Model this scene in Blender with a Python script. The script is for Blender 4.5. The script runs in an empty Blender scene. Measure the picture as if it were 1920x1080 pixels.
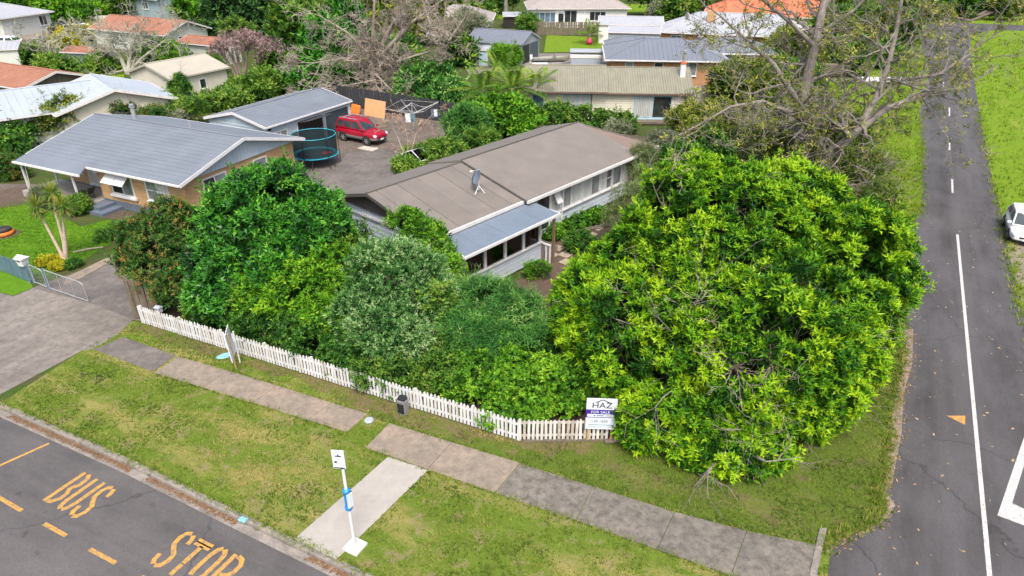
import bpy, math, random
import numpy as np
from mathutils import Vector, Matrix, Euler
R = math.radians
scene = bpy.context.scene
COL = scene.collection

# ---------------------------------------------------------------- camera, sky, sun, exposure
cam_d = bpy.data.cameras.new('camera'); cam = bpy.data.objects.new('camera', cam_d); COL.objects.link(cam)
cam.location = (0, 0, 16.0); cam.rotation_euler = (R(90 - 28.3), 0, 0)
cam_d.sensor_width = 36; cam_d.lens = 24.0; cam_d.clip_start = .1; cam_d.clip_end = 3000
scene.camera = cam
SUN_EL, SUN_AZ = 58, 172           # degrees; azimuth: compass angle the light comes from (0 = +Y, clockwise)
world = bpy.data.worlds.new('World'); scene.world = world; world.use_nodes = True
wn = world.node_tree.nodes; wl = world.node_tree.links
sky = wn.new('ShaderNodeTexSky'); sky.sky_type = 'NISHITA'; sky.sun_disc = False
sky.sun_elevation = R(SUN_EL); sky.sun_rotation = R(SUN_AZ)
sky.air_density = 1.0; sky.dust_density = 6.0; sky.ozone_density = .6
wl.new(sky.outputs[0], wn['Background'].inputs[0]); wn['Background'].inputs[1].default_value = .128
sun_d = bpy.data.lights.new('sun', 'SUN'); sun_d.energy = 1.5; sun_d.angle = R(20); sun_d.color = (1, .95, .88)
sun = bpy.data.objects.new('sun', sun_d); COL.objects.link(sun)
_az = R(SUN_AZ); _el = R(SUN_EL)
_to = Vector((math.sin(_az) * math.cos(_el), math.cos(_az) * math.cos(_el), math.sin(_el)))
sun.rotation_euler = _to.to_track_quat('Z', 'Y').to_euler(); sun.location = (0, 0, 60)
vs = scene.view_settings; vs.view_transform = 'Standard'; vs.look = 'None'; vs.exposure = 1.0; vs.gamma = 1; vs.use_curve_mapping = False

# ---------------------------------------------------------------- materials
def lin(c):
    return tuple((v / 12.92 if v <= .04045 else ((v + .055) / 1.055) ** 2.4) for v in c)
def hx(s):
    return lin(tuple(int(s[i:i + 2], 16) / 255 for i in (0, 2, 4)))
class NT:
    def __init__(s, name):
        s.m = bpy.data.materials.new(name); s.m.use_nodes = True; s.t = s.m.node_tree
        s.n = s.t.nodes; s.b = s.n['Principled BSDF']; s.out = s.n['Material Output']
    def link(s, a, b): s.t.links.new(a, b)
    def pos(s, obj=False):
        if obj: return s.n.new('ShaderNodeTexCoord').outputs['Object']
        return s.n.new('ShaderNodeNewGeometry').outputs['Position']
    def noise(s, scale, detail=4, rough=.6, vec=None, stretch=None, rot=0, obj=False):
        t = s.n.new('ShaderNodeTexNoise'); t.inputs['Scale'].default_value = scale
        t.inputs['Detail'].default_value = detail; t.inputs['Roughness'].default_value = rough
        v = vec or s.pos(obj)
        if stretch or rot:
            mp = s.n.new('ShaderNodeMapping'); mp.inputs['Rotation'].default_value = (0, 0, -rot)
            mp2 = s.n.new('ShaderNodeMapping'); mp2.inputs['Scale'].default_value = stretch or (1, 1, 1)
            s.link(v, mp.inputs[0]); s.link(mp.outputs[0], mp2.inputs[0]); v = mp2.outputs[0]
        s.link(v, t.inputs['Vector']); return t.outputs['Fac']
    def ramp(s, fac, stops):
        r = s.n.new('ShaderNodeValToRGB'); e = r.color_ramp.elements
        while len(e) < len(stops): e.new(.5)
        for i, (p, c) in enumerate(stops):
            e[i].position = p; e[i].color = (*c[:3], 1) if len(c) >= 3 else (c[0], c[0], c[0], 1)
        s.link(fac, r.inputs[0]); return r.outputs[0]
    def mix(s, fac, a, b, mode='MIX'):
        m = s.n.new('ShaderNodeMix'); m.data_type = 'RGBA'; m.blend_type = mode
        for sock, v in ((m.inputs[0], fac), (m.inputs[6], a), (m.inputs[7], b)):
            if isinstance(v, (int, float)): sock.default_value = v
            elif isinstance(v, tuple): sock.default_value = (*v[:3], 1)
            else: s.link(v, sock)
        return m.outputs[2]
    def bump(s, h, strength=.3, dist=.02):
        b = s.n.new('ShaderNodeBump'); b.inputs['Strength'].default_value = strength; b.inputs['Distance'].default_value = dist
        s.link(h, b.inputs['Height']); s.link(b.outputs[0], s.b.inputs['Normal'])
    def color(s, c):
        if isinstance(c, tuple): s.b.inputs['Base Color'].default_value = (*c[:3], 1)
        else: s.link(c, s.b.inputs['Base Color'])
    def rough(s, v): s.b.inputs['Roughness'].default_value = v
G1 = (0.,) * 3; W1 = (1.,) * 3
def scl(c, k): return tuple(min(1, v * k) for v in c)
def plain(name, c, rough=.6, var=.25, sc=3.0, metal=0, bump=0, streak=False, fine=25):
    """painted / sheet / timber surface: colour with two scales of wear"""
    t = NT(name)
    n1 = t.noise(sc, 5, .65, stretch=(1, 1, .25) if streak else None, obj=False)
    n2 = t.noise(fine, 3, .6)
    c1 = t.mix(t.ramp(n1, [(.3, G1), (.7, W1)]), scl(c, 1 - var), scl(c, 1 + var * .5))
    c2 = t.mix(t.ramp(n2, [(.35, (.0,) * 3), (.75, (.35,) * 3)]), c1, scl(c, 1 - var * 1.2))
    t.color(c2); t.rough(rough); t.b.inputs['Metallic'].default_value = metal
    if bump: t.bump(n2, bump, .01)
    return t.m
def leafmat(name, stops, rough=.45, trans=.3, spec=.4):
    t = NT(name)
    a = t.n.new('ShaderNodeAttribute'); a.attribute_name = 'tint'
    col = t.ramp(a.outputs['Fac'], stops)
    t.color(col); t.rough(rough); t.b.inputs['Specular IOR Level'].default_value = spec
    tr = t.n.new('ShaderNodeBsdfTranslucent'); t.link(t.mix(1.0, col, (1., 1., .45), 'MULTIPLY'), tr.inputs[0])
    ms = t.n.new('ShaderNodeMixShader'); ms.inputs[0].default_value = trans
    t.link(t.b.outputs[0], ms.inputs[1]); t.link(tr.outputs[0], ms.inputs[2]); t.link(ms.outputs[0], t.out.inputs[0])
    return t.m
def asphalt(name, c, seed=0, rot=0, var=.35):
    t = NT(name)
    big = t.noise(.9, 3, .55, stretch=(.05, 1, 1), rot=rot); mid = t.noise(.55, 6, .72, stretch=(.45, 1, 1), rot=rot); blot = t.noise(1.7, 4, .6); fine = t.noise(28, 2, .7); agg = t.noise(90, 2, .5)
    c1 = t.mix(t.ramp(big, [(.3, G1), (.7, W1)]), scl(c, 1 - var), scl(c, 1 + var))
    c2 = t.mix(t.ramp(mid, [(.40, G1), (.68, (.75,) * 3)]), c1, scl(c, 1.75))
    c3 = t.mix(t.ramp(fine, [(.35, (.45,) * 3), (.6, G1)]), c2, scl(c, .55))
    c3 = t.mix(t.ramp(blot, [(.66, G1), (.72, (.6,) * 3)]), c3, scl(c, .5))
    vo = t.n.new('ShaderNodeTexVoronoi'); vo.feature = 'DISTANCE_TO_EDGE'; vo.inputs['Scale'].default_value = .16
    wv = t.n.new('ShaderNodeVectorMath'); wv.operation = 'ADD'; nz = t.n.new('ShaderNodeTexNoise'); nz.inputs['Scale'].default_value = 1.1; nz.inputs['Detail'].default_value = 5; t.link(t.pos(), nz.inputs['Vector']); t.link(t.pos(), wv.inputs[0]); t.link(nz.outputs['Color'], wv.inputs[1]); t.link(wv.outputs[0], vo.inputs['Vector'])
    c3 = t.mix(t.ramp(vo.outputs['Distance'], [(.0, (.7,) * 3), (.006, G1)]), c3, scl(c, .4))
    c4 = t.mix(t.ramp(agg, [(.6, G1), (.75, (.5,) * 3)]), c3, scl(c, 2.2))
    t.color(c4); t.rough(.9); t.bump(agg, .35, .01); return t.m
def concrete(name, c, warm, stain=.5, rot=0):
    t = NT(name)
    big = t.noise(.6, 4, .65, stretch=(.3, 1, 1) if rot else None, rot=rot); mid = t.noise(2.8, 8, .8); lich = t.noise(9, 6, .8); fine = t.noise(40, 3, .6)
    c1 = t.mix(t.ramp(big, [(.35, G1), (.65, W1)]), c, warm)
    c2 = t.mix(t.ramp(mid, [(.36, (stain,) * 3), (.6, G1)]), c1, scl(c, .42))
    c3 = t.mix(t.ramp(lich, [(.55, G1), (.7, (.45 * stain + .1,) * 3)]), c2, scl(c, 1.35))
    c4 = t.mix(t.ramp(fine, [(.35, (.35,) * 3), (.55, G1)]), c3, scl(c, .5))
    t.color(c4); t.rough(.92); t.bump(fine, .3, .008); return t.m
def turf(name, lush, olive, straw, soil, dry=.5, bare=.62, rot=0, sc=1.0, band=None):
    t = NT(name)
    big = t.noise(.55 * sc, 5, .68, stretch=(.35, 1, 1), rot=rot); mid = t.noise(2.6 * sc, 5, .7); fine = t.noise(22, 4, .75); sp = t.noise(70, 2, .6)
    c1 = t.mix(t.ramp(mid, [(.33, G1), (.66, W1)]), olive, lush)
    c2 = t.mix(t.ramp(big, [(dry, G1), (dry + .14, (.75,) * 3)]), c1, straw)
    m = t.n.new('ShaderNodeMath'); m.operation = 'MULTIPLY'; t.link(t.noise(1.3 * sc, 6, .75), m.inputs[0]); m.inputs[1].default_value = 1.0
    c3 = t.mix(t.ramp(m.outputs[0], [(bare, G1), (bare + .08, (.8,) * 3)]), c2, soil)
    c4 = t.mix(t.ramp(fine, [(.3, (.75,) * 3), (.55, G1)]), c3, scl(olive, .45))
    c5 = t.mix(t.ramp(sp, [(.58, G1), (.75, (.5,) * 3)]), c4, scl(lush, 1.5))
    t.color(c5); t.rough(.95); t.bump(fine, .6, .05); t.b.inputs['Specular IOR Level'].default_value = .1
    return t.m
M = {}
M['asphalt_street'] = asphalt('asphalt_street', (.080, .076, .077), rot=R(-26.5), var=.45)
M['asphalt_side'] = asphalt('asphalt_side', (.060, .058, .062), rot=R(62), var=.5)
M['asphalt_drive'] = concrete('asphalt_drive', (.115, .105, .10), (.20, .175, .16), .55)
M['yard_dirt'] = concrete('yard_dirt', (.12, .095, .08), (.20, .165, .14), .75)
M['conc_path'] = concrete('conc_path', (.23, .20, .165), (.32, .255, .20), .65)
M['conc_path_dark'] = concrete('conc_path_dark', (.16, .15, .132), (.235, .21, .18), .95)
M['conc_apron'] = concrete('conc_apron', (.155, .14, .125), (.27, .245, .22), .6, rot=R(62))
M['conc_pad'] = concrete('conc_pad', (.34, .325, .30), (.40, .375, .34), .2)
M['conc_kerb'] = concrete('conc_kerb', (.24, .22, .20), (.30, .27, .24), .8)
M['gravel'] = concrete('gravel', (.23, .195, .165), (.31, .26, .215), .7)
M['paver'] = concrete('paver', (.36, .31, .24), (.40, .33, .27), .4)
M['turf_verge'] = turf('turf_verge', (.125, .205, .024), (.105, .135, .024), (.31, .26, .10), (.25, .185, .115), .47, .54, R(-25))
M['turf_shade'] = turf('turf_shade', (.10, .165, .02), (.08, .10, .022), (.17, .155, .06), (.13, .095, .06), .52, .54, R(-25))  # verge turf repeated in darker tones; tree shade painted into the colour
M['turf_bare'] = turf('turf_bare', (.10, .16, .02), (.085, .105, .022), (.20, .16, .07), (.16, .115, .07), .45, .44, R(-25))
M['turf_lawn'] = turf('turf_lawn', (.105, .24, .012), (.075, .17, .012), (.16, .26, .025), (.16, .20, .045), .6, .68, 0)
M['turf_right'] = turf('turf_right', (.165, .265, .018), (.115, .195, .016), (.27, .28, .07), (.26, .22, .10), .60, .68, R(62), .6)
M['ground'] = turf('ground_mat', (.06, .12, .018), (.045, .075, .016), (.11, .10, .045), (.085, .068, .045), .5, .48)
M['soil'] = concrete('soil', (.10, .07, .05), (.13, .09, .065), .7)
M['litter'] = leafmat('litter', [(0, (.10, .055, .03)), (.5, (.24, .14, .075)), (1, (.40, .30, .18))], .8, .1, .1)
M['blade'] = leafmat('blade', [(0, (.04, .075, .008)), (.4, (.105, .185, .015)), (.72, (.20, .275, .032)), (1, (.36, .29, .12))], .7, .25, .15)
M['blade_lush'] = leafmat('blade_lush', [(0, (.06, .145, .008)), (.5, (.11, .24, .012)), (.85, (.17, .31, .022)), (1, (.30, .33, .09))], .7, .25, .15)
M['blade_right'] = leafmat('blade_right', [(0, (.085, .165, .012)), (.4, (.145, .25, .016)), (.75, (.22, .32, .03)), (1, (.36, .33, .11))], .7, .25, .15)
def paintmark(name, c, wear):
    t = NT(name); n = t.noise(9, 6, .8); n2 = t.noise(45, 3, .7)
    c1 = t.mix(t.ramp(n, [(wear, G1), (wear + .16, (.75,) * 3)]), c, (.12, .11, .10))
    t.color(t.mix(t.ramp(n2, [(.3, (.5,) * 3), (.5, G1)]), c1, scl(c, .6))); t.rough(.75); return t.m
M['mark_yellow'] = paintmark('mark_yellow', (.52, .28, .05), .44)
M['mark_white'] = paintmark('mark_white', (.50, .50, .49), .50)
M['white_paint'] = plain('white_paint', (.66, .67, .69), .5, .12, 2.5, streak=True)
M['white_aged'] = plain('white_aged', (.66, .65, .63), .7, .35, 5, streak=True, fine=14)
M['white_worn'] = plain('white_worn', (.52, .48, .42), .8, .5, 8, fine=18)
M['board_pale'] = plain('board_pale', (.45, .51, .575), .55, .10, 1.5, streak=True)
M['board_blue'] = plain('board_blue', (.42, .51, .58), .55, .10, 1.2, streak=True)
M['roof_brown'] = plain('roof_brown', (.185, .166, .147), .6, .16, .8, fine=6)
M['roof_brown2'] = plain('roof_brown2', (.172, .153, .135), .6, .16, .8, fine=6)
M['roof_hip'] = plain('roof_hip', (.20, .15, .125), .7, .15, 1.5)
M['roof_sun'] = plain('roof_sun', (.145, .185, .235), .5, .12, .7, streak=False, fine=5)
M['roof_grey'] = plain('roof_grey', (.165, .19, .225), .55, .16, .6, fine=8)
M['roof_grey2'] = plain('roof_grey2', (.15, .17, .21), .5, .08, .6)
M['roof_pale'] = plain('roof_pale', (.33, .38, .44), .5, .08, .5)
M['roof_white'] = plain('roof_white', (.34, .36, .40), .5, .12, .5)
M['roof_tan'] = plain('roof_tan', (.22, .215, .165), .7, .18, 1.2, streak=False)
M['roof_rust'] = plain('roof_rust', (.30, .135, .085), .75, .2, .8)
M['roof_orange'] = plain('roof_orange', (.62, .17, .08), .8, .3, .8)
M['roof_beige'] = plain('roof_beige', (.38, .36, .30), .7, .1, .6)
M['roof_greybrown'] = plain('roof_greybrown', (.30, .27, .26), .75, .12, .6)
M['fascia_white'] = plain('fascia_white', (.62, .61, .60), .6, .12, 3)
M['flash_dark'] = plain('flash_dark', (.09, .085, .08), .6, .2, 3)
M['gutter_brown'] = plain('gutter_brown', (.16, .10, .08), .6, .2, 3)
M['wall_cream'] = plain('wall_cream', (.60, .58, .48), .7, .1, 1.5, streak=True)
M['wall_white'] = plain('wall_white', (.72, .72, .70), .7, .08, 1, streak=True)
M['wall_grey'] = plain('wall_grey', (.27, .30, .34), .6, .08, 1)
M['wall_greygreen'] = plain('wall_greygreen', (.55, .58, .54), .7, .08, 1)
M['wall_blue'] = plain('wall_blue', (.26, .35, .38), .7, .1, 1)
M['plinth'] = plain('plinth', (.11, .14, .19), .8, .2, 2)
M['trim_blue'] = plain('trim_blue', (.34, .50, .58), .6, .1, 3)
M['steel_dark'] = plain('steel_dark', (.055, .085, .10), .5, .12, 3)
M['fence_blue'] = plain('fence_blue', (.11, .19, .24), .7, .3, 3, streak=True)
M['fence_black'] = plain('fence_black', (.04, .042, .05), .8, .35, 3, streak=True)
M['timber_grey'] = plain('timber_grey', (.16, .135, .10), .85, .4, 5, streak=True, bump=.2)
M['timber_pale'] = plain('timber_pale', (.45, .30, .16), .75, .2, 6, streak=True)
M['timber_post'] = plain('timber_post', (.17, .12, .07), .8, .25, 6, streak=True)
M['ply'] = plain('ply', (.56, .33, .16), .75, .08, 2)
M['metal'] = plain('metal', (.48, .49, .50), .4, .15, 5, .5)
M['metal_white'] = plain('metal_white', (.72, .73, .75), .35, .08, 5)
M['black'] = plain('black', (.018, .019, .022), .55, .2, 5)
M['rubber'] = plain('rubber', (.022, .022, .024), .8, .2, 8)
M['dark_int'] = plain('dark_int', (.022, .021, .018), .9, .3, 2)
M['tramp_blue'] = plain('tramp_blue', (.03, .42, .55), .5, .1, 3)
M['red_paint'] = plain('red_paint', (.29, .007, .022), .25, .08, 1)
M['car_white'] = plain('car_white', (.78, .79, .81), .22, .04, 1)
M['car_grey'] = plain('car_grey', (.20, .205, .21), .4, .1, 2)
M['car_black'] = plain('car_black', (.02, .022, .026), .25, .1, 2)
M['blue_plastic'] = plain('blue_plastic', (.01, .22, .62), .4, .1, 3)
M['sky_blue'] = plain('sky_blue', (.22, .46, .58), .6, .2, 6)
M['orange'] = plain('orange', (.75, .17, .02), .55, .15, 4)
M['pink'] = plain('pink', (.62, .04, .12), .6, .15, 4)
M['purple'] = plain('purple', (.055, .02, .28), .45, .1, 3)
M['sign_white'] = plain('sign_white', (.66, .72, .82), .4, .05, 3)
M['ink'] = plain('ink', (.015, .015, .03), .5, .1, 3)
M['curtain'] = plain('curtain', (.50, .53, .52), .8, .25, 4, streak=True)
M['bark'] = plain('bark', (.16, .13, .11), .9, .4, 6, bump=.4)
M['bark_grey'] = plain('bark_grey', (.25, .225, .205), .9, .45, 5, bump=.4)
M['bark_pale'] = plain('bark_pale', (.36, .31, .26), .9, .4, 6)
M['bark_twig'] = plain('bark_twig', (.36, .31, .27), .9, .35, 6)
M['bark_green'] = plain('bark_green', (.36, .36, .29), .9, .4, 6)
M['cabbage_trunk'] = plain('cabbage_trunk', (.50, .40, .31), .85, .35, 8)
def brickmat(name, a, b, mortar):
    t = NT(name); br = t.n.new('ShaderNodeTexBrick')
    tc = t.n.new('ShaderNodeTexCoord'); sx = t.n.new('ShaderNodeSeparateXYZ'); t.link(tc.outputs['Object'], sx.inputs[0])
    ad = t.n.new('ShaderNodeMath'); ad.operation = 'ADD'; t.link(sx.outputs[0], ad.inputs[0]); t.link(sx.outputs[1], ad.inputs[1])
    cb = t.n.new('ShaderNodeCombineXYZ'); t.link(ad.outputs[0], cb.inputs[0]); t.link(sx.outputs[2], cb.inputs[1]); t.link(cb.outputs[0], br.inputs[0])
    br.inputs['Scale'].default_value = 1; br.inputs['Brick Width'].default_value = .46; br.inputs['Row Height'].default_value = .155
    br.inputs['Mortar Size'].default_value = .012; br.inputs['Bias'].default_value = -.3
    br.inputs['Color1'].default_value = (*a, 1); br.inputs['Color2'].default_value = (*b, 1); br.inputs['Mortar'].default_value = (*mortar, 1)
    n = t.noise(1.2, 4, .6)
    t.color(t.mix(t.ramp(n, [(.3, G1), (.8, (.4,) * 3)]), br.outputs[0], scl(b, .75))); t.rough(.85); t.bump(br.outputs['Fac'], -.4, .01); return t.m
M['brick'] = brickmat('brick', (.50, .33, .17), (.36, .215, .10), (.44, .32, .19))
M['brick_red'] = brickmat('brick_red', (.46, .24, .12), (.34, .17, .085), (.38, .25, .15))
def glassmat(name, c, rough=.06):
    t = NT(name); n = t.noise(1.1, 3, .6)
    t.color(t.mix(t.ramp(n, [(.35, G1), (.7, W1)]), scl(c, .6), scl(c, 1.5))); t.rough(rough); t.b.inputs['Specular IOR Level'].default_value = .7
    return t.m
M['glass_dark'] = glassmat('glass_dark', (.03, .035, .035))
M['glass_mid'] = glassmat('glass_mid', (.19, .22, .23))
M['glass_blue'] = glassmat('glass_blue', (.10, .16, .22))
M['glass_car'] = glassmat('glass_car', (.035, .05, .055), .04)
def clearglass(name):
    t = NT(name); gl = t.n.new('ShaderNodeBsdfGlossy'); gl.inputs['Roughness'].default_value = .03
    tp = t.n.new('ShaderNodeBsdfTransparent'); tp.inputs[0].default_value = (.75, .80, .78, 1)
    fr = t.n.new('ShaderNodeFresnel'); fr.inputs[0].default_value = 1.5
    ms = t.n.new('ShaderNodeMixShader'); t.link(fr.outputs[0], ms.inputs[0]); t.link(tp.outputs[0], ms.inputs[1]); t.link(gl.outputs[0], ms.inputs[2]); t.link(ms.outputs[0], t.out.inputs[0])
    return t.m
M['glass_clear'] = clearglass('glass_clear')
def netmat(name):
    t = NT(name); tp = t.n.new('ShaderNodeBsdfTransparent'); ms = t.n.new('ShaderNodeMixShader'); ms.inputs[0].default_value = .86
    t.color((.004, .02, .026)); t.rough(.8); t.link(tp.outputs[0], ms.inputs[1]); t.link(t.b.outputs[0], ms.inputs[2]); t.link(ms.outputs[0], t.out.inputs[0]); return t.m
M['net'] = netmat('net')

# ---------------------------------------------------------------- mesh helpers
class MB:
    def __init__(s): s.v = []; s.f = []; s.mi = []
    def add(s, vs, fs, mi=0):
        o = len(s.v); s.v.extend([tuple(p) for p in vs]); s.f.extend([tuple(i + o for i in f) for f in fs]); s.mi.extend([mi] * len(fs)); return s
    def box(s, x0, x1, y0, y1, z0, z1, mi=0):
        return s.add([(x0, y0, z0), (x1, y0, z0), (x1, y1, z0), (x0, y1, z0), (x0, y0, z1), (x1, y0, z1), (x1, y1, z1), (x0, y1, z1)],
                     [(0, 3, 2, 1), (4, 5, 6, 7), (0, 1, 5, 4), (1, 2, 6, 5), (2, 3, 7, 6), (3, 0, 4, 7)], mi)
    def obox(s, c, size, rot=(0, 0, 0), mi=0):
        m = Matrix.Translation(c) @ Euler(rot).to_matrix().to_4x4(); a, b, d = (q / 2 for q in size)
        vs = [m @ Vector(p) for p in ((-a, -b, -d), (a, -b, -d), (a, b, -d), (-a, b, -d), (-a, -b, d), (a, -b, d), (a, b, d), (-a, b, d))]
        return s.add(vs, [(0, 3, 2, 1), (4, 5, 6, 7), (0, 1, 5, 4), (1, 2, 6, 5), (2, 3, 7, 6), (3, 0, 4, 7)], mi)
    def prism(s, poly, z0, z1, mi=0):
        n = len(poly)
        a = sum(poly[i][0] * poly[(i + 1) % n][1] - poly[(i + 1) % n][0] * poly[i][1] for i in range(n))
        if a < 0: poly = poly[::-1]
        vs = [(p[0], p[1], z0) for p in poly] + [(p[0], p[1], z1) for p in poly]
        fs = [tuple(range(n - 1, -1, -1)), tuple(range(n, 2 * n))] + [(i, (i + 1) % n, n + (i + 1) % n, n + i) for i in range(n)]
        return s.add(vs, fs, mi)
    def sheet(s, poly, z, mi=0):
        n = len(poly); a = sum(poly[i][0] * poly[(i + 1) % n][1] - poly[(i + 1) % n][0] * poly[i][1] for i in range(n))
        if a < 0: poly = poly[::-1]
        return s.add([(p[0], p[1], z) for p in poly], [tuple(range(n))], mi)
    def tube(s, pts, rad, n=6, mi=0, caps=True):
        pts = [Vector(p) for p in pts]; o = len(s.v); k = len(pts)
        if not isinstance(rad, (list, tuple)): rad = [rad] * k
        u = None
        for i, p in enumerate(pts):
            d = (pts[min(i + 1, k - 1)] - pts[max(i - 1, 0)]).normalized()
            if u is None: u = d.orthogonal().normalized()
            u = (u - d * u.dot(d)); u = u.normalized() if u.length > 1e-6 else d.orthogonal().normalized()
            w = d.cross(u)
            for j in range(n):
                a = 2 * math.pi * j / n; q = p + (u * math.cos(a) + w * math.sin(a)) * rad[i]; s.v.append(tuple(q))
        for i in range(k - 1):
            for j in range(n):
                s.f.append((o + i * n + j, o + i * n + (j + 1) % n, o + (i + 1) * n + (j + 1) % n, o + (i + 1) * n + j)); s.mi.append(mi)
        if caps:
            s.f.append(tuple(o + j for j in range(n - 1, -1, -1))); s.mi.append(mi)
            s.f.append(tuple(o + (k - 1) * n + j for j in range(n))); s.mi.append(mi)
        return s
    def lathe(s, prof, n=16, c=(0, 0, 0), mi=0, ring=False):
        if ring: prof = list(prof) + [prof[0]]
        o = len(s.v); k = len(prof)
        for r_, z in prof:
            for j in range(n):
                a = 2 * math.pi * j / n; s.v.append((c[0] + r_ * math.cos(a), c[1] + r_ * math.sin(a), c[2] + z))
        for i in range(k - 1):
            for j in range(n):
                s.f.append((o + i * n + j, o + i * n + (j + 1) % n, o + (i + 1) * n + (j + 1) % n, o + (i + 1) * n + j)); s.mi.append(mi)
        if not ring: s.f.append(tuple(o + j for j in range(n - 1, -1, -1))); s.mi.append(mi); s.f.append(tuple(o + (k - 1) * n + j for j in range(n))); s.mi.append(mi)
        return s
    def mesh(s, name, mats):
        m = bpy.data.meshes.new(name); m.from_pydata(s.v, [], s.f)
        for q in (mats if isinstance(mats, (list, tuple)) else [mats]): m.materials.append(M[q])
        if any(s.mi): m.polygons.foreach_set('material_index', s.mi)
        m.update(); return m
    def build(s, name, mats, parent=None, loc=(0, 0, 0), rz=0, smooth=False, bevel=0, rot=None):
        m = s.mesh(name, mats)
        if smooth: m.polygons.foreach_set('use_smooth', [True] * len(m.polygons))
        o = bpy.data.objects.new(name, m); COL.objects.link(o); o.parent = parent; o.location = loc; o.rotation_euler = rot or (0, 0, rz)
        if bevel:
            b = o.modifiers.new('bevel', 'BEVEL'); b.width = bevel; b.segments = 2; b.limit_method = 'ANGLE'
        return o
def put(name, mesh, parent=None, loc=(0, 0, 0), rot=(0, 0, 0), scale=(1, 1, 1)):
    o = bpy.data.objects.new(name, mesh); COL.objects.link(o); o.parent = parent; o.location = loc; o.rotation_euler = rot; o.scale = scale; return o
def tag(o, label, cat, group=None):
    o['label'] = label; o['category'] = cat
    if group: o['group'] = group
    return o
def thing(name, label, cat, loc=(0, 0, 0), rz=0, group=None):
    o = bpy.data.objects.new(name, None); COL.objects.link(o); o.empty_display_size = .3
    if len(loc) == 2: loc = (*loc, 0)
    o.location = loc; o.rotation_euler = (0, 0, rz); return tag(o, label, cat, group)
def struct(o): o['kind'] = 'structure'; return o
def stuff(o): o['kind'] = 'stuff'; return o
def lerp(a, b, t): return tuple(p + (q - p) * t for p, q in zip(a, b))

# ---------------------------------------------------------------- ground, roads, paths
KERB = [(-140, 81), (-25.42, 23.24), (-19.29, 20.60), (-12.72, 17.43), (-7.75, 14.84), (-3.92, 12.88), (7.0, 7.4), (60, -18.6)]
def offset(pl, d):
    out = []
    for i, p in enumerate(pl):
        a = Vector(pl[max(i - 1, 0)]); b = Vector(pl[min(i + 1, len(pl) - 1)]); t = (b - a).normalized()
        out.append((p[0] + t.y * d, p[1] - t.x * d))           # to the right of travel = street side
    return out
def sweep(name, pl, prof, mat, kind=True):
    mb = MB(); rows = [offset(pl, d) for d, z in prof]; n = len(pl); k = len(prof)
    vs = [(rows[j][i][0], rows[j][i][1], prof[j][1]) for i in range(n) for j in range(k)]
    fs = [(i * k + j, i * k + j + 1, (i + 1) * k + j + 1, (i + 1) * k + j) for i in range(n - 1) for j in range(k - 1)]
    o = mb.add(vs, fs).build(name, mat); return struct(o) if kind else o
g = MB().sheet(KERB + [(400, -18.6), (400, 900), (-500, 900), (-500, 81)], 0).build('ground', 'ground'); struct(g)
street = struct(MB().sheet(offset(KERB, .42) + [(60, -90), (-140, -90)], -.125).build('street', 'asphalt_street'))
sweep('kerb', KERB, [(-.06, .0), (-.02, .022), (0, .024), (.13, .02), (.155, -.005), (.165, -.11)], 'conc_kerb')
sweep('gutter', KERB, [(.165, -.118), (.30, -.122), (.43, -.114), (.45, -.14)], 'conc_kerb')
VERGE = [(-19.25, 20.54), (-12.70, 17.38), (-7.73, 14.80), (-3.91, 12.84), (7.0, 7.5), (9.3, 9.5), (8.75, 12.88), (9.43, 14.04), (10.12, 14.37), (10.89, 14.68), (11.32, 14.99), (11.71, 15.53), (11.77, 15.93), (12.10, 16.33),
         (12.48, 16.93), (13.14, 18.04), (14.18, 19.82), (15.37, 21.78), (16.66, 24.03), (18.70, 28.63), (12.76, 25.73), (4.26, 19.51), (3.26, 18.45), (0.28, 18.42), (-4.05, 20.12), (-10.84, 23.55), (-16.67, 26.41), (-17.18, 26.55), (-18.14, 24.15)]
struct(MB().sheet(VERGE, .004).build('grass_verge', 'turf_verge'))
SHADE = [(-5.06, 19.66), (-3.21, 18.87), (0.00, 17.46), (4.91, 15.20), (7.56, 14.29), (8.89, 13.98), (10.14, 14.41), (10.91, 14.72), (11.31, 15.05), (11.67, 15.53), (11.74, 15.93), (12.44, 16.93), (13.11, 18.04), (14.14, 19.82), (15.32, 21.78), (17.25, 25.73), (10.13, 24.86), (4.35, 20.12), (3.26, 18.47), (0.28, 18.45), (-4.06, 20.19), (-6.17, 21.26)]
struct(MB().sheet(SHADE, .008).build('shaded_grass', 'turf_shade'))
LAWN = [(-33.88, 36.99), (-32.66, 40.84), (-31.66, 41.68), (-28.02, 39.31), (-25.63, 37.39), (-24.45, 38.46), (-22.79, 37.39), (-22.49, 35.69), (-22.96, 32.58), (-24.15, 30.39), (-27.46, 32.97), (-33.31, 36.22)]
struct(MB().sheet(LAWN, .006).build('lawn', 'turf_lawn'))
struct(MB().sheet([(-31.69, 34.05), (-26.87, 32.08), (-24.06, 30.17), (-23.68, 29.72), (-24.16, 28.95), (-25.02, 29.28), (-27.67, 28.63)], .006).build('lawn_strip', 'turf_lawn'))
RIGHT = [(78.72, 126.03), (69.30, 109.21), (54.35, 82.73), (44.12, 64.52), (39.30, 55.94), (33.17, 44.84), (30.62, 39.93), (27.29, 34.05), (25.15, 30.00), (23.60, 27.12), (19.72, 19.22), (60, 5), (160, 60), (200, 170), (104.44, 138.80), (90.25, 138.80)]
struct(MB().sheet(RIGHT, .005).build('roadside_grass', 'turf_right'))
LEFTV = [(71.77, 127.41), (59.01, 103.22), (51.82, 87.73), (47.37, 79.68), (38.49, 64.52), (33.25, 54.40), (31.46, 50.86), (26.24, 41.12), (24.76, 39.05), (22.97, 36.99), (20.97, 36.22), (22.75, 46.51), (28.03, 61.05), (40.50, 89.52), (59.07, 117.66)]
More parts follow.
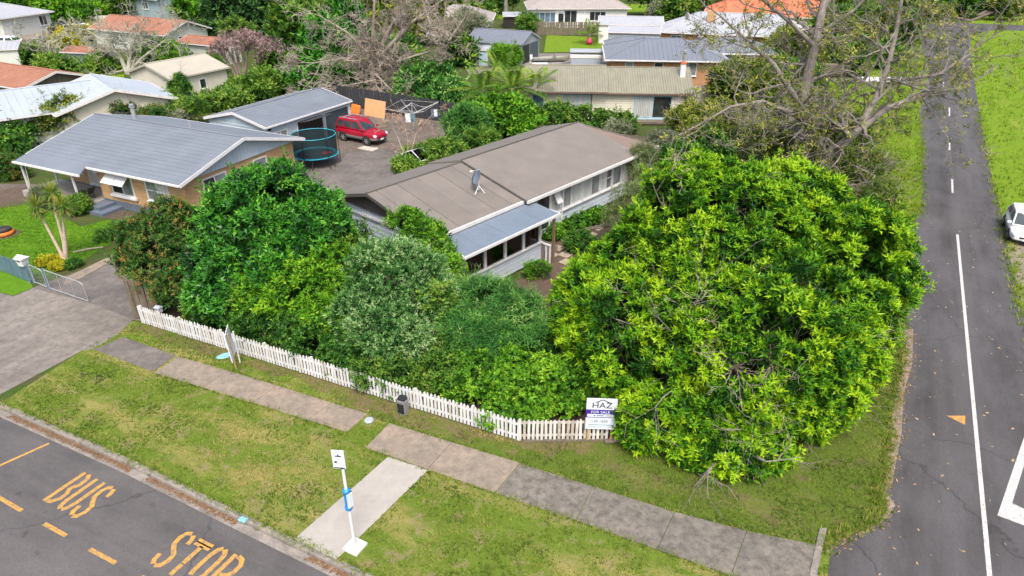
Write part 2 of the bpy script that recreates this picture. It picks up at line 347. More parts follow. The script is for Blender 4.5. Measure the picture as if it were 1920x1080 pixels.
struct(MB().sheet(LEFTV, .005).build('roadside_grass', 'turf_right'))
SIDE = [(9.3, 9.5), (8.75, 12.88), (9.16, 13.69), (9.43, 14.04), (10.12, 14.37), (10.89, 14.68), (11.32, 14.99), (11.71, 15.53), (11.77, 15.93), (12.10, 16.33), (12.48, 16.93), (13.14, 18.04), (13.64, 18.93), (14.92, 21.09), (16.33, 23.24), (17.72, 25.95), (19.01, 30.86), (20.93, 35.47), (22.97, 36.99), (24.76, 39.05), (26.24, 41.12), (31.46, 50.86), (33.25, 54.40), (38.49, 64.52), (47.37, 79.68), (51.82, 87.73), (59.01, 103.22), (71.77, 127.41),
        (76.43, 130.27), (83.28, 127.41), (91.22, 124.00), (87.70, 118.88), (79.31, 119.50), (72.20, 114.14), (54.35, 82.73), (44.12, 64.52), (40.29, 57.56), (33.17, 44.84), (30.62, 39.93), (27.29, 34.05), (25.15, 30.00), (23.60, 27.12), (19.72, 19.22), (16.71, 12.88), (24, 4), (7.0, 7.5)]
side = struct(MB().sheet(SIDE, .011).build('side_road', 'asphalt_side'))
SH = [(17.74, 25.95), (16.30, 23.24), (14.88, 21.03), (13.64, 18.93), (13.13, 18.04), (12.46, 16.93), (12.08, 16.33), (11.77, 15.93), (11.69, 15.53), (11.30, 14.99), (10.88, 14.68), (10.10, 14.37), (9.45, 14.06), (9.16, 13.69)]
_r = random.Random(2); SHo = [(p[0] - _r.uniform(.05, .3), p[1] - _r.uniform(-.05, .12)) for p in SH]; SHi = [(p[0] + _r.uniform(.05, .22), p[1] + _r.uniform(-.1, .1)) for p in SH]
_m = MB().add([(p[0], p[1], .0135) for p in SHo] + [(p[0], p[1], .0135) for p in SHi], [(i, i + 1, len(SH) + i + 1, len(SH) + i) for i in range(len(SH) - 1)])
struct(_m.build('gravel_shoulder', 'gravel'))
struct(MB().sheet([(30.62, 39.93), (27.29, 34.05), (25.15, 30.00), (23.65, 27.12), (24.21, 27.12), (27.15, 32.08), (30.33, 35.47), (32.09, 39.49)], .009).build('gravel_shoulder', 'gravel'))
struct(MB().sheet([(47.49, 79.68), (45.52, 76.00), (40.22, 77.38), (34.99, 79.09), (36.19, 82.10), (41.86, 80.87)], .012).build('crossing_driveway', 'conc_apron'))
struct(MB().sheet([(57.07, 99.56), (53.77, 93.30), (51.18, 93.30), (49.58, 97.39), (51.23, 100.91)], .013).build('far_driveway', 'asphalt_drive'))
# painted markings, flat parts of their road
def strip(name, parent, a, b, w, mat, z, ext=None):
    a = Vector(a); b = Vector(b); t = (b - a).normalized(); nn = Vector((-t.y, t.x)) * w / 2
    return MB().sheet([tuple(a + nn), tuple(b + nn), tuple(b - nn), tuple(a - nn)], z).build(name, mat, parent)
strip('centre_line', side, (25.75, 36.22), (11.8, 10.2), .13, 'mark_white', .016)
for a, b in [((29.36, 43.06), (30.90, 45.83)), ((34.56, 52.65), (35.72, 54.70)), ((40.58, 63.33), (42.43, 66.60)), ((46.29, 74.67), (48.49, 78.51)), ((64.95, 108.69), (66.96, 112.45))]:
    strip('lane_dash', side, a, b, .12, 'mark_white', .016)
MB().sheet([(15.92, 19.82), (16.62, 19.82), (16.31, 19.30)], .016).build('yellow_triangle', 'mark_yellow', side)
MB().sheet([(14.81, 15.05), (19.59, 20.44), (19.78, 20.31), (15.58, 15.55)], .016).build('give_way_triangle', 'mark_white', side)
MB().sheet([(14.81, 15.05), (15.58, 15.55), (16.55, 14.51), (16.22, 14.06)], .018).build('give_way_triangle', 'mark_white', side)
SA = R(-26.8); su = Vector((math.cos(SA), math.sin(SA))); sv = Vector((-su.y, su.x))
for a, b in [((-16.69, 16.14), (-15.21, 15.37)), ((-14.21, 14.86), (-13.26, 14.39)), ((-12.30, 13.90), (-11.29, 13.41)), ((-10.35, 12.95), (-9.41, 12.50)), ((-18.13, 16.85), (-17.10, 16.37))]:
    strip('bay_dash', street, a, b, .13, 'mark_yellow', -.120)
strip('bay_end_line', street, (-16.21, 18.47), (-17.78, 16.73), .11, 'mark_yellow', -.120)
# stencilled lettering: strokes in a letter box 1 wide, 1 tall
GLY = {'B': [[(.12, 0), (.12, 1)], [(.36, .02), (.62, .05), (.85, .2), (.85, .36), (.6, .5), (.62, .55), (.85, .68), (.8, .9), (.55, 1)]],
       'U': [[(.15, 1), (.15, .25), (.25, .07), (.4, .02)], [(.62, .02), (.8, .12), (.88, .3), (.88, 1)]],
       'S': [[(.10, .26), (.14, .12), (.28, .03)], [(.5, .01), (.75, .06), (.88, .22), (.8, .40), (.5, .5), (.22, .62), (.14, .8), (.26, .95), (.5, 1)], [(.74, .97), (.88, .85), (.9, .76)]],
       'T': [[(.5, 0), (.5, .27)], [(.5, .34), (.5, .82)], [(.0, .94), (1.0, .94)], [(.0, .86), (1.0, .86)]],
       'O': [[(.2, .2), (.14, .3), (.14, .72), (.25, .93), (.42, 1)], [(.62, 1), (.82, .9), (.88, .72), (.88, .3), (.82, .2)], [(.28, .07), (.42, .01)], [(.6, .01), (.74, .07)]],
       'P': [[(.14, 0), (.14, 1)], [(.38, 1), (.7, .97), (.9, .84), (.9, .64), (.72, .5), (.38, .46)]]}
def letter(ch, o, wu, hv, sw):
    mb = MB(); o = Vector(o)
    for st in GLY[ch]:
        pts = [o + su * (x * wu) + sv * (y * hv) for x, y in st]
        for i in range(len(pts) - 1):
            t = (pts[i + 1] - pts[i]).normalized(); nn = Vector((-t.y, t.x)) * sw / 2; e = t * sw * .18
            z = -.1205 + .0004 * i
            mb.sheet([tuple(pts[i] - e + nn), tuple(pts[i + 1] + e + nn), tuple(pts[i + 1] + e - nn), tuple(pts[i] - e - nn)], z)
    return mb.build('painted_letter', 'mark_yellow', street)
def word(txt, a, b, hv):
    a = Vector(a); b = Vector(b); n = len(txt)
    for i, ch in enumerate(txt):
        o = a + (b - a) * (i / n); letter(ch, tuple(o), (b - a).length / n * .82, hv, .145)
word('BUS', (-14.82, 15.84), (-13.19, 14.97), 1.34)
word('STOP', (-10.38, 13.45), (-8.03, 12.30), 1.27)
MB().obox((-8.15, 14.90, .0), (.26, .19, .052), (0, 0, SA)).build('painted_patch', 'sky_blue', street)

def slab(name, poly, z1, mat, parent=None, z0=-.06): return MB().prism(poly, z0, z1).build(name, mat, parent, bevel=.012)
path = struct(slab('footpath', [(-17.65, 24.19), (-16.98, 25.20), (-14.03, 23.75), (-14.45, 22.60)], .02, 'asphalt_drive'))
U1 = [(-13.88, 23.67), (-11.44, 22.64), (-9.14, 21.64), (-6.79, 20.57), (-5.30, 19.91)]; L1 = [(-14.34, 22.49), (-12.03, 21.53), (-9.74, 20.57), (-7.43, 19.57), (-5.87, 18.90)]
U2 = [(-4.43, 19.39), (-2.10, 18.36), (0.27, 17.33), (2.60, 16.26), (4.99, 15.18), (6.98, 14.45), (8.84, 13.94)]; L2 = [(-5.05, 18.09), (-2.79, 17.03), (-0.54, 15.98), (1.94, 14.86), (4.19, 13.77), (6.06, 12.88), (7.84, 12.04)]
rnd = random.Random(5)
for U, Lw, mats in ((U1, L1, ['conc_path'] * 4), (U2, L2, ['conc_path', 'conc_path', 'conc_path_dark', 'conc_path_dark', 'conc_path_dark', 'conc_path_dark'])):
    for i in range(len(U) - 1):
        a, b, c, d = U[i], U[i + 1], Lw[i + 1], Lw[i]
        e = .0035; a, b = lerp(a, b, e), lerp(b, a, e); d, c = lerp(d, c, e), lerp(c, d, e)
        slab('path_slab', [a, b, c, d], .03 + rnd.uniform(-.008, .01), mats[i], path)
MB().prism([(9.17, 14.53), (9.39, 14.53), (8.44, 12.88), (9.1, 11.7), (8.23, 12.88)], -.06, .06).build('edging_block', 'conc_kerb', path, bevel=.01)
struct(slab('bus_stop_pad', [(-6.39, 14.15), (-5.00, 13.41), (-2.78, 17.00), (-4.19, 17.64)], .028, 'conc_pad'))
APRON = [(-19.62, 21.09), (-18.14, 24.15), (-17.74, 24.23), (-17.28, 25.42), (-17.22, 26.65), (-20.07, 28.22), (-23.64, 29.66), (-24.09, 28.85), (-24.99, 29.22), (-28.70, 28.63), (-36, 28.7), (-28.5, 25.0)]
struct(slab('driveway_apron', APRON, .022, 'conc_apron'))
DRIVE = [(-23.84, 29.06), (-23.68, 29.72), (-23.29, 30.39), (-21.16, 33.17), (-18.36, 37.80), (-17.15, 42.27), (-15.26, 44.84), (-16.38, 50.19), (-20.33, 55.63), (-16.34, 59.26), (-14.93, 62.55), (-16.39, 67.03), (-4.90, 62.55), (-3.09, 55.63), (-6.73, 48.91), (-11.16, 42.07), (-15.60, 33.37), (-16.88, 26.55), (-17.22, 26.65), (-20.04, 28.17)]
struct(MB().sheet(DRIVE, .012).build('driveway', 'asphalt_drive'))
struct(MB().sheet([(-15.83, 48.91), (-19.44, 55.63), (-16.26, 58.91), (-14.93, 62.55), (-16.39, 67.03), (-4.90, 62.55), (-3.31, 55.63), (-6.62, 51.53), (-11.01, 52.93), (-13.24, 51.53)], .016).build('back_yard', 'yard_dirt'))
struct(slab('kerb_strip', [(-22.59, 30.86), (-21.57, 33.64), (-21.16, 33.17), (-21.86, 30.63), (-22.36, 30.00)], .05, 'conc_path'))
struct(MB().sheet([(-32.58, 34.05), (-44.90, 50.19), (-35.30, 44.84), (-33.09, 44.84), (-30.82, 44.09), (-31.30, 40.84), (-32.35, 40.38)], .012).build('side_driveway', 'yard_dirt'))
BED = [(-27.38, 39.93), (-24.12, 38.46), (-22.67, 37.80), (-20.64, 35.84), (-15.52, 26.65), (-10.90, 23.71), (-4.07, 20.25), (0.28, 18.53), (3.27, 18.59), (6.80, 20.44), (15.37, 28.63), (13.75, 50.19), (8.54, 45.39), (2.49, 34.05), (0.81, 30.86), (-2.11, 29.72), (-7.63, 34.05), (-12.77, 37.80), (-20.36, 36.22), (-22.62, 39.05), (-25.85, 40.84)]
struct(MB().sheet(BED, .009).build('garden_bed', 'soil'))
struct(MB().lathe([(.75, .0), (.75, .012), (.7, .02)], 20).build('dirt_patch', 'soil', loc=(-29.30, 36.22, 0)))
# stepping-stone path beside the house
pav = struct(MB().sheet([(1.05, 29.72), (2.24, 32.08), (3.82, 34.05), (5.18, 36.99), (4.67, 38.21), (3.08, 36.22), (1.76, 34.05), (0.68, 30.86)], .016).build('garden_path', 'soil'))
for i, (x, y, w) in enumerate([(1060, 478, .62), (1075, 466, .62), (1048, 466, .6), (1092, 452, .62), (1066, 452, .6), (1083, 441, .55), (1108, 440, .6), (1062, 492, .6), (1102, 428, .55), (1120, 428, .6), (1036, 478, .55)]):
    P0 = {1060: (2.90, 33.50), 1075: (3.40, 34.33), 1048: (2.60, 34.33), 1092: (3.99, 35.33), 1066: (3.20, 35.33), 1083: (3.79, 36.14), 1108: (4.56, 36.22), 1062: (2.89, 32.58), 1102: (4.47, 37.15), 1120: (5.04, 37.15), 1036: (2.20, 33.50)}[x]
    MB().obox((P0[0], P0[1], .02), (w, w, .05), (0, 0, R(48.6) + rnd.uniform(-.05, .05))).build('paver', 'paver', pav, bevel=.01)

# ---------------------------------------------------------------- scattered cover: grass blades, fallen leaves
def vnoise(x, y, sc, seed=0):
    x = x * sc + seed * 17.3; y = y * sc + seed * 9.1; xi = np.floor(x).astype(np.int64); yi = np.floor(y).astype(np.int64); fx = x - xi; fy = y - yi
    fx = fx * fx * (3 - 2 * fx); fy = fy * fy * (3 - 2 * fy)
    h = lambda a, b: ((np.sin(a * 127.1 + b * 311.7 + seed * 74.7) * 43758.5453) % 1.0)
    return (h(xi, yi) * (1 - fx) + h(xi + 1, yi) * fx) * (1 - fy) + (h(xi, yi + 1) * (1 - fx) + h(xi + 1, yi + 1) * fx) * fy
def fbm(x, y, sc, seed=0): return .55 * vnoise(x, y, sc, seed) + .3 * vnoise(x, y, sc * 2.1, seed + 1) + .15 * vnoise(x, y, sc * 4.3, seed + 2)
def inpoly(x, y, poly):
    r = np.zeros(len(x), bool); n = len(poly)
    for i in range(n):
        x0, y0 = poly[i]; x1, y1 = poly[i - 1]
        if y0 == y1: continue
        r ^= ((y0 > y) != (y1 > y)) & (x < (x1 - x0) * (y - y0) / (y1 - y0) + x0)
    return r
def npmesh(name, V, nper, tint, mat, parent=None, quads=True):
    """V: (N, nper, 3) polygons, tint: (N, nper)"""
    N = V.shape[0]; m = bpy.data.meshes.new(name)
    m.vertices.add(N * nper); m.vertices.foreach_set('co', V.reshape(-1).astype(np.float32))
    m.loops.add(N * nper); m.loops.foreach_set('vertex_index', np.arange(N * nper, dtype=np.int32))
    m.polygons.add(N); m.polygons.foreach_set('loop_start', np.arange(0, N * nper, nper, dtype=np.int32))
    m.polygons.foreach_set('loop_total', np.full(N, nper, np.int32))
    a = m.attributes.new('tint', 'FLOAT', 'POINT'); a.data.foreach_set('value', tint.reshape(-1).astype(np.float32))
    m.materials.append(M[mat]); m.update(calc_edges=True)
    o = bpy.data.objects.new(name, m); COL.objects.link(o); o.parent = parent; return o
def blades(name, poly, holes, dens, h, mat, seed, base=.45, thin=.42, grow=0):
    rng = np.random.default_rng(seed); P = np.array(poly); lo = P.min(0); hi = P.max(0)
    n = int((hi[0] - lo[0]) * (hi[1] - lo[1]) * dens); x = rng.uniform(lo[0], hi[0], n); y = rng.uniform(lo[1], hi[1], n)
    k = inpoly(x, y, poly)
    for hp in holes: k &= ~inpoly(x, y, hp)
    k &= fbm(x, y, 1.1, seed) + rng.uniform(-.12, .12, n) > thin - .12
    x, y = x[k], y[k]; n = len(x); nb = 3
    big = fbm(x, y, .6, seed + 5)
    xr = x * .90 - y * .44; yr = x * .44 + y * .90
    t = base + (big - .5) * 1.0 + (fbm(x, y, 2.5, seed + 9) - .5) * .9 + (fbm(xr * .3, yr, 1.6, seed + 3) - .5) * .9
    X = np.repeat(x, nb) + rng.normal(0, .02, n * nb); Y = np.repeat(y, nb) + rng.normal(0, .02, n * nb)
    a = rng.uniform(0, 6.283, n * nb); hh = h * rng.uniform(.5, 1.3, n * nb) ; le = hh * rng.uniform(.3, 1.1, n * nb); w = rng.uniform(.008, .018, n * nb) * (h / .07) ** .5
    V = np.zeros((n * nb, 3, 3)); ca, sa = np.cos(a), np.sin(a)
    V[:, 0] = np.stack([X - sa * w, Y + ca * w, np.full_like(X, .0)], 1); V[:, 1] = np.stack([X + sa * w, Y - ca * w, np.full_like(X, .0)], 1)
    V[:, 2] = np.stack([X + ca * le, Y + sa * le, hh], 1)
    T = np.repeat(t, nb) + rng.normal(0, .13, n * nb); T = np.clip(np.stack([T - .1, T - .1, T + .08], 1), 0, 1)
    return stuff(tag(npmesh(name, V, 3, T, mat), *LABG[name + str(seed)]))
LABG = {'grass_blades1': ('patchy mown grass growing on the verge between kerb and footpath', 'grass'), 'grass_blades2': ('darker sparse grass along the fence and under the lime green tree', 'grass'),
        'grass_blades3': ('bright green lawn grass in front of the brick house', 'grass'), 'grass_blades4': ('bright grass on the right side of the side road', 'grass'), 'grass_blades5': ('yellow-green grass on the left verge of the side road', 'grass')}
PATHS = [[*U1, *L1[::-1]], [*U2, *L2[::-1]], [(-17.74, 24.23), (-16.98, 25.20), (-14.03, 23.75), (-14.45, 22.60)], [(-6.39, 14.15), (-5.00, 13.41), (-2.78, 17.00), (-4.19, 17.64)]]
blades('grass_blades', VERGE, PATHS + [SHADE], 190, .065, 'blade', 1, .50, .49)
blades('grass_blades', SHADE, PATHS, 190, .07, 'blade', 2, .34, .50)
blades('grass_blades', LAWN, [], 130, .07, 'blade_lush', 3, .45, .2)
blades('grass_blades', [p for p in RIGHT if p[1] < 110] + [(95, 110)], [SIDE], 4.5, .28, 'blade_right', 4, .5, .3)
blades('grass_blades', LEFTV, [SIDE], 40, .14, 'blade_right', 5, .58, .25)
def litter(name, label, pts, size, seed, z, parent=None, tint=None):
    rng = np.random.default_rng(seed); n = len(pts); a = rng.uniform(0, 6.283, n); s = size * rng.uniform(.5, 1.4, n); w = s * rng.uniform(.25, .6, n)
    d = np.stack([np.cos(a), np.sin(a), rng.uniform(-.1, .5, n)], 1); e = np.stack([-np.sin(a), np.cos(a), rng.uniform(-.3, .3, n)], 1)
    c = np.column_stack([pts, np.full(n, z) + rng.uniform(0, .02, n)])
    V = np.stack([c - d * s[:, None] / 2, c + e * w[:, None] / 2, c + d * s[:, None] / 2, c - e * w[:, None] / 2], 1); V[..., 2] = np.maximum(V[..., 2], z)
    T = np.repeat((rng.uniform(0, 1, n) if tint is None else np.clip(rng.normal(tint, .15, n), 0, 1))[:, None], 4, 1)
    return stuff(tag(npmesh(name, V, 4, T, 'litter'), label, 'leaves'))
rg = np.random.default_rng(3)
gp = []
kl = np.array(offset(KERB, .25))[2:7]
for i in range(len(kl) - 1):
    L = np.linalg.norm(kl[i + 1] - kl[i]); n = int(L * 260); t = rg.uniform(0, 1, n); p = kl[i] + (kl[i + 1] - kl[i]) * t[:, None]
    nn = np.array([-(kl[i + 1] - kl[i])[1], (kl[i + 1] - kl[i])[0]]) / L
    p = p + nn * rg.normal(.03, .07, n)[:, None]; gp.append(p[vnoise(p[:, 0], p[:, 1], .9, 4) > .3])
litter('gutter_leaves', 'brown dead leaves gathered in the gutter along the kerb', np.concatenate(gp), .07, 11, -.116, tint=.35)
n = 230; u = rg.uniform(0, 1, n); w = rg.uniform(-3.1, 2.9, n); cl0 = np.array((12.2, 10.5)); cl1 = np.array((27, 38.5)); dr = (cl1 - cl0) / np.linalg.norm(cl1 - cl0)
rp = cl0 + (cl1 - cl0) * u[:, None] + np.array([dr[1], -dr[0]]) * w[:, None]
litter('road_leaves', 'scattered dry leaves lying on the side road asphalt', rp[inpoly(rp[:, 0], rp[:, 1], SIDE)], .11, 12, .018, tint=.95)

struct(MB().sheet([(1.82, 97.39), (13.13, 97.39), (11.80, 86.68), (1.62, 85.33), (-5.03, 82.73), (-6.08, 89.52)], .006).build('concrete_yard', 'conc_apron'))
struct(MB().sheet([(5.49, 114.14), (14.92, 111.90), (13.34, 99.12), (4.41, 98.25)], .007).build('grass_bank', 'turf_right'))
struct(MB().sheet([(-28.66, 145.69), (4.25, 145.69), (3.97, 135.58), (-11.77, 134.02), (-26.78, 135.58)], .006).build('far_lawn', 'turf_right'))
struct(MB().sheet([(23.70, 159.43), (34.68, 159.43), (31.29, 143.03), (21.38, 143.03)], .007).build('far_lawn', 'turf_right'))
struct(MB().sheet([(-55.61, 88.79), (-48.58, 88.79), (-44.21, 79.68), (-49.86, 80.87)], .006).build('back_lawn', 'turf_right'))
struct(MB().sheet([(-33.39, 92.52), (-27.83, 92.52), (-26.22, 86.68), (-31.47, 86.68)], .006).build('back_lawn', 'turf_right'))
struct(MB().sheet([(-74.57, 109.21), (-61.95, 116.46), (-65.03, 122.68), (-82.10, 124.00), (-79.58, 111.90), (-74.38, 97.39), (-67.09, 97.39)], .006).build('gravel_yard', 'gravel'))
struct(MB().sheet([(-34.24, 43.78), (-32.76, 44.30), (-30.16, 42.07), (-31.80, 40.56), (-33.75, 39.49), (-35.70, 42.27)], .02).build('flower_bed', 'soil'))

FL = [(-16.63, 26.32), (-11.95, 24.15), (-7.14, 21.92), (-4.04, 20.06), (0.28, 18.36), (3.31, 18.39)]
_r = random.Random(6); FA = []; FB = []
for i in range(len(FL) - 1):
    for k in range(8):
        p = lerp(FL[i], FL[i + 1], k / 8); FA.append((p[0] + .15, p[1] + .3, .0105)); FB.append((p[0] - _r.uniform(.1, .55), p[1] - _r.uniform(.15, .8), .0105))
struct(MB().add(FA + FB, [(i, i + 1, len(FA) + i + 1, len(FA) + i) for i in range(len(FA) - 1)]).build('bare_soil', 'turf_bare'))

sp = np.array(SH); q_ = []
for i in range(len(sp) - 1):
    n = int(np.linalg.norm(sp[i + 1] - sp[i]) * 60); q_.append(sp[i] + (sp[i + 1] - sp[i]) * rg.uniform(0, 1, (n, 1)) + rg.normal(0, .16, (n, 2)))
litter('shoulder_leaves', 'dry leaf litter along the gravel edge of the side road', np.concatenate(q_), .09, 13, .016, tint=.6)
def tufts(name, label, pl, n, spread, h, mat, seed):
    rng = np.random.default_rng(seed); P = np.array(pl); k = rng.integers(0, len(P) - 1, n); c = P[k] + (P[k + 1] - P[k]) * rng.uniform(0, 1, (n, 1)) + rng.normal(0, spread, (n, 2)); nb = 7
    X = np.repeat(c, nb, 0) + rng.normal(0, .035, (n * nb, 2)); a = rng.uniform(0, 6.283, n * nb); hh = h * rng.uniform(.5, 1.4, n * nb); le = hh * rng.uniform(.4, 1.2, n * nb); w = .013
    V = np.zeros((n * nb, 3, 3)); V[:, 0, 0] = X[:, 0] - np.sin(a) * w; V[:, 0, 1] = X[:, 1] + np.cos(a) * w; V[:, 1, 0] = X[:, 0] + np.sin(a) * w; V[:, 1, 1] = X[:, 1] - np.cos(a) * w
    V[:, 2, 0] = X[:, 0] + np.cos(a) * le; V[:, 2, 1] = X[:, 1] + np.sin(a) * le; V[:, 2, 2] = hh
    T = np.repeat(np.clip(np.repeat(rng.normal(.55, .25, n), nb) + rng.normal(0, .1, n * nb), 0, 1)[:, None], 3, 1)
    return stuff(tag(npmesh(name, V, 3, T, mat), label, 'grass'))
tufts('edge_tufts', 'ragged grass tufts along the edge of the side road', [(p[0] - .2, p[1]) for p in SH], 900, .12, .11, 'blade', 21)
tufts('edge_tufts', 'grass tufts creeping over the edges of the footpath slabs', U1, 220, .06, .07, 'blade', 22)
tufts('edge_tufts', 'grass tufts along the fence side of the darker path slabs', U2, 420, .06, .07, 'blade', 23)
tufts('edge_tufts', 'grass tufts along the street side of the darker path slabs', L2, 420, .06, .07, 'blade', 24)
tufts('edge_tufts', 'grass tufts along the street side of the brown path slabs', L1, 260, .06, .07, 'blade', 25)
tufts('edge_tufts', 'grass tufts along the back of the street kerb', [p for p in KERB[2:7]], 900, .06, .07, 'blade', 26)
tufts('edge_tufts', 'rough grass along the far side of the side road', RIGHT[3:11], 700, .22, .2, 'blade_right', 27)
tufts('edge_tufts', 'grass tufts along the left edge of the side road', LEFTV[4:10], 500, .2, .18, 'blade_right', 28)

# ---------------------------------------------------------------- buildings: helpers (local x along the front, y to the back, front faces -y)
def panel(mb, a, b, c, d, th, mi=0):
    """slab with top quad a,b,c,d"""
    A = [Vector(p) for p in (a, b, c, d)]; n = (A[1] - A[0]).cross(A[3] - A[0]).normalized()
    if n.z < 0: n = -n
    lo = [p - n * th for p in A]
    mb.add([*A, *lo], [(0, 1, 2, 3), (7, 6, 5, 4), (0, 4, 5, 1), (1, 5, 6, 2), (2, 6, 7, 3), (3, 7, 4, 0)], mi)
def slope(mb, a, b, c, d, th=.07, pitch=0, h=.03, wd=.05, mi=0, bands=0):
    """roof plane, eave a->b, top d->c; raised ribs run up the slope"""
    panel(mb, a, b, c, d, th, mi)
    A, B, C, D = (Vector(p) for p in (a, b, c, d)); e = (B - A); L = e.length; e /= L
    n = e.cross(D - A); n = n.normalized() if n.length > 1e-5 else e.cross(C - A).normalized()
    if n.z < 0: n = -n
    s = n.cross(e)
    if s.z < 0: s = -s
    ud, wd_ = (D - A).dot(e), (D - A).dot(s); uc, wc = (C - A).dot(e), (C - A).dot(s)
    if pitch:
        u = pitch * .5
        while u < L - .05:
            if u < ud: w = wd_ * u / max(ud, 1e-6)
            elif u > uc: w = wc * (L - u) / max(L - uc, 1e-6)
            else: w = wd_ + (wc - wd_) * (u - ud) / max(uc - ud, 1e-6)
            if w > .15:
                p = A + e * u + n * .001; q = p + s * (w - .03)
                mb.add([p - e * wd / 2, p + n * h, p + e * wd / 2, q - e * wd / 2, q + n * h, q + e * wd / 2], [(0, 1, 4, 3), (1, 2, 5, 4), (0, 2, 1), (3, 4, 5)], mi)
            u += pitch
    if bands:                                  # horizontal laps of pressed-metal tiles
        k = 1
        while k * bands < max(wd_, wc):
            w = k * bands; u0 = ud * w / wd_ if ud > 0 else 0; u1 = L - (L - uc) * w / wc if uc < L else L
            p = A + e * u0 + s * w + n * .001; q = A + e * u1 + s * w + n * .001
            mb.add([p, q, q + n * .012, p + n * .012, p + s * .12 , q + s * .12], [(0, 1, 2, 3), (3, 2, 5, 4)], mi); k += 1
def gable_roof(T, x0, x1, y0, y1, ze, zr, mat, fm='fascia_white', pitch=.4, ym=None, bands=0, gut=None, h=.03):
    ym = (y0 + y1) / 2 if ym is None else ym; mb = MB()
    slope(mb, (x0, y0, ze), (x1, y0, ze), (x1, ym, zr), (x0, ym, zr), pitch=pitch, bands=bands, h=h); slope(mb, (x1, y1, ze), (x0, y1, ze), (x0, ym, zr), (x1, ym, zr), pitch=pitch, bands=bands, h=h)
    r = mb.build('roof', mat, T)
    MB().tube([(x0 - .02, ym, zr + .015), (x1 + .02, ym, zr + .015)], .07, 6).build('ridge_cap', mat, r)
    for y, s in ((y0, -1), (y1, 1)):
        MB().box(x0, x1, min(y, y + s * .1), max(y, y + s * .1), ze - .13, ze - .02).build('gutter', gut or fm, r)
    for x in (x0, x1):
        s = -1 if x == x0 else 1
        f = MB()
        for y in (y0, y1):
            f.add([(x, y, ze - .19), (x, ym, zr - .19), (x, ym, zr + .02), (x, y, ze + .02), (x + s * .04, y, ze - .19), (x + s * .04, ym, zr - .19), (x + s * .04, ym, zr + .02), (x + s * .04, y, ze + .02)],
                  [(0, 1, 2, 3), (7, 6, 5, 4), (0, 4, 5, 1), (3, 2, 6, 7), (0, 3, 7, 4), (1, 5, 6, 2)])
        f.build('bargeboard', fm, r)
    return r
def hip_roof(T, x0, x1, y0, y1, ze, zr, mat, fm='fascia_white', pitch=.4, bands=0, hl=True, hr=True, gut=None):
    ym = (y0 + y1) / 2; hw = (y1 - y0) / 2; xa = x0 + hw if hl else x0; xb = x1 - hw if hr else x1
    if xb < xa + .1: xa = xb = (xa + xb) / 2; xb += .1
    mb = MB(); slope(mb, (x0, y0, ze), (x1, y0, ze), (xb, ym, zr), (xa, ym, zr), pitch=pitch, bands=bands); slope(mb, (x1, y1, ze), (x0, y1, ze), (xa, ym, zr), (xb, ym, zr), pitch=pitch, bands=bands)
    if hl: slope(mb, (x0, y1, ze), (x0, y0, ze), (xa, ym + .01, zr), (xa, ym, zr), pitch=pitch, bands=bands)
    if hr: slope(mb, (x1, y0, ze), (x1, y1, ze), (xb, ym + .01, zr), (xb, ym, zr), pitch=pitch, bands=bands)
    r = mb.build('roof', mat, T); cap = MB().tube([(xa, ym, zr + .015), (xb, ym, zr + .015)], .07, 6)
    for x, xx, f in ((x0, xa, hl), (x1, xb, hr)):
        if f:
            for y in (y0, y1): cap.tube([(xx, ym, zr + .01), (x, y, ze + .01)], .06, 6)
    cap.build('ridge_cap', mat, r)
    g = MB(); g.box(x0, x1, y0 - .1, y0, ze - .16, ze - .02).box(x0, x1, y1, y1 + .1, ze - .16, ze - .02).box(x0 - .1, x0, y0 - .1, y1 + .1, ze - .155, ze - .015).box(x1, x1 + .1, y0 - .1, y1 + .1, ze - .155, ze - .015)
    g.build('gutter', gut or fm, r); return r
def walls(T, x0, x1, y0, y1, z0, ze, mat, zr=None, ym=None, boards=0, name='wall', bdepth=.04):
    """box walls, gable ends (peak zr) on the x ends when zr is given; lapped boards when boards > 0"""
    mb = MB(); ym = (y0 + y1) / 2 if ym is None else ym
    if zr: prof = [(y0, z0), (y1, z0), (y1, ze), (ym, zr), (y0, ze)]
    else: prof = [(y0, z0), (y1, z0), (y1, ze), (y0, ze)]
    n = len(prof); mb.add([(x0, *p) for p in prof] + [(x1, *p) for p in prof], [tuple(range(n))[::-1], tuple(range(n, 2 * n))] + [(i, (i + 1) % n, n + (i + 1) % n, n + i) for i in range(n)])
    if boards:
        d = bdepth; z = z0
        top = zr or ze
        def half(zz):                          # extent of the gable end at height zz
            if zz <= ze: return y0, y1
            k = (zz - ze) / (zr - ze); return y0 + (ym - y0) * k, y1 + (ym - y1) * k
        while z < top - .05:
            z1 = min(z + boards, top - .01)
            if z < ze:
                zz = min(z1, ze - .005)
                for y, s in ((y0, -1), (y1, 1)):
                    mb.add([(x0 - d, y + s * d, z), (x1 + d, y + s * d, z), (x1 + d, y + s * .003, zz), (x0 - d, y + s * .003, zz), (x0 - d, y, z), (x1 + d, y, z)], [(0, 1, 2, 3), (0, 4, 5, 1)])
            a, b = half(z); a1, b1 = half(z1)
            for x, s in ((x0, -1), (x1, 1)):
                mb.add([(x + s * d, a, z), (x + s * d, b, z), (x + s * .003, b1, z1), (x + s * .003, a1, z1), (x, a, z), (x, b, z)], [(0, 1, 2, 3), (0, 4, 5, 1)])
            z = z1
    return mb.build(name, mat, T)
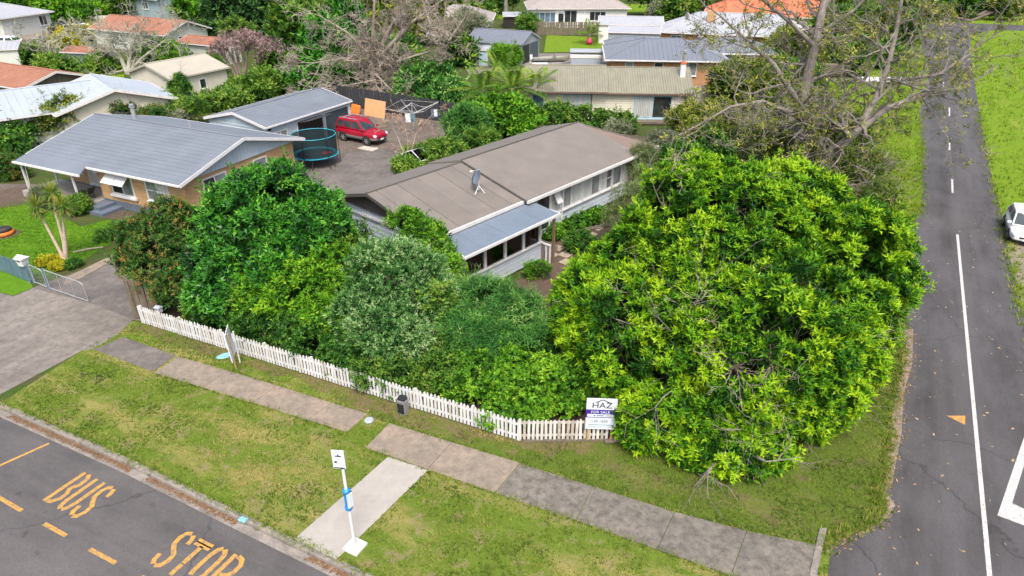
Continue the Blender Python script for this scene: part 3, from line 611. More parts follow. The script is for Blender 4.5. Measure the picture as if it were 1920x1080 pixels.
def window(T, x, y, z, w, h, rz=0, cols=2, rows=1, fm='white_paint', panes='glass_dark', fw=.085, sill=True, split=None, name='window'):
    """frame and panes; (x, y, z) = lower left corner on the wall face; local -y is outward"""
    mb = MB(); mb.box(0, w, -.06, .0, 0, fw).box(0, w, -.06, .0, h - fw, h).box(0, fw, -.058, 0, fw, h - fw).box(w - fw, w, -.058, 0, fw, h - fw)
    xs = [w * i / cols for i in range(cols + 1)] if split is None else [0, *[w * s for s in split], w]
    for q in xs[1:-1]: mb.box(q - fw * .4, q + fw * .4, -.055, 0, fw, h - fw)
    for k in range(1, rows): mb.box(fw, w - fw, -.05, 0, h * k / rows - fw * .3, h * k / rows + fw * .3)
    if sill: mb.box(-.06, w + .06, -.13, 0, -.06, 0)
    o = mb.build(name, fm, T, (x, y, z), rz)
    pl = panes if isinstance(panes, list) else [panes] * (len(xs) - 1)
    for i in range(len(xs) - 1):
        for k in range(rows):
            MB().box(xs[i] + fw * .3, xs[i + 1] - fw * .3, -.022, -.004, h * k / rows + fw * .3, h * (k + 1) / rows - fw * .3).build('pane', pl[i % len(pl)], o)
    return o
def door(T, x, y, z, w, h, rz=0, mat='white_paint', fm='white_paint', name='door', ribs=0):
    mb = MB().box(0, w, -.03, -.004, 0, h)
    if ribs:
        k = 0
        while k * ribs < h - .05: mb.box(.02, w - .02, -.045, -.031, k * ribs + .03, k * ribs + ribs * .7); k += 1
    d = mb.build(name, mat, T, (x, y, z), rz)
    MB().box(-.08, 0, -.06, 0, 0, h + .08).box(w, w + .08, -.06, 0, 0, h + .08).box(0, w, -.06, 0, h, h + .08).build('door_frame', fm, d)
    if not ribs: MB().box(w - .14, w - .06, -.09, -.03, h * .47, h * .5).build('handle', 'metal', d)
    return d

# ---------------------------------------------------------------- brown-roofed house behind the hedge
H1 = thing('weatherboard_house', 'long pale weatherboard house with a low brown membrane roof behind the picket fence', 'house', (-6.78, 30.41, 0), R(48.6))
walls(H1, 1.35, 20.0, -3.1, 3.7, .42, 3.0, 'board_pale', boards=.24)
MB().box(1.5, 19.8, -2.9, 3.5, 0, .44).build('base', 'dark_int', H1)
MB().add([(1.3, -3.1, 3.0), (1.3, 3.7, 3.0), (1.3, 3.7, 3.2), (1.3, 1.12, 4.05), (1.3, -3.1, 3.05), (1.2, -3.1, 3.0), (1.2, 3.7, 3.0), (1.2, 3.7, 3.2), (1.2, 1.12, 4.05), (1.2, -3.1, 3.05)], [(0, 1, 2, 3, 4), (9, 8, 7, 6, 5), (0, 5, 6, 1), (1, 6, 7, 2), (2, 7, 8, 3), (3, 8, 9, 4)]).build('gable_panel', 'flash_dark', H1)
MB().box(1.2, 1.36, -3.16, 3.75, 2.55, 2.66).build('wall_capping', 'white_paint', H1)
RY, RZ, BY, BZ = 1.12, 4.2, 4.0, 3.45
rf = MB(); panel(rf, (.72, BY, BZ), (7.7, BY, BZ), (7.7, RY, RZ), (.72, RY, RZ), .1)
rf = rf.build('roof', 'roof_brown2', H1)
xs = [.72, 1.3, 2.6, 3.95, 5.25, 6.45, 7.6]; pm = ['roof_brown', 'roof_brown', 'roof_brown2', 'roof_brown', 'roof_brown2', 'roof_brown']
for i in range(6):
    b = MB(); dz = .006 * (i % 3); panel(b, (xs[i] + .01, -3.4, 3.1 + dz), (xs[i + 1] - .01, -3.4, 3.1 + dz), (xs[i + 1] - .01, RY - .005, RZ + dz), (xs[i] + .01, RY - .005, RZ + dz), .07); b.build('roof_panel', pm[i], rf)
b = MB(); panel(b, (7.3, -3.66, 3.15), (18.1, -3.66, 3.15), (18.15, RY, RZ + .12), (7.3, RY, RZ + .12), .1); b.build('roof_panel', 'roof_brown', rf)
b = MB(); panel(b, (18.1, BY, BZ + .08), (7.3, BY, BZ + .08), (7.3, RY, RZ + .12), (18.15, RY, RZ + .12), .1); b.build('roof_panel', 'roof_brown2', rf)
b = MB(); panel(b, (18.0, -3.45, 3.06), (20.7, -3.45, 3.06), (18.15, RY, RZ + .02), (18.1, RY, RZ + .02), .08); panel(b, (20.7, -3.45, 3.06), (20.7, BY, 3.2), (18.15, RY + .01, RZ + .02), (18.15, RY, RZ + .02), .08); b.build('roof_panel', 'roof_hip', rf)
MB().tube([(.7, RY, RZ + .02), (7.3, RY, RZ + .02)], .05, 6).tube([(7.3, RY, RZ + .14), (18.15, RY, RZ + .14)], .05, 6).tube([(18.15, RY, RZ + .04), (20.7, -3.45, 3.08)], .045, 6).build('ridge_cap', 'flash_dark', rf)
MB().add([(7.29, -3.66, 3.03), (7.29, RY, RZ), (7.29, RY, RZ + .125), (7.29, -3.66, 3.155), (7.22, -3.66, 3.03), (7.22, RY, RZ), (7.22, RY, RZ + .13), (7.22, -3.66, 3.16)], [(0, 1, 2, 3), (7, 6, 5, 4), (3, 2, 6, 7), (0, 4, 5, 1)]).build('step_flashing', 'flash_dark', rf)
MB().box(.7, 7.2, -3.52, -3.41, 2.95, 3.11).build('gutter', 'fascia_white', rf)
MB().box(7.25, 18.15, -3.78, -3.67, 2.99, 3.14).build('gutter', 'fascia_white', rf)
MB().box(18.15, 20.75, -3.56, -3.46, 2.92, 3.07).build('gutter', 'fascia_white', rf)
MB().add([(.68, -3.4, 2.95), (.68, RY, RZ - .15), (.68, RY, RZ + .02), (.68, -3.4, 3.12), (.715, -3.4, 2.95), (.715, RY, RZ - .15), (.715, RY, RZ + .02), (.715, -3.4, 3.12)], [(0, 1, 2, 3), (7, 6, 5, 4), (3, 2, 6, 7)]).add([(.68, BY, BZ - .17), (.68, RY, RZ - .15), (.68, RY, RZ + .02), (.68, BY, BZ + .01), (.715, BY, BZ - .17), (.715, RY, RZ - .15), (.715, RY, RZ + .02), (.715, BY, BZ + .01)], [(0, 1, 2, 3), (7, 6, 5, 4), (3, 2, 6, 7)]).build('bargeboard', 'flash_dark', rf)
MB().box(1.4, 20.5, -3.45, -3.1, 2.9, 2.94).build('soffit', 'white_paint', rf)
door(H1, 8.75, -3.12, .75, 1.05, 2.0, mat='glass_dark')
window(H1, 9.9, -3.12, 1.4, .95, 1.42, cols=1, rows=2, panes='curtain')
window(H1, 11.05, -3.12, 1.4, 1.85, 1.42, split=[.42], rows=1, panes=['glass_mid', 'curtain'])
window(H1, 12.95, -3.12, 1.4, 1.75, 1.42, split=[.5], panes=['curtain', 'glass_mid'])
window(H1, 14.75, -3.12, 1.4, 1.25, 1.42, cols=2, rows=2, panes=['curtain', 'glass_mid'])
window(H1, 16.05, -3.12, 1.4, 1.0, 1.42, cols=1, panes='glass_mid')
MB().add([(0, 0, 0), (.5, 0, 0), (.5, -.34, -.62), (0, -.34, -.62), (0, .03, 0), (.5, .03, 0), (.5, -.31, -.62), (0, -.31, -.62)], [(0, 1, 2, 3), (7, 6, 5, 4), (0, 4, 5, 1), (3, 2, 6, 7), (0, 3, 7, 4), (1, 5, 6, 2)]).build('open_sash', 'white_paint', H1, (10.1, -3.2, 2.72))
MB().tube([(10.95, -3.2, 2.95), (10.95, -3.2, .35)], .045, 8).build('downpipe', 'white_paint', H1)
MB().box(17.2, 17.75, -3.2, -3.1, .5, 2.95).build('corner_panel', 'white_paint', H1)
MB().box(11.0, 17.1, -3.21, -3.14, 1.28, 1.36).build('sill_board', 'white_paint', H1)
# sunroom
walls(H1, 1.6, 7.3, -4.6, -3.08, .12, 1.05, 'board_pale', boards=.23, name='sunroom_wall')
MB().box(1.75, 7.15, -4.45, -3.1, 1.05, 1.07).build('sunroom_floor', 'timber_grey', H1)
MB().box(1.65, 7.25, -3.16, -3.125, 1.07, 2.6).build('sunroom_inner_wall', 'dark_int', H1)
MB().box(1.5, 7.4, -4.72, -4.5, 1.05, 1.12).box(1.5, 1.68, -4.5, -3.1, 1.05, 1.115).build('sunroom_sill', 'white_paint', H1)
posts = [1.66, 3.05, 4.5, 5.9, 7.22]
for i, x in enumerate(posts): MB().box(x - .08, x + .08, -4.66, -4.5, 1.12, 2.62).build('sunroom_post', 'white_paint', H1)
MB().box(1.58, 1.74, -3.3, -3.16, 1.12, 2.75).box(1.58, 1.74, -3.95, -3.85, 1.12, 2.7).build('sunroom_post', 'white_paint', H1)
for i in range(4): MB().box(posts[i] + .08, posts[i + 1] - .08, -4.585, -4.57, 1.12, 2.5).build('pane', 'glass_clear', H1)
MB().box(1.655, 1.67, -4.5, -3.3, 1.12, 2.6).build('pane', 'glass_clear', H1)
MB().box(7.215, 7.23, -4.5, -3.15, 1.12, 2.6).build('pane', 'glass_clear', H1)
MB().box(1.5, 7.4, -4.68, -4.5, 2.5, 2.62).build('head_beam', 'white_paint', H1)
for x in (3.05, 5.9):
    b = MB(); b.obox((x, -4.95, 2.55), (.05, .62, .05)).obox((x, -4.84, 2.4), (.04, .42, .04), (R(-38), 0, 0)).obox((x, -4.75, 2.42), (.03, .06, .22)); b.build('bracket', 'white_paint', H1)
sr = MB(); slope(sr, (.95, -5.32, 2.70), (7.9, -5.32, 2.70), (7.9, -3.2, 2.93), (.95, -3.2, 2.93), .04, .5, .018, .05); sr = sr.build('sunroom_roof', 'roof_sun', H1)
for i, (x0, x1) in enumerate([(1.0, 1.7), (2.3, 3.0), (4.1, 4.7), (6.6, 7.3)]):
    b = MB(); panel(b, (x0, -5.3, 2.706 + .004), (x1, -5.3, 2.71), (x1, -3.25, 2.932), (x0, -3.25, 2.932), .004); b.build('roof_sheet', 'roof_pale' if i == 9 else 'roof_sun', sr)
MB().box(.92, 7.93, -5.42, -5.33, 2.6, 2.72).box(7.9, 7.95, -5.33, -3.2, 2.66, 2.75).box(.9, .95, -5.33, -3.2, 2.6, 2.78).build('gutter', 'white_paint', sr)
MB().box(7.45, 7.57, -5.36, -5.24, 0, 2.68).build('veranda_post', 'timber_post', H1)
MB().box(7.32, 7.4, -5.0, -4.92, 0, 1.0).box(7.3, 7.42, -5.25, -4.62, 1.0, 1.06).box(7.32, 7.4, -5.24, -5.17, 0, 1.0).build('step_rail', 'white_paint', H1)
MB().box(7.35, 8.6, -4.7, -3.15, 0, .5).box(8.6, 8.95, -4.5, -3.4, 0, .25).build('entry_steps', 'conc_path', H1)
# dish on the roof
DI = thing('satellite_dish', 'grey-blue satellite dish on a tripod standing on the brown roof', 'satellite dish', (-1.73, 33.70, 3.36), R(40))
for a in (80, 200, 320): MB().tube([(.42 * math.cos(R(a)), .42 * math.sin(R(a)), -.05 - .15 * math.sin(R(a + 40))), (0, 0, .55)], .022, 6).build('tripod_leg', 'metal_white', DI)
MB().tube([(0, 0, .3), (0, 0, .85)], .03, 8).build('mast', 'metal_white', DI)
dm = MB().lathe([(.02, .0), (.2, .025), (.34, .075), (.43, .13), (.44, .135), (.34, .09), (.2, .045), (.02, .02)], 24); d_ = dm.build('reflector', 'roof_sun', DI, (0, .02, .95), rot=(R(-62), 0, R(70)), smooth=True)
MB().tube([(0, -.42, .12), (0, -.18, .5)], .014, 6).build('feed_arm', 'metal', d_)
MB().tube([(0, -.18, .46), (0, -.14, .56)], .05, 8).build('receiver', 'metal_white', d_)

# ---------------------------------------------------------------- brick house on the left
H2 = thing('brick_house', 'buff brick house with grey pressed-metal gable roof and corner porch', 'house', (-18.95, 36.95, 2.75), R(-25.3)); H2.location.z = 0
gable_roof(H2, -13.7, .05, 0, 10.6, 2.75, 4.15, 'roof_grey', 'white_paint', pitch=0, bands=.37)
b = MB(); slope(b, (-13.7, -.85, 2.53), (-7.4, -.85, 2.53), (-7.9, .02, 2.765), (-13.7, .02, 2.765), .07, 0); b.build('porch_roof', 'roof_grey', H2)
MB().box(-13.75, -7.4, -.95, -.85, 2.42, 2.54).build('porch_gutter', 'white_paint', H2)
walls(H2, -8.0, -.55, .6, 10.0, .5, 2.7, 'brick', name='wall')
walls(H2, -13.2, -8.0, 1.9, 10.0, .5, 2.7, 'brick', name='wall')
MB().box(-8.03, -.52, .57, 10.03, 0, .5).box(-13.23, -8.03, 1.87, 10.03, 0, .5).build('plinth', 'plinth', H2)
gm = MB().add([(-.5, .3, 2.7), (-.5, 10.3, 2.42 + .28), (-.5, 5.3, 4.05), (-.42, .3, 2.62), (-.42, 10.3, 2.62), (-.42, 5.3, 4.05)], [(0, 1, 2), (3, 5, 4), (0, 3, 4, 1), (1, 4, 5, 2), (2, 5, 3, 0)])
k = .4
while k < 10.2: gm.box(-.43, -.40, k, k + .03, 2.6, 2.6 + 1.45 * (1 - abs(k - 5.3) / 5.1)); k += .3
gm.build('gable_cladding', 'board_blue', H2)
MB().add([(-13.22, 1.0, 2.7), (-13.22, 9.8, 2.7), (-13.22, 5.3, 4.0)], [(0, 2, 1)]).build('gable_cladding', 'board_blue', H2)
window(H2, -6.85, .6, 1.0, 2.0, 1.35, cols=2, panes=['glass_dark', 'glass_mid'])
for x in (-6.85, -5.87):
    MB().add([(0, 0, 0), (.95, 0, 0), (.95, -.62, -.5), (0, -.62, -.5), (0, .03, .03), (.95, .03, .03), (.95, -.59, -.47), (0, -.59, -.47)], [(3, 2, 1, 0), (4, 5, 6, 7), (0, 1, 5, 4), (2, 3, 7, 6), (0, 4, 7, 3), (1, 2, 6, 5)]).build('open_sash', 'white_paint' if x > -6 else 'metal_white', H2, (x, .52, 2.4))
MB().box(-7.0, -4.7, .42, .58, .85, .97).build('window_box', 'white_paint', H2)
window(H2, -3.7, .6, 1.05, 1.95, 1.35, cols=2, rows=2, panes=['glass_mid', 'curtain'])
window(H2, -.55, 2.0, 1.2, 1.9, 1.15, rz=R(90), cols=2, panes=['glass_dark', 'glass_mid'])
window(H2, -.55, 6.2, 1.2, 1.2, 1.15, rz=R(90), cols=1, panes='glass_mid')
window(H2, -10.9, 1.9, .6, 2.6, 1.95, split=[.33, .66], rows=1, panes=['curtain', 'glass_mid', 'glass_mid'])
window(H2, -12.6, 1.9, 1.2, 1.2, 1.3, cols=1, panes='glass_mid')
slabp = MB().box(-14.2, -7.9, -.7, 1.86, 0, .42).build('porch_deck', 'conc_pad', H2)
MB().box(-7.9, -6.3, -.9, .56, 0, .2).box(-7.9, -6.9, -.6, .56, .2, .4).build('front_steps', 'plinth', H2)
for x, y in ((-13.5, -.6), (-13.3, 1.2), (-8.6, -.6)): MB().box(x - .05, x + .05, y - .05, y + .05, .42, 2.45).build('porch_post', 'white_paint', H2)
MB().obox((-13.25, -.6, 1.3), (.04, .04, 2.2), (0, R(10), 0)).build('porch_brace', 'white_paint', H2)
MB().tube([(-9.9, 5.5, 4.0), (-9.9, 5.5, 4.95)], .14, 12).tube([(-9.9, 5.5, 4.95), (-9.9, 5.5, 5.0)], .2, 12).tube([(-9.9, 5.5, 5.05), (-9.9, 5.5, 5.15)], .16, 12).build('flue', 'metal', H2)
MB().tube([(-5.6, 6.2, 3.8), (-5.6, 6.2, 4.35)], .05, 8).build('vent_pipe', 'metal', H2)
MB().box(-7.95, -7.7, .35, .57, 2.2, 2.5).build('porch_light', 'metal_white', H2)

# ---------------------------------------------------------------- double garage
H3 = thing('double_garage', 'pale blue weatherboard double garage with grey roof and dark roller doors', 'garage', (-18.35, 50.67, 2.40), R(62)); H3.location.z = 0
# local x runs up the yard along the door front; the doors face local -y
gable_roof(H3, -.15, 9.75, 0, 6.6, 2.4, 3.15, 'roof_grey', 'white_paint', pitch=0, bands=.37)
walls(H3, .1, 9.55, .3, 6.35, 0, 2.34, 'board_blue', zr=3.05, boards=.26)
door(H3, 3.35, .28, 0, 2.85, 1.95, mat='black', name='open_doorway')
MB().obox((4.78, -.35, 2.02), (2.8, 1.5, .05), (R(-14), 0, 0)).build('tilt_door', 'fence_black', H3)
door(H3, 6.55, .28, 0, 2.85, 1.95, mat='steel_dark', name='roller_door', ribs=.12)
window(H3, .7, .28, 1.0, 1.5, .75, cols=2, panes='glass_mid')
MB().box(.35, .5, .1, .28, 2.0, 2.15).build('wall_lamp', 'black', H3)
MB().box(.02, .1, .2, .3, 0, 2.34).box(9.45, 9.62, .15, .3, 0, 2.34).build('corner_board', 'white_paint', H3)

# ---------------------------------------------------------------- tan-roofed house at the back
H4 = thing('tan_roof_house', 'cream house with tan corrugated roof and wide curtained sliding door', 'house', (2.35, 61.20, 2.70), R(-3)); H4.location.z = 0
gable_roof(H4, -1.3, 6.05, -.1, 7.2, 2.75, 4.35, 'roof_tan', 'roof_tan', pitch=.22, h=.035, gut='gutter_brown')
gable_roof(H4, 6.1, 13.6, .15, 7.0, 2.62, 4.2, 'roof_tan', 'roof_tan', pitch=.22, h=.035, gut='gutter_brown')
walls(H4, -.9, 13.2, .5, 6.6, .25, 2.62, 'wall_cream', boards=.2)
MB().box(-.8, 13.1, .6, 6.5, 0, .26).build('base', 'timber_grey', H4)
window(H4, 8.45, .48, .35, 3.4, 2.05, cols=2, fm='trim_blue', panes=['curtain', 'glass_dark'], fw=.12, name='sliding_door')
for i in range(9): MB().tube([(8.65 + .16 * i, .41, .5), (8.65 + .16 * i, .41, 2.28)], .045, 5).build('curtain_fold', 'curtain', H4)
window(H4, 2.25, .48, 1.3, 2.3, 1.1, cols=2, fm='trim_blue', panes='curtain', fw=.1)
window(H4, -.6, .48, 1.3, 1.1, 1.1, cols=1, fm='trim_blue', panes='glass_blue', fw=.1)
MB().box(8.2, 12.2, -.6, .46, .1, .3).box(11.2, 11.35, -.6, -.45, .3, 1.2).build('back_deck', 'timber_grey', H4)
MB().box(12.6, 13.05, 2.3, 2.75, 3.2, 4.75).build('chimney', 'white_paint', H4)
MB().box(12.56, 13.09, 2.26, 2.79, 4.75, 4.92).build('chimney_cap', 'roof_orange', H4)
MB().tube([(12.83, 2.53, 4.9), (12.83, 2.53, 5.7)], .12, 10).tube([(12.83, 2.53, 5.7), (12.83, 2.53, 5.9)], .2, 10).build('flue', 'metal', H4)
MB().tube([(4.7, .4, 2.6), (4.7, .4, .2)], .05, 6).tube([(12.9, .4, 2.5), (12.9, .4, .2)], .05, 6).build('downpipe', 'gutter_brown', H4)
MB().box(5.0, 5.35, .3, .48, .9, 1.25).build('meter_box', 'black', H4)
# brick house with slate-blue hip roof
H5 = thing('hip_roof_brick_house', 'orange brick house with slate blue hip roof behind the tan roof', 'house', (10.08, 76.59, 2.70), R(-5)); H5.location.z = 0
hip_roof(H5, 0, 13.2, 0, 9.4, 2.8, 4.35, 'roof_grey2', 'white_paint', pitch=.5)
walls(H5, .6, 12.6, .6, 8.8, 0, 2.75, 'brick_red')
hip_roof(H5, 9.0, 19.5, 5.2, 12.0, 2.79, 3.95, 'roof_grey2', 'white_paint', pitch=.5)
walls(H5, 9.6, 18.9, 5.8, 11.4, 0, 2.74, 'brick_red')
hip_roof(H5, .2, 6.0, 8.2, 13, 2.78, 3.7, 'roof_grey2', 'white_paint', pitch=.5)
walls(H5, .8, 5.5, 8.7, 12.5, 0, 2.74, 'brick_red')
for x, w, p in ((2.2, .9, 'glass_mid'), (5.3, 1.0, 'glass_dark'), (8.9, 1.0, 'glass_mid')): window(H5, x, .58, 1.1, w, 1.4, cols=1, panes=p)
window(H5, 12.6, 1.5, 1.1, 1.4, 1.4, rz=R(90), cols=2); window(H5, 12.6, 3.9, 1.1, 1.3, 1.4, rz=R(90), cols=2)
window(H5, 13.4, 5.78, .8, 2.2, 1.8, cols=2, panes='roof_pale')
door(H5, 16.4, 5.78, .3, 1.0, 2.1)
MB().tube([(10.5, 4.2, 3.6), (10.5, 4.2, 4.5)], .1, 8).tube([(10.4, 4.1, 4.45), (10.6, 4.3, 4.65)], .3, 8).build('roof_vent', 'metal', H5)

def simple_house(name, label, loc, ang, L, W, ze, zr, roof, wall, hip=False, wins=(), pitch=.5, ov=.5, boards=0, fm='fascia_white', bands=0, cat='house', doors=(), base=None, gut=None):
    T = thing(name, label, cat, (loc[0], loc[1], 0), R(ang))
    (hip_roof if hip else gable_roof)(T, 0, L, 0, W, ze, zr, roof, fm, pitch=pitch, bands=bands, gut=gut)
    walls(T, ov, L - ov, ov, W - ov, 0, ze - .04, wall, zr=None if hip else zr - (zr - ze) * .12 - .04, boards=boards)
    for side, a, z, w, h, p in wins:
        if side == 'f': window(T, a, ov - .01, z, w, h, cols=max(1, round(w / .9)), panes=p)
        if side == 'r': window(T, L - ov + .01, a, z, w, h, rz=R(90), cols=max(1, round(w / .9)), panes=p)
    for side, a, w, h, m in doors:
        if side == 'f': door(T, a, ov - .01, 0, w, h, mat=m)
        if side == 'r': door(T, L - ov + .01, a, 0, w, h, rz=R(90), mat=m)
    return T

# ---------------------------------------------------------------- neighbouring houses
T = simple_house('pale_roof_house', 'house with pale blue-white long-run roof at the left edge behind the brick house', (-47.3, 45.2), 40, 18, 7.6, 2.6, 4.0, 'roof_pale', 'wall_greygreen', pitch=.6, wins=[('f', 9, 1, 1.6, 1.2, 'glass_mid'), ('f', 12.2, 1, 1.6, 1.2, 'glass_dark')])
w_ = simple_house('cream_gable_house', 'cream gabled house wing with pale roof and white windows behind the chimney flue', (-28.7, 59.3), 130, 8.5, 9.2, 2.6, 3.95, 'roof_pale', 'wall_cream', pitch=.6)
window(w_, .49, 3.6, .9, 1.5, 1.15, rz=R(-90), cols=2, panes='glass_blue'); window(w_, .49, 5.6, .9, 1.2, 1.15, rz=R(-90), cols=1, panes='glass_mid')
T = simple_house('beige_garage', 'white garage with weathered beige roof among the back gardens', (-32.65, 66.7), 60, 7.0, 6.8, 2.7, 3.75, 'roof_beige', 'wall_cream', pitch=0, ov=.25, wins=[('f', 3.3, 1.1, .8, 1.0, 'glass_dark')], doors=[('f', 1.2, .8, 1.9, 'dark_int')], cat='garage', fm='roof_beige')
simple_house('rust_roof_house', 'house with a faded rust-red roof at the left edge of the picture', (-41.0, 68.9), 152, 9, 7.0, 2.6, 3.6, 'roof_rust', 'timber_grey', pitch=.5)
simple_house('red_roof_house', 'house with red-brown gable roof and pale green gable wall behind the bare trees', (-60, 102.3), -26, 15.5, 8, 2.6, 4.0, 'roof_rust', 'wall_greygreen', pitch=.6, wins=[('r', 2.5, 1, .8, 1.1, 'glass_dark'), ('r', 4.0, 1, .8, 1.1, 'glass_dark'), ('f', 5, 1, 2, 1.1, 'glass_mid')])
simple_house('red_roof_shed', 'low pale shed with a small red-brown roof beside the pink flowering tree', (-42.5, 90.5), -26, 7.0, 4.2, 2.5, 3.1, 'roof_rust', 'wall_greygreen', pitch=.6, ov=.2, cat='shed')
simple_house('white_corner_house', 'white house with white hip roof in the top left corner', (-77.5, 110.2), 76, 10, 10, 2.9, 4.6, 'roof_white', 'wall_greygreen', hip=True, wins=[('f', 7.2, 1.0, 1.5, 1.5, 'glass_dark')], doors=[('f', 1.0, .9, 2.1, 'white_paint')])
simple_house('blue_grey_house', 'blue-grey weatherboard house with white window at the top left behind trees', (-73, 136), -27, 11, 8, 3.6, 5.6, 'roof_white', 'wall_blue', boards=.25, wins=[('f', 6.2, 1.8, 1.7, 1.2, 'glass_dark'), ('f', 2.2, 1.8, 1.4, 1.2, 'glass_dark')])
t = simple_house('white_top_house', 'white bungalow with grey-brown hip roof at the top centre', (2.6, 123.4), 2, 17.5, 11, 2.95, 5.4, 'roof_greybrown', 'wall_white', hip=True, pitch=.5, wins=[('f', 1.2, .7, 3.6, 1.6, 'glass_blue'), ('f', 10.6, .9, 2.8, 1.5, 'glass_dark'), ('f', 6.3, .6, 2.2, 2.0, 'glass_dark')], doors=[('f', 5.3, .9, 2.1, 'glass_dark')])
MB().box(5.0, 9.6, -1.2, .4, 0, .5).box(5.0, 5.1, -1.2, -1.1, .5, 2.7).box(9.5, 9.6, -1.2, -1.1, .5, 2.7).build('porch', 'white_paint', t)
simple_house('carport_annexe', 'low white flat-roofed carport left of the white bungalow', (-1.5, 121.5), 2, 4.2, 5, 2.0, 2.3, 'roof_white', 'dark_int', pitch=.6, ov=.15, cat='carport')
t = simple_house('grey_garage', 'blue-grey steel garage with its gable door half open beside the boat', (-6.0, 92.0), -24, 7.9, 6.2, 2.5, 3.6, 'roof_grey2', 'wall_grey', pitch=.5, ov=.12, wins=[('f', 2.6, 1.1, 1.8, .9, 'glass_dark'), ('f', 5.6, 1.2, .9, .7, 'glass_mid')], cat='garage', fm='wall_grey')
MB().box(7.8, 7.84, .5, 2.6, 0, 2.2).build('open_doorway', 'black', t); MB().box(7.8, 7.86, 2.9, 5.6, 0, 2.2).build('roller_door', 'steel_dark', t)
t = simple_house('garden_shed', 'small white garden shed with flat roof left of the grey garage', (-5.03, 88.79), -10, 2.6, 2.2, 1.9, 2.15, 'roof_white', 'wall_grey', pitch=0, ov=.08, doors=[('f', 1.0, .9, 1.7, 'trim_blue')], cat='shed')
t = simple_house('grey_weatherboard_cottage', 'grey weatherboard cottage with white roof left of the big white roof', (12.7, 95.8), -10, 6.9, 4.5, 3.0, 3.5, 'roof_white', 'wall_grey', pitch=0, boards=.3, ov=.12, wins=[('f', 2.4, 1.5, 1.2, .9, 'roof_white')])
simple_house('white_roof_annexe', 'low annexe with shiny ribbed white roof behind the grey cottage', (12.6, 106), -6, 9.5, 5, 2.7, 3.5, 'roof_white', 'wall_white', pitch=.45, ov=.12)
t = simple_house('white_roof_house', 'house with a wide white hip roof and brick chimney behind the bare tree', (19.6, 97.5), -17, 20, 10, 2.8, 4.9, 'roof_white', 'brick_red', hip=True, pitch=.5, wins=[('f', 1.8, 1.1, 1.6, 1.3, 'glass_blue')])
MB().box(6.2, 7.3, 2.6, 3.6, 3.4, 5.3).build('chimney', 'brick', t)
MB().tube([(3.6, 3, 3.9), (3.6, 3, 4.6)], .05, 6).tube([(3.5, 2.9, 4.6), (3.6, 3.0, 4.62)], .4, 10).build('roof_dish', 'metal', t)
simple_house('orange_roof_house', 'house with bright orange tiled roof at the top right behind the bare tree', (30.5, 116.5), -17, 21, 11, 2.9, 5.4, 'roof_orange', 'wall_white', hip=True, pitch=0, bands=.5)
simple_house('brown_hip_house', 'house with a brown-grey hip roof far behind the conifer', (-14.0, 112.5), -2, 11, 9, 2.5, 4.2, 'roof_greybrown', 'wall_white', hip=True, pitch=0)
simple_house('green_roof_shed', 'small white shed with pale green roof behind the wispy shrub', (-9.89, 116.46), -25, 4, 4, 2.4, 3.0, 'roof_pale', 'wall_white', pitch=.4, ov=.15, cat='shed')
simple_house('rusty_shed', 'tumbledown shed with a part rusted iron roof in the back garden', (-55.26, 87.03), -12, 5.4, 3.2, 1.9, 2.3, 'roof_rust', 'wall_grey', pitch=.3, ov=.1, cat='shed')
simple_house('pale_wall_annexe', 'pale lean-to annexe at the left edge above the rust roof', (-64.26, 84.34), 20, 5, 4, 2.4, 3.0, 'roof_white', 'wall_greygreen', pitch=.5, ov=.1, cat='shed')

# ---------------------------------------------------------------- fences
def paling_mesh(w, h, t, style, mat, name='paling'):
    if style == 'point': prof = [(-w / 2, 0), (w / 2, 0), (w / 2, h - .09), (w * .30, h - .035), (0, h), (-w * .30, h - .035), (-w / 2, h - .09)]
    elif style == 'gothic': prof = [(-w / 2, 0), (w / 2, 0), (w / 2, h - .13), (w * .2, h - .09), (w * .42, h - .05), (0, h), (-w * .42, h - .05), (-w * .2, h - .09), (-w / 2, h - .13)]
    else: prof = [(-w / 2, 0), (w / 2, 0), (w / 2, h), (-w / 2, h)]
    n = len(prof); mb = MB().add([(x, -t / 2, z) for x, z in prof] + [(x, t / 2, z) for x, z in prof], [tuple(range(n)), tuple(range(2 * n - 1, n - 1, -1))] + [(i, n + i, n + (i + 1) % n, (i + 1) % n) for i in range(n)])
    return mb.mesh(name, mat)
def fence(name, label, p0, p1, h, w, step, mat, style='flat', t=.02, rails=(.2, .75), post=2.4, pmat=None, jitter=.01, z0=.05, seed=1, cat='fence', piece='paling', dz=.0, mats=None):
    a = Vector(p0); b = Vector(p1); L = (b - a).length; T = thing(name, label, cat, (a.x, a.y, 0), math.atan2((b - a).y, (b - a).x)); rn = random.Random(seed)
    ms = [paling_mesh(w, h, t, style, q, piece) for q in (mats or [mat])]
    for r_ in rails: MB().box(0, L, t / 2 + .002, t / 2 + .045, z0 + h * r_ - .04, z0 + h * r_ + .04).build('rail', mat, T)
    k = 0
    while k * post < L + .05:
        MB().box(k * post - .045, k * post + .045, t / 2 + .047, t / 2 + .137, 0, z0 + h * .93).build('post', pmat or mat, T); k += 1
    n = int(L / step)
    for i in range(n + 1):
        put(piece, ms[rn.randrange(len(ms))], T, (i * step, rn.uniform(-.006, .006), z0 + rn.uniform(-jitter, jitter)), (rn.uniform(-.02, .02), rn.uniform(-.025, .025) , rn.uniform(-.03, .03)), (1, 1, rn.uniform(.985, 1.01)))
    return T
fence('picket_fence', 'long white picket fence below the hedge along the footpath', (-16.63, 26.32), (0.28, 18.39), .90, .098, .150, 'white_paint', 'point', jitter=.012, seed=3, piece='picket', mats=['white_paint', 'white_paint', 'white_aged'], z0=.06)
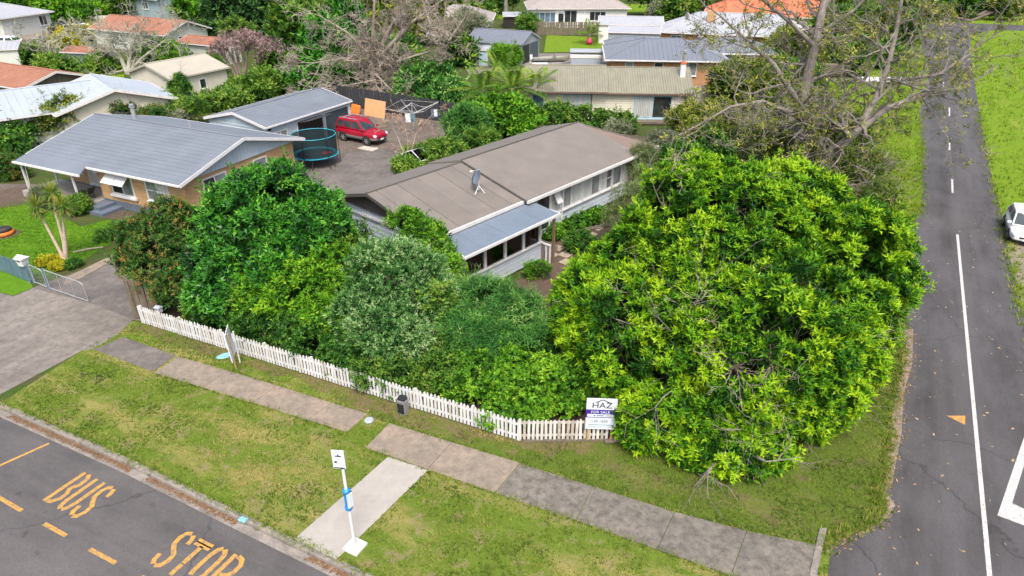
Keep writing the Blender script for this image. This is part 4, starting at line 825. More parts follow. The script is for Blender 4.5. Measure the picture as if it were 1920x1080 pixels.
F2 = fence('picket_fence', 'short weathered picket fence with mossy posts beside the For Sale board', (0.28, 18.39), (3.28, 18.45), .86, .09, .150, 'white_worn', 'gothic', jitter=.02, seed=4, piece='picket', mats=['white_aged', 'white_worn', 'white_aged'], z0=.12, rails=(.18, .82))
MB().box(.1, 3.2, -.05, .03, .0, .1).build('base_board', 'timber_grey', F2)
fence('timber_gate', 'tall weathered brown timber palings at the end of the picket fence', (-17.12, 26.74), (-15.91, 26.65), 1.95, .15, .16, 'timber_grey', seed=5, jitter=.03, post=1.3)
fence('timber_boundary_fence', 'tall timber side fence running back beside the driveway', (-16.93, 26.74), (-11.5, 39.0), 1.75, .15, .155, 'timber_grey', seed=6, jitter=.03)
fence('blue_board_fence', 'blue-grey vertical board fence at the left beside the letterbox', (-31.81, 34.61), (-24.01, 30.17), .98, .14, .15, 'fence_blue', seed=7, jitter=.015)
fence('black_board_fence', 'black stained paling fence behind the yard with the clothesline', (-18.48, 68.58), (-2.56, 59.09), 1.85, .15, .16, 'fence_black', seed=8, jitter=.03)
fence('back_timber_fence', 'old timber fence below the tan roofed house', (1.10, 55.63), (13.44, 50.59), 1.3, .15, .165, 'timber_grey', seed=9, jitter=.04)
fence('grey_paling_fence', 'short silvery paling fence beside the orange brick wall', (17.69, 67.91), (20.89, 69.26), 1.7, .15, .2, 'white_worn', seed=10, jitter=.08)
fence('far_timber_fence', 'brown timber fence behind the banana palm below the white bungalow', (3.72, 114.14), (15.06, 113.01), 2.0, .2, .23, 'timber_grey', seed=11, jitter=.06)
fence('concrete_panel_fence', 'pale panel fence behind the boat at the top left', (-73.15, 122.68), (-65.86, 124.00), 1.8, 1.7, 1.8, 'wall_cream', seed=12, rails=(.5,), piece='fence_panel')
fence('teal_fence', 'dark teal fence behind the pink flowering tree', (-28.33, 76.82), (-22.91, 74.67), 1.5, .2, .21, 'fence_blue', seed=13)

# ---------------------------------------------------------------- street things
B = thing('bus_stop_sign', 'white bus stop pole with blue timetable holder beside the concrete pad', 'bus stop', (-4.55, 13.86), R(40))
MB().box(-.26, .26, -.26, .26, 0, .075).build('base_slab', 'white_aged', B, rz=R(22), bevel=.01)
MB().tube([(0, 0, .07), (0, 0, 3.5)], .042, 12).build('pole', 'metal_white', B)
MB().tube([(-.0, 0, 3.05), (0, 0, 3.09)], .055, 12).build('collar', 'black', B)
hd = MB().lathe([(.05, 0), (.105, .0), (.11, .03), (.11, .09), (.085, .1), (.085, .62), (.11, .63), (.11, .7), (.05, .74)], 14); hd = hd.build('timetable_holder', 'blue_plastic', B, (0, 0, 1.55))
MB().obox((.0, -.1, .36), (.17, .05, .48)).build('timetable', 'sign_white', hd, rz=R(15)); MB().obox((.115, -.02, .36), (.02, .1, .5)).build('side_panel', 'ink', hd)
sg = MB().box(-.29, .05, -.03, .0, 0, .62).build('sign_panel', 'sign_white', B, (.03, -.045, 3.05), rz=R(-46)); 
MB().box(-.2, -.03, -.038, -.031, .42, .45).box(-.13, -.1, -.038, -.031, .42, .5).box(-.24, -.17, -.038, -.031, .2, .26).box(-.27, .03, -.038, -.031, .02, .045).build('sign_marking', 'ink', sg)
def textmesh(txt, size, mat, parent, loc, rot, name='lettering', ext=.002):
    c = bpy.data.curves.new(name, 'FONT'); c.body = txt; c.size = size; c.extrude = ext
    o = bpy.data.objects.new(name, c); COL.objects.link(o); dg = bpy.context.evaluated_depsgraph_get(); me = bpy.data.meshes.new_from_object(o.evaluated_get(dg))
    bpy.data.objects.remove(o); me.materials.clear(); me.materials.append(M[mat]); return put(name, me, parent, loc, rot)
S = thing('for_sale_board', 'white and purple For Sale board with black lettering against the picket fence', 'sign', (3.03, 18.39), R(-3))
bd = MB().box(-.52, .52, -.05, -.02, .62, 1.92).build('board', 'sign_white', S)
MB().box(-.535, .535, -.03, -.012, .6, 1.94).build('board_back', 'black', bd)
MB().box(-.52, .52, -.056, -.051, 1.12, 1.46).build('purple_band', 'purple', bd); MB().box(-.47, .47, -.06, -.057, 1.15, 1.27).build('white_band', 'sign_white', bd)
E90 = (R(90), 0, 0)
textmesh('HAZ', .34, 'ink', bd, (-.34, -.055, 1.53), E90); MB().tube([(-.22, -.056, 1.76), (.02, -.056, 1.88), (.3, -.056, 1.74)], .014, 4).build('roof_mark', 'ink', bd)
textmesh('FOR SALE', .15, 'sign_white', bd, (-.36, -.060, 1.31), E90); MB().box(-.26, -.2, -.064, -.061, 1.19, 1.23).box(-.15, .1, -.064, -.061, 1.2, 1.225).box(.14, .36, -.064, -.061, 1.2, 1.225).build('print_line', 'ink', bd)
textmesh('128 1620', .15, 'glass_blue', bd, (-.33, -.055, .92), E90); MB().box(-.42, .46, -.056, -.051, .80, .82).box(-.5, .46, -.056, -.051, .72, .73).build('print_line', 'glass_blue', bd)
for x in (-.40, .40): MB().box(x - .04, x + .04, -.018, .05, 0, 1.5).build('stake', 'timber_pale', S)
S2 = thing('for_sale_board', 'white real estate board seen edge-on leaning over the picket fence on a timber stake', 'sign', (-11.13, 22.86), R(-76))
MB().box(-.55, .5, -.03, .0, .55, 1.75).build('board', 'sign_white', S2, rot=(R(4), R(-3), 0)); MB().obox((.08, -.06, .85), (.07, .05, 1.75), (0, R(4), 0)).build('stake', 'timber_pale', S2); MB().obox((-.4, .05, .75), (.06, .05, 1.5)).build('stake', 'white_paint', S2)
PB = thing('pillar_box', 'dark grey plastic utility pillar standing against the picket fence', 'utility box', (-4.00, 20.00), R(-25))
MB().prism([(-.17, -.15), (.17, -.15), (.19, .1), (.1, .18), (-.1, .18), (-.19, .1)], 0, .62).build('body', 'car_grey', PB, bevel=.02); MB().prism([(-.15, -.13), (.15, -.13), (.17, .1), (.08, .16), (-.08, .16), (-.17, .1)], .62, .72).build('lid', 'black', PB, bevel=.03); MB().box(-.14, .14, -.165, -.155, .08, .5).build('front_panel', 'black', PB)
lid = MB().lathe([(.02, .012), (.3, .012), (.36, .03), (.33, .05), (.02, .05)], 14).build('valve_cover', 'sky_blue', loc=(-11.96, 23.71, 0), rz=R(30)); lid.scale = (1.0, .55, 1); tag(lid, 'pale blue cover plate lying in the grass beside the edge-on board', 'cover')
lid = MB().lathe([(.02, .0), (.17, .0), (.17, .05), (.14, .07), (.02, .07)], 14).build('water_meter_lid', 'roof_pale', loc=(-5.19, 19.54, 0)); tag(lid, 'small round pale lid in the grass at the end of the path slab', 'cover')
def letterbox(label, loc, z, rz, roofm='white_paint', s=1):
    T = thing('letterbox', label, 'letterbox', (*loc, 0), rz)
    MB().box(-.05, .05, -.05, .05, 0, z).build('post', 'white_paint', T)
    MB().add([(-.16 * s, -.16 * s, z), (.16 * s, -.16 * s, z), (.16 * s, .16 * s, z), (-.16 * s, .16 * s, z), (-.2 * s, -.2 * s, z + .42 * s), (.2 * s, -.2 * s, z + .42 * s), (.2 * s, .2 * s, z + .42 * s), (-.2 * s, .2 * s, z + .42 * s)], [(0, 3, 2, 1), (4, 5, 6, 7), (0, 1, 5, 4), (1, 2, 6, 5), (2, 3, 7, 6), (3, 0, 4, 7)]).build('box', 'white_paint', T)
    MB().add([(-.27 * s, -.25 * s, z + .41 * s), (.27 * s, -.25 * s, z + .41 * s), (.27 * s, .25 * s, z + .41 * s), (-.27 * s, .25 * s, z + .41 * s), (-.2 * s, 0, z + .56 * s), (.2 * s, 0, z + .56 * s)], [(0, 1, 5, 4), (2, 3, 4, 5), (1, 2, 5), (3, 0, 4), (0, 3, 2, 1)]).build('roof', roofm, T)
    MB().box(-.1 * s, .1 * s, -.21 * s, -.19 * s, z + .27 * s, z + .31 * s).build('slot', 'ink', T)
letterbox('white letterbox on the end of the blue board fence', (-24.20, 30.34), .95, R(-20))
letterbox('small white letterbox behind the left end of the picket fence', (-15.59, 26.09), .75, R(-25), 'roof_pale', .6)
def pipe_gate(label, a, b, h, nv, posts):
    a = Vector(a); b = Vector(b); L = (b - a).length; T = thing('wire_gate', label, 'gate', (a.x, a.y, 0), math.atan2((b - a).y, (b - a).x))
    MB().tube([(.05, 0, .08), (.05, 0, h), (L - .25, 0, h - .02), (L - .06, 0, h - .12), (L - .05, 0, .08), (.05, 0, .08)], .026, 8).build('pipe_frame', 'metal', T)
    for i in range(nv): MB().tube([(L * (i + 1) / (nv + 1), 0, .08), (L * (i + 1) / (nv + 1), 0, h - .02)], .012, 6).build('stay', 'metal', T)
    ms = MB()
    for i in range(int(L / .1)): ms.tube([(.08 + i * .1, 0, .1), (.08 + i * .1, 0, h - .05)], .0025, 3)
    for i in range(int(h / .1) - 1): ms.tube([(.06, 0, .15 + i * .1), (L - .08, 0, .15 + i * .1)], .0025, 3)
    ms.build('wire_mesh', 'metal', T)
    for x in posts: MB().box(x - .05, x + .05, -.05, .05, 0, h + .06).build('gate_post', 'fence_blue', T)
pipe_gate('narrow wire gate next to the white letterbox', (-23.91, 30.22), (-22.88, 29.66), 1.05, 0, (0.0,))
pipe_gate('wide wire gate closing off the brick house driveway', (-22.79, 29.60), (-20.07, 28.22), 1.08, 2, (0.0,))

# ---------------------------------------------------------------- left garden
Q = thing('tyre_planter', 'orange tyre planter with black rim on the left lawn', 'planter', (-29.36, 36.22), 0)
def torus(R0, r0, n=22, k=8):
    mb = MB(); vs = [((R0 + r0 * math.cos(2 * math.pi * j / k)) * math.cos(2 * math.pi * i / n), (R0 + r0 * math.cos(2 * math.pi * j / k)) * math.sin(2 * math.pi * i / n), r0 + r0 * math.sin(2 * math.pi * j / k)) for i in range(n) for j in range(k)]
    return mb.add(vs, [(i * k + j, ((i + 1) % n) * k + j, ((i + 1) % n) * k + (j + 1) % k, i * k + (j + 1) % k) for i in range(n) for j in range(k)])
torus(.42, .13).build('lower_tyre', 'orange', Q, smooth=True); torus(.36, .11).build('upper_tyre', 'rubber', Q, (0, 0, .2), smooth=True); MB().lathe([(.05, .2), (.3, .22), (.28, .3), (.05, .34)], 12).build('soil', 'soil', Q)
lg = MB().tube([(-.7, 0, .06), (0, .05, .07), (.75, -.02, .06)], [.05, .06, .045], 7).build('log_edging', 'bark_pale', loc=(-23.33, 34.05, 0), rz=R(28)); tag(lg, 'pale log lying at the edge of the left lawn', 'log')
lg = MB().tube([(-.5, 0, .08), (0, .03, .1), (.55, 0, .08)], [.08, .1, .07], 8).build('fallen_log', 'bark', loc=(3.71, 18.36, 0), rz=R(5)); tag(lg, 'short fallen branch on the soil right of the For Sale board', 'log')
BB = thing('barbecue_lounger', 'black folding lounger standing on the front porch', 'lounger', (-26.9, 40.9, .42), R(-25))
MB().obox((-.3, 0, .38), (1.0, .5, .05)).build('seat', 'black', BB); MB().obox((.42, 0, .6), (.6, .5, .05), (0, R(-50), 0)).build('backrest', 'black', BB)
for x, y in ((-.7, -.2), (-.7, .2), (.25, -.2), (.25, .2)): MB().tube([(x, y, 0), (x + .1, y, .38)], .02, 6).build('leg', 'black', BB)

# ---------------------------------------------------------------- trampoline
TR = thing('trampoline', 'round trampoline with turquoise pad and netted enclosure beside the garage', 'trampoline', (-14.55, 49.2, 0), 0)
RT = 1.62
MB().lathe([(.02, .8), (RT - .3, .8), (RT - .3, .815), (.02, .815)], 28).build('mat', 'black', TR)
MB().lathe([(RT - .3, .81), (RT + .05, .80), (RT + .06, .85), (RT - .3, .86)], 28, ring=True).build('safety_pad', 'tramp_blue', TR)
ring = MB(); ring.tube([(RT * math.cos(a), RT * math.sin(a), 2.25) for a in [2 * math.pi * i / 24 for i in range(25)]], .022, 6); ring.build('top_ring', 'tramp_blue', TR)
nv = [(RT * math.cos(2 * math.pi * i / 24), RT * math.sin(2 * math.pi * i / 24)) for i in range(24)]
MB().add([(x, y, .86) for x, y in nv] + [(x, y, 2.23) for x, y in nv], [(i, (i + 1) % 24, 24 + (i + 1) % 24, 24 + i) for i in range(24)]).build('net', 'net', TR)
for i in range(6):
    a = 2 * math.pi * (i + .3) / 6; c, s = math.cos(a), math.sin(a)
    MB().tube([((RT + .12) * c, (RT + .12) * s, 0), ((RT + .12) * c, (RT + .12) * s, 2.15), (RT * c, RT * s, 2.36)], .028, 6).build('net_pole', 'black', TR)
    MB().tube([((RT + .1) * math.cos(a + .3), (RT + .1) * math.sin(a + .3), .0), ((RT - .05) * math.cos(a + .3), (RT - .05) * math.sin(a + .3), .8)], .028, 6).build('leg', 'black', TR)
tw = MB().obox((0, 0, .02), (.75, .5, .035)).obox((-.1, .1, .05), (.4, .35, .03), (0, .1, .4)).build('towel', 'pink', loc=(-13.7, 49.2, .84), rz=.3, bevel=.01); tag(tw, 'crumpled pink towel lying on the trampoline mat', 'towel')

# ---------------------------------------------------------------- vehicles (local +x = front)
def car(name, label, loc, rz, L, Wd, paint, low, kind, cat='car'):
    T = thing(name, label, cat, (*loc, 0), rz); w = Wd / 2
    if kind == 'suv': st = [(0, .5, .95, .86), (.02, .36, 1.02, .94), (.12, .30, 1.06, 1), (.35, .28, 1.06, 1), (.62, .28, 1.05, 1), (.70, .29, 1.03, 1), (.86, .31, .98, .97), (.95, .34, .92, .9), (.985, .38, .82, .82), (1, .46, .72, .74)]; cb = (.015, .73, .07, .56, 1.05, 1.70); wr = .35
    elif kind == 'ute': st = [(0, .5, .98, .9), (.02, .42, 1.02, .96), (.3, .35, 1.04, 1), (.6, .33, 1.04, 1), (.75, .33, 1.02, 1), (.9, .36, .96, .96), (.98, .42, .85, .86), (1, .5, .75, .76)]; cb = (.3, .78, .36, .62, 1.03, 1.7); wr = .36
    else: st = [(0, .45, .80, .80), (.02, .32, .90, .90), (.12, .24, .93, .99), (.35, .22, .92, 1), (.62, .22, .92, 1), (.72, .23, .90, 1), (.87, .25, .80, .95), (.95, .27, .70, .86), (.985, .3, .62, .76), (1, .36, .54, .66)]; cb = (.02, .76, .14, .56, .92, 1.46); wr = .31
    mb = MB(); k = 11
    for t, zb, zt, f in st:
        x = (t - .5) * L; ww = w * f; dz = zt - zb
        half = [(ww * .86, zb), (ww * .97, zb + dz * .18), (ww, zb + dz * .42), (ww * .985, zb + dz * .75), (ww * .9, zt - .01)]
        mb.v += [(x, -y, z) for y, z in half] + [(x, 0, zt + .025)] + [(x, y, z) for y, z in half[::-1]]
    n = len(st)
    for i in range(n - 1):
        for j in range(k): mb.f.append((i * k + j, (i + 1) * k + j, (i + 1) * k + (j + 1) % k, i * k + (j + 1) % k)); mb.mi.append(1 if (low and j in (0, 1, k - 3, k - 2, k - 1)) else 0)
    mb.f.append(tuple(range(k))); mb.f.append(tuple((n - 1) * k + j for j in range(k - 1, -1, -1))); mb.mi += [0, 0]
    body = mb.build('body', [paint, low or paint], T, smooth=True); ss = body.modifiers.new('s', 'SUBSURF'); ss.levels = ss.render_levels = 1
    b0, b1, t0, t1, zb, zt = cb; xb0, xb1, xt0, xt1 = ((q - .5) * L for q in (b0, b1, t0, t1)); wb, wt = w * .92, w * .74
    cabv = [(xb0, -wb, zb), (xb1, -wb * .97, zb - .02), (xb1, wb * .97, zb - .02), (xb0, wb, zb), (xt0, -wt, zt - .03), (xt1, -wt, zt - .02), (xt1, wt, zt - .02), (xt0, wt, zt - .03)]
    mt = [((a[0] + b[0]) / 2, 0, zt + .03) for a, b in ((cabv[4], cabv[7]), (cabv[5], cabv[6]))]
    c = MB().add(cabv + [((xt0 + xt1) / 2, -wt * 1.01, zt), ((xt0 + xt1) / 2, wt * 1.01, zt), *mt, ((xt0 + xt1) / 2, 0, zt + .05)],
                 [(0, 1, 5, 8, 4), (2, 3, 7, 9, 6), (1, 2, 6, 11, 5), (3, 0, 4, 10, 7), (4, 8, 12, 10), (8, 5, 11, 12), (10, 12, 9, 7), (12, 11, 6, 9)])
    cabin = c.build('cabin', paint, T, bevel=.03)
    def quadpane(nm, A, B, C, D, u0, u1, v0, v1, mat='glass_car', off=.012):
        A, B, C, D = (Vector(q) for q in (A, B, C, D)); nn = (B - A).cross(D - A).normalized()
        f = lambda u, v: A.lerp(B, u).lerp(D.lerp(C, u), v) + nn * off
        p = [f(u0, v0), f(u1, v0), f(u1, v1), f(u0, v1)]; q = [z - nn * .01 for z in p]
        return MB().add(p + q, [(0, 1, 2, 3), (7, 6, 5, 4), (0, 4, 5, 1), (1, 5, 6, 2), (2, 6, 7, 3), (3, 7, 4, 0)]).build(nm, mat, T)
    v = cabv
    for sd in (0, 1):
        A, B, C, D = (v[0], v[1], v[5], v[4]) if sd == 0 else (v[2], v[3], v[7], v[6])
        sp = [(.06, .28), (.33, .58), (.63, .93)] if kind == 'suv' else [(.08, .45), (.52, .92)]
        if sd: sp = [(1 - b, 1 - a) for a, b in sp]
        for a, b in sp: quadpane('side_window', A, B, C, D, a, b, .14, .86)
    quadpane('windscreen', v[1], v[2], v[6], v[5], .05, .95, .06, .92); quadpane('rear_window', v[3], v[0], v[4], v[7], .08, .92, .15, .88)
    axf, axr = (.79 - .5) * L, (.20 - .5) * L
    tm = MB().lathe([(wr * .62, -.1), (wr * .94, -.1), (wr, -.06), (wr, .06), (wr * .94, .1), (wr * .62, .1)], 20, ring=True).mesh('tyre', 'rubber')
    rmb = MB().lathe([(.02, -.07), (wr * .62, -.085), (wr * .64, .085), (.02, .07)], 18)
    for i in range(6): rmb.obox((wr * .34 * math.cos(i * math.pi / 3), wr * .34 * math.sin(i * math.pi / 3), .085), (wr * .55, wr * .15, .02), (0, 0, i * math.pi / 3)).obox((wr * .34 * math.cos(i * math.pi / 3), wr * .34 * math.sin(i * math.pi / 3), -.085), (wr * .55, wr * .15, .02), (0, 0, i * math.pi / 3))
    rm = rmb.mesh('rim', 'metal'); am = MB().lathe([(.02, -.01), (wr + .07, -.01), (wr + .07, .01), (.02, .01)], 20).mesh('wheel_arch', 'rubber')
    for x in (axf, axr):
        for s in (-1, 1):
            wo = put('wheel', tm, T, (x, s * (w - .09), wr), (R(90), 0, 0)); put('rim', rm, wo); ar = put('wheel_arch', am, T, (x, s * (w - .012), wr + .02), (R(90), 0, 0))
    xf = L / 2
    for s in (-1, 1):
        zl = .72 if kind != 'hatch' else .60
        MB().obox((xf - .17, s * w * .66, zl + .03), (.26, .36, .15), (0, R(20), s * R(-28))).build('headlight', 'sign_white', T, bevel=.04)
        MB().obox((-xf + .05, s * w * .74, zl + .2), (.1, .2, .26)).build('tail_light', 'red_paint', T, bevel=.02)
        MB().obox((xb1 - .12, s * (w + .06), zb + .08), (.12, .2, .13)).build('mirror', paint, T, bevel=.03)
    MB().obox((xf - .045, 0, .58 if kind != 'hatch' else .5), (.08, w * .9, .12)).build('grille', 'black', T, bevel=.02); MB().obox((xf - .06, 0, .36 if kind != 'hatch' else .32), (.1, w * 1.2, .09)).build('bumper_intake', 'black', T, bevel=.02)
    MB().obox((xf + .004, 0, .46 if kind != 'hatch' else .41), (.02, .4, .11)).build('number_plate', 'sign_white', T)
    if kind == 'suv':
        for s in (-1, 1): MB().tube([(xt0 + .1, s * wt * .9, zt + .07), (xt1 - .1, s * wt * .9, zt + .07)], .02, 6).build('roof_rail', 'metal', T)
        MB().box(xt0 + .5, xt0 + .58, -wt * .95, wt * .95, zt + .06, zt + .09).build('roof_bar', 'metal', T)
    else:
        for s in (-1, 1): MB().box(axr + .4, axf - .42, s * w - .014, s * w + .014, .5, .57).build('door_trim', 'black', T)
    return T
SUV = car('red_suv', 'red four-wheel drive with grey lower panels parked outside the garage', (-12.3, 55.3), R(-31.5), 4.3, 1.82, 'red_paint', 'car_grey', 'suv')
SUV.scale = (1, 1, 1.08)
mt_ = MB().obox((0, 0, .015), (1.5, .8, .03)).obox((.5, .2, .03), (.5, .5, .03), (0, 0, .5)).build('cardboard_sheet', 'white_worn', loc=(-11.46, 53.08, .01), rz=R(-30)); tag(mt_, 'flattened pale cardboard on the ground beside the red vehicle', 'cardboard')
car('white_hatchback', 'white five-door hatchback parked on the grass edge of the side road', (29.34, 36.14), R(-118), 3.85, 1.68, 'car_white', None, 'hatch')
car('grey_car', 'grey car half hidden by the bushes in the back yard', (-4.01, 54.70), R(-60), 4.2, 1.7, 'car_grey', None, 'hatch')
car('white_wagon', 'white car parked in front of the white corner house', (-72.62, 102.75), R(175), 4.6, 1.75, 'car_white', None, 'hatch')
car('black_pickup', 'black pickup truck parked near the boat at the top left', (-72.36, 115.87), R(150), 5.0, 1.8, 'car_black', None, 'ute')
def boat(name, label, loc, rz, L, hullm, deckm, trailer=True, outboard=True, cabin=False):
    T = thing(name, label, 'boat', (*loc, 0), rz); st = [(-.5, .85, .95), (-.2, .95, 1.0), (.15, .85, 1.05), (.35, .5, 1.12), (.5, .05, 1.2)]; mb = MB(); k = 5
    for t, f, zt in st: x = t * L; w = L * .19 * f; mb.v += [(x, -w, zt), (x, -w * .8, .75), (x, 0, .5 + (.4 if t > .4 else 0)), (x, w * .8, .75), (x, w, zt)]
    for i in range(4):
        for j in range(4): mb.f.append((i * k + j, (i + 1) * k + j, (i + 1) * k + j + 1, i * k + j + 1)); mb.mi.append(0)
    mb.f.append((0, 1, 2, 3, 4)); mb.mi.append(0); mb.build('hull', hullm, T, smooth=False)
    MB().prism([(-.48 * L, -L * .14), (.12 * L, -L * .14), (.33 * L, -.06 * L), (.33 * L, .06 * L), (.12 * L, .14 * L), (-.48 * L, .14 * L)], .82, .9).build('deck', deckm, T)
    MB().obox((.12 * L, 0, 1.25), (.06, L * .28, .4), (0, R(-30), 0)).build('windscreen', 'glass_blue', T)
    if outboard: MB().obox((-.53 * L, 0, 1.1), (.3, .3, .6)).obox((-.55 * L, 0, .6), (.12, .1, .6)).build('outboard', 'metal_white', T, bevel=.05)
    if trailer:
        tm = MB().lathe([(.02, -.08), (.26, -.08), (.26, .08), (.02, .08)], 14).mesh('wheel', 'rubber'); rm = MB().lathe([(.02, -.085), (.14, -.085), (.14, .085), (.02, .085)], 12).mesh('rim', 'metal')
        for s in (-1, 1): wo = put('trailer_wheel', tm, T, (-.15 * L, s * L * .2, .27), (R(90), 0, 0)); put('rim', rm, wo)
        MB().tube([(-.45 * L, -.1 * L, .42), (.25 * L, -.1 * L, .42), (.6 * L, 0, .4), (.25 * L, .1 * L, .42), (-.45 * L, .1 * L, .42)], .04, 6).build('trailer_frame', 'metal', T)
    return T
boat('boat_on_trailer', 'white runabout boat beside the black pickup at the top left', (-71.91, 118.88), R(20), 4.8, 'car_white', 'roof_pale')
boat('dinghy_on_trailer', 'green aluminium dinghy on a trailer in front of the grey garage', (4.79, 88.08), R(5), 4.6, 'bark_green', 'car_grey')
CV = thing('caravan', 'low white caravan with a flat white top parked behind the tan roof', 'caravan', (9.05, 86.68), R(-4))
MB().prism([(-1.9, -.95), (1.9, -.95), (1.9, .95), (-1.9, .95)], .35, 1.3).build('lower_body', 'roof_pale', CV, bevel=.08); MB().prism([(-1.95, -1.0), (1.95, -1.0), (1.95, 1.0), (-1.95, 1.0)], 1.3, 1.75).build('upper_body', 'white_paint', CV, bevel=.06); MB().prism([(-2.0, -1.05), (2.0, -1.05), (2.0, 1.05), (-2.0, 1.05)], 1.95, 2.15).build('roof', 'roof_white', CV, bevel=.05); MB().box(-1.9, 1.9, -.93, .93, 1.75, 1.95).build('window_band', 'car_grey', CV)
# ---------------------------------------------------------------- back-yard things
p_ = MB().box(-1.15, 1.15, -.03, .03, 0, 1.55).build('plywood_sheet', 'ply', loc=(-12.70, 62.94, .02), rot=(R(-12), R(2.5), R(-27))); tag(p_, 'large tan plywood sheet leaning against the black fence', 'board')
o_ = MB().prism([(-.5, 0), (.5, -.1), (.55, .1), (-.5, .2)], 0, .9).build('orange_slide', 'ply', loc=(-14.81, 64.12, .0), rot=(R(-20), R(8), R(-20)), bevel=.1); tag(o_, 'orange plastic shape behind the garage corner', 'toy'); o_.data.materials[0] = M['orange']
CL = thing('rotary_clothesline', 'silver rotary clothesline with folded-out arms in front of the black fence', 'clothesline', (-8.57, 58.74), R(10))
MB().tube([(0, 0, 0), (0, 0, 2.35)], .04, 8).build('mast', 'metal', CL)
for i in range(4):
    a = R(20 + 90 * i); c, s = math.cos(a), math.sin(a)
    MB().tube([(0, 0, 1.35), (2.5 * c, 2.5 * s, 2.1)], .026, 6).tube([(0, 0, 2.3), (1.2 * c, 1.2 * s, 1.72)], .02, 6).build('arm', 'metal', CL)
for rr in (1.5, 2.45):
    MB().tube([(rr * math.cos(R(20 + 90 * i)), rr * math.sin(R(20 + 90 * i)), 1.35 + .29 * rr) for i in range(5)], .008, 4).build('line', 'metal_white', CL)
for (dx, dy, w, h, m, lb) in [(-.2, -1.3, .45, .75, 'white_paint', 'white shirt hanging on the clothesline'), (.25, -1.3, .4, .7, 'fence_blue', 'blue cloth hanging on the clothesline'), (1.75, .3, .35, .8, 'plinth', 'dark blue trousers hanging at the right of the clothesline'), (2.0, .1, .3, .6, 'sign_white', 'pale top hanging at the right end of the clothesline')]:
    q = MB().add([(-w / 2, 0, 0), (w / 2, 0, 0), (w / 2 * .9, .04, -h * .5), (w / 2 * .95, -.02, -h), (-w / 2 * .95, .02, -h), (-w / 2 * .9, -.03, -h * .5), (-w / 2, .02, 0), (w / 2, .02, 0), (w / 2 * .9, .06, -h * .5), (w / 2 * .95, 0, -h), (-w / 2 * .95, .04, -h), (-w / 2 * .9, -.01, -h * .5)], [(0, 5, 2, 1), (5, 4, 3, 2), (6, 7, 8, 11), (11, 8, 9, 10), (0, 1, 7, 6), (1, 2, 8, 7), (2, 3, 9, 8), (5, 0, 6, 11), (4, 5, 11, 10), (3, 4, 10, 9)])
    q = q.build('garment', m, loc=(CL.location.x + dx, CL.location.y + dy, 1.72), rz=R(10)); tag(q, lb, 'laundry')
GH = thing('cold_frame', 'small white-framed glass cold frame behind the brown roof', 'cold frame', (-6.39, 49.42), R(48.6))
MB().box(-1.9, 1.9, -.5, .5, 0, .5).build('base', 'timber_grey', GH)
g_ = MB()
for x in (-1.9, -.95, 0, .95, 1.9): g_.tube([(x, -.5, .5), (x, .5, 1.1)], .03, 5).tube([(x, .5, .5), (x, .5, 1.1)], .03, 5)
g_.tube([(-1.9, -.5, .5), (1.9, -.5, .5)], .03, 5).tube([(-1.9, .5, 1.1), (1.9, .5, 1.1)], .03, 5).build('frame', 'white_paint', GH)
for x in (-1.9, -.95, 0, .95): MB().add([(x + .03, -.5, .5), (x + .92, -.5, .5), (x + .92, .5, 1.1), (x + .03, .5, 1.1), (x + .03, -.5, .51), (x + .92, -.5, .51), (x + .92, .5, 1.11), (x + .03, .5, 1.11)], [(0, 3, 2, 1), (4, 5, 6, 7), (0, 1, 5, 4), (2, 3, 7, 6)]).build('pane', 'glass_clear', GH)
pt = thing('flower_pot', 'orange pot with white rim by the sliding door deck', 'pot', (13.97, 60.68), 0); MB().lathe([(.05, 0), (.2, 0), (.28, .4), (.05, .4)], 12).build('pot', 'orange', pt); MB().lathe([(.1, .4), (.31, .4), (.31, .5), (.1, .5)], 12).build('rim', 'white_paint', pt)
bu = MB().lathe([(.03, 0), (.35, .12), (.5, .45), (.38, .8), (.12, .95), (.06, 1.1)], 14).build('buoy', 'pink', loc=(11.30, 104.66, 0), smooth=True); tag(bu, 'bright pink buoy hanging under the banana palm', 'buoy')
hl = MB().prism([(-2.9, -.3), (2.4, -.55), (2.9, 0), (2.4, .55), (-2.9, .3)], .1, .55).build('upturned_hull', 'car_white', loc=(41.52, 78.23, 0), rz=R(-8), bevel=.12); tag(hl, 'long white upturned hull on the grass beside the side road', 'boat')
wb = thing('garden_trailer', 'brown timber-sided trailer on the drive left of the side road', 'trailer', (37.44, 82.10), R(-5)); MB().box(-1.6, 1.6, -.7, .7, .5, 1.3).build('tray', 'timber_grey', wb); MB().tube([(-.2, -.75, .3), (-.2, -.9, .3)], .3, 12).tube([(-.2, .75, .3), (-.2, .9, .3)], .3, 12).build('wheel', 'rubber', wb)
tp = MB().add([(-2.2, -.6, 0), (2.2, -.6, 0), (2.2, .7, 0), (-2.2, .7, 0), (-2.0, -.3, .9), (2.0, -.35, .8), (2.1, .4, .7), (-1.9, .4, .8)], [(0, 3, 2, 1), (4, 5, 6, 7), (0, 1, 5, 4), (1, 2, 6, 5), (2, 3, 7, 6), (3, 0, 4, 7)]).build('tarpaulin', 'sign_white', loc=(12.83, 50.59, 0), rz=R(40), bevel=.15); tag(tp, 'pale blue-white tarpaulin over a heap behind the lime green tree', 'tarpaulin')
st_ = MB().box(-.5, .5, -.3, .3, 0, .5).box(-.4, .4, -.2, .2, .5, .8).build('garden_stand', 'timber_grey', loc=(-33.04, 72.12, 0), rz=R(60)); tag(st_, 'low timber stand with pots in front of the white garage', 'stand')

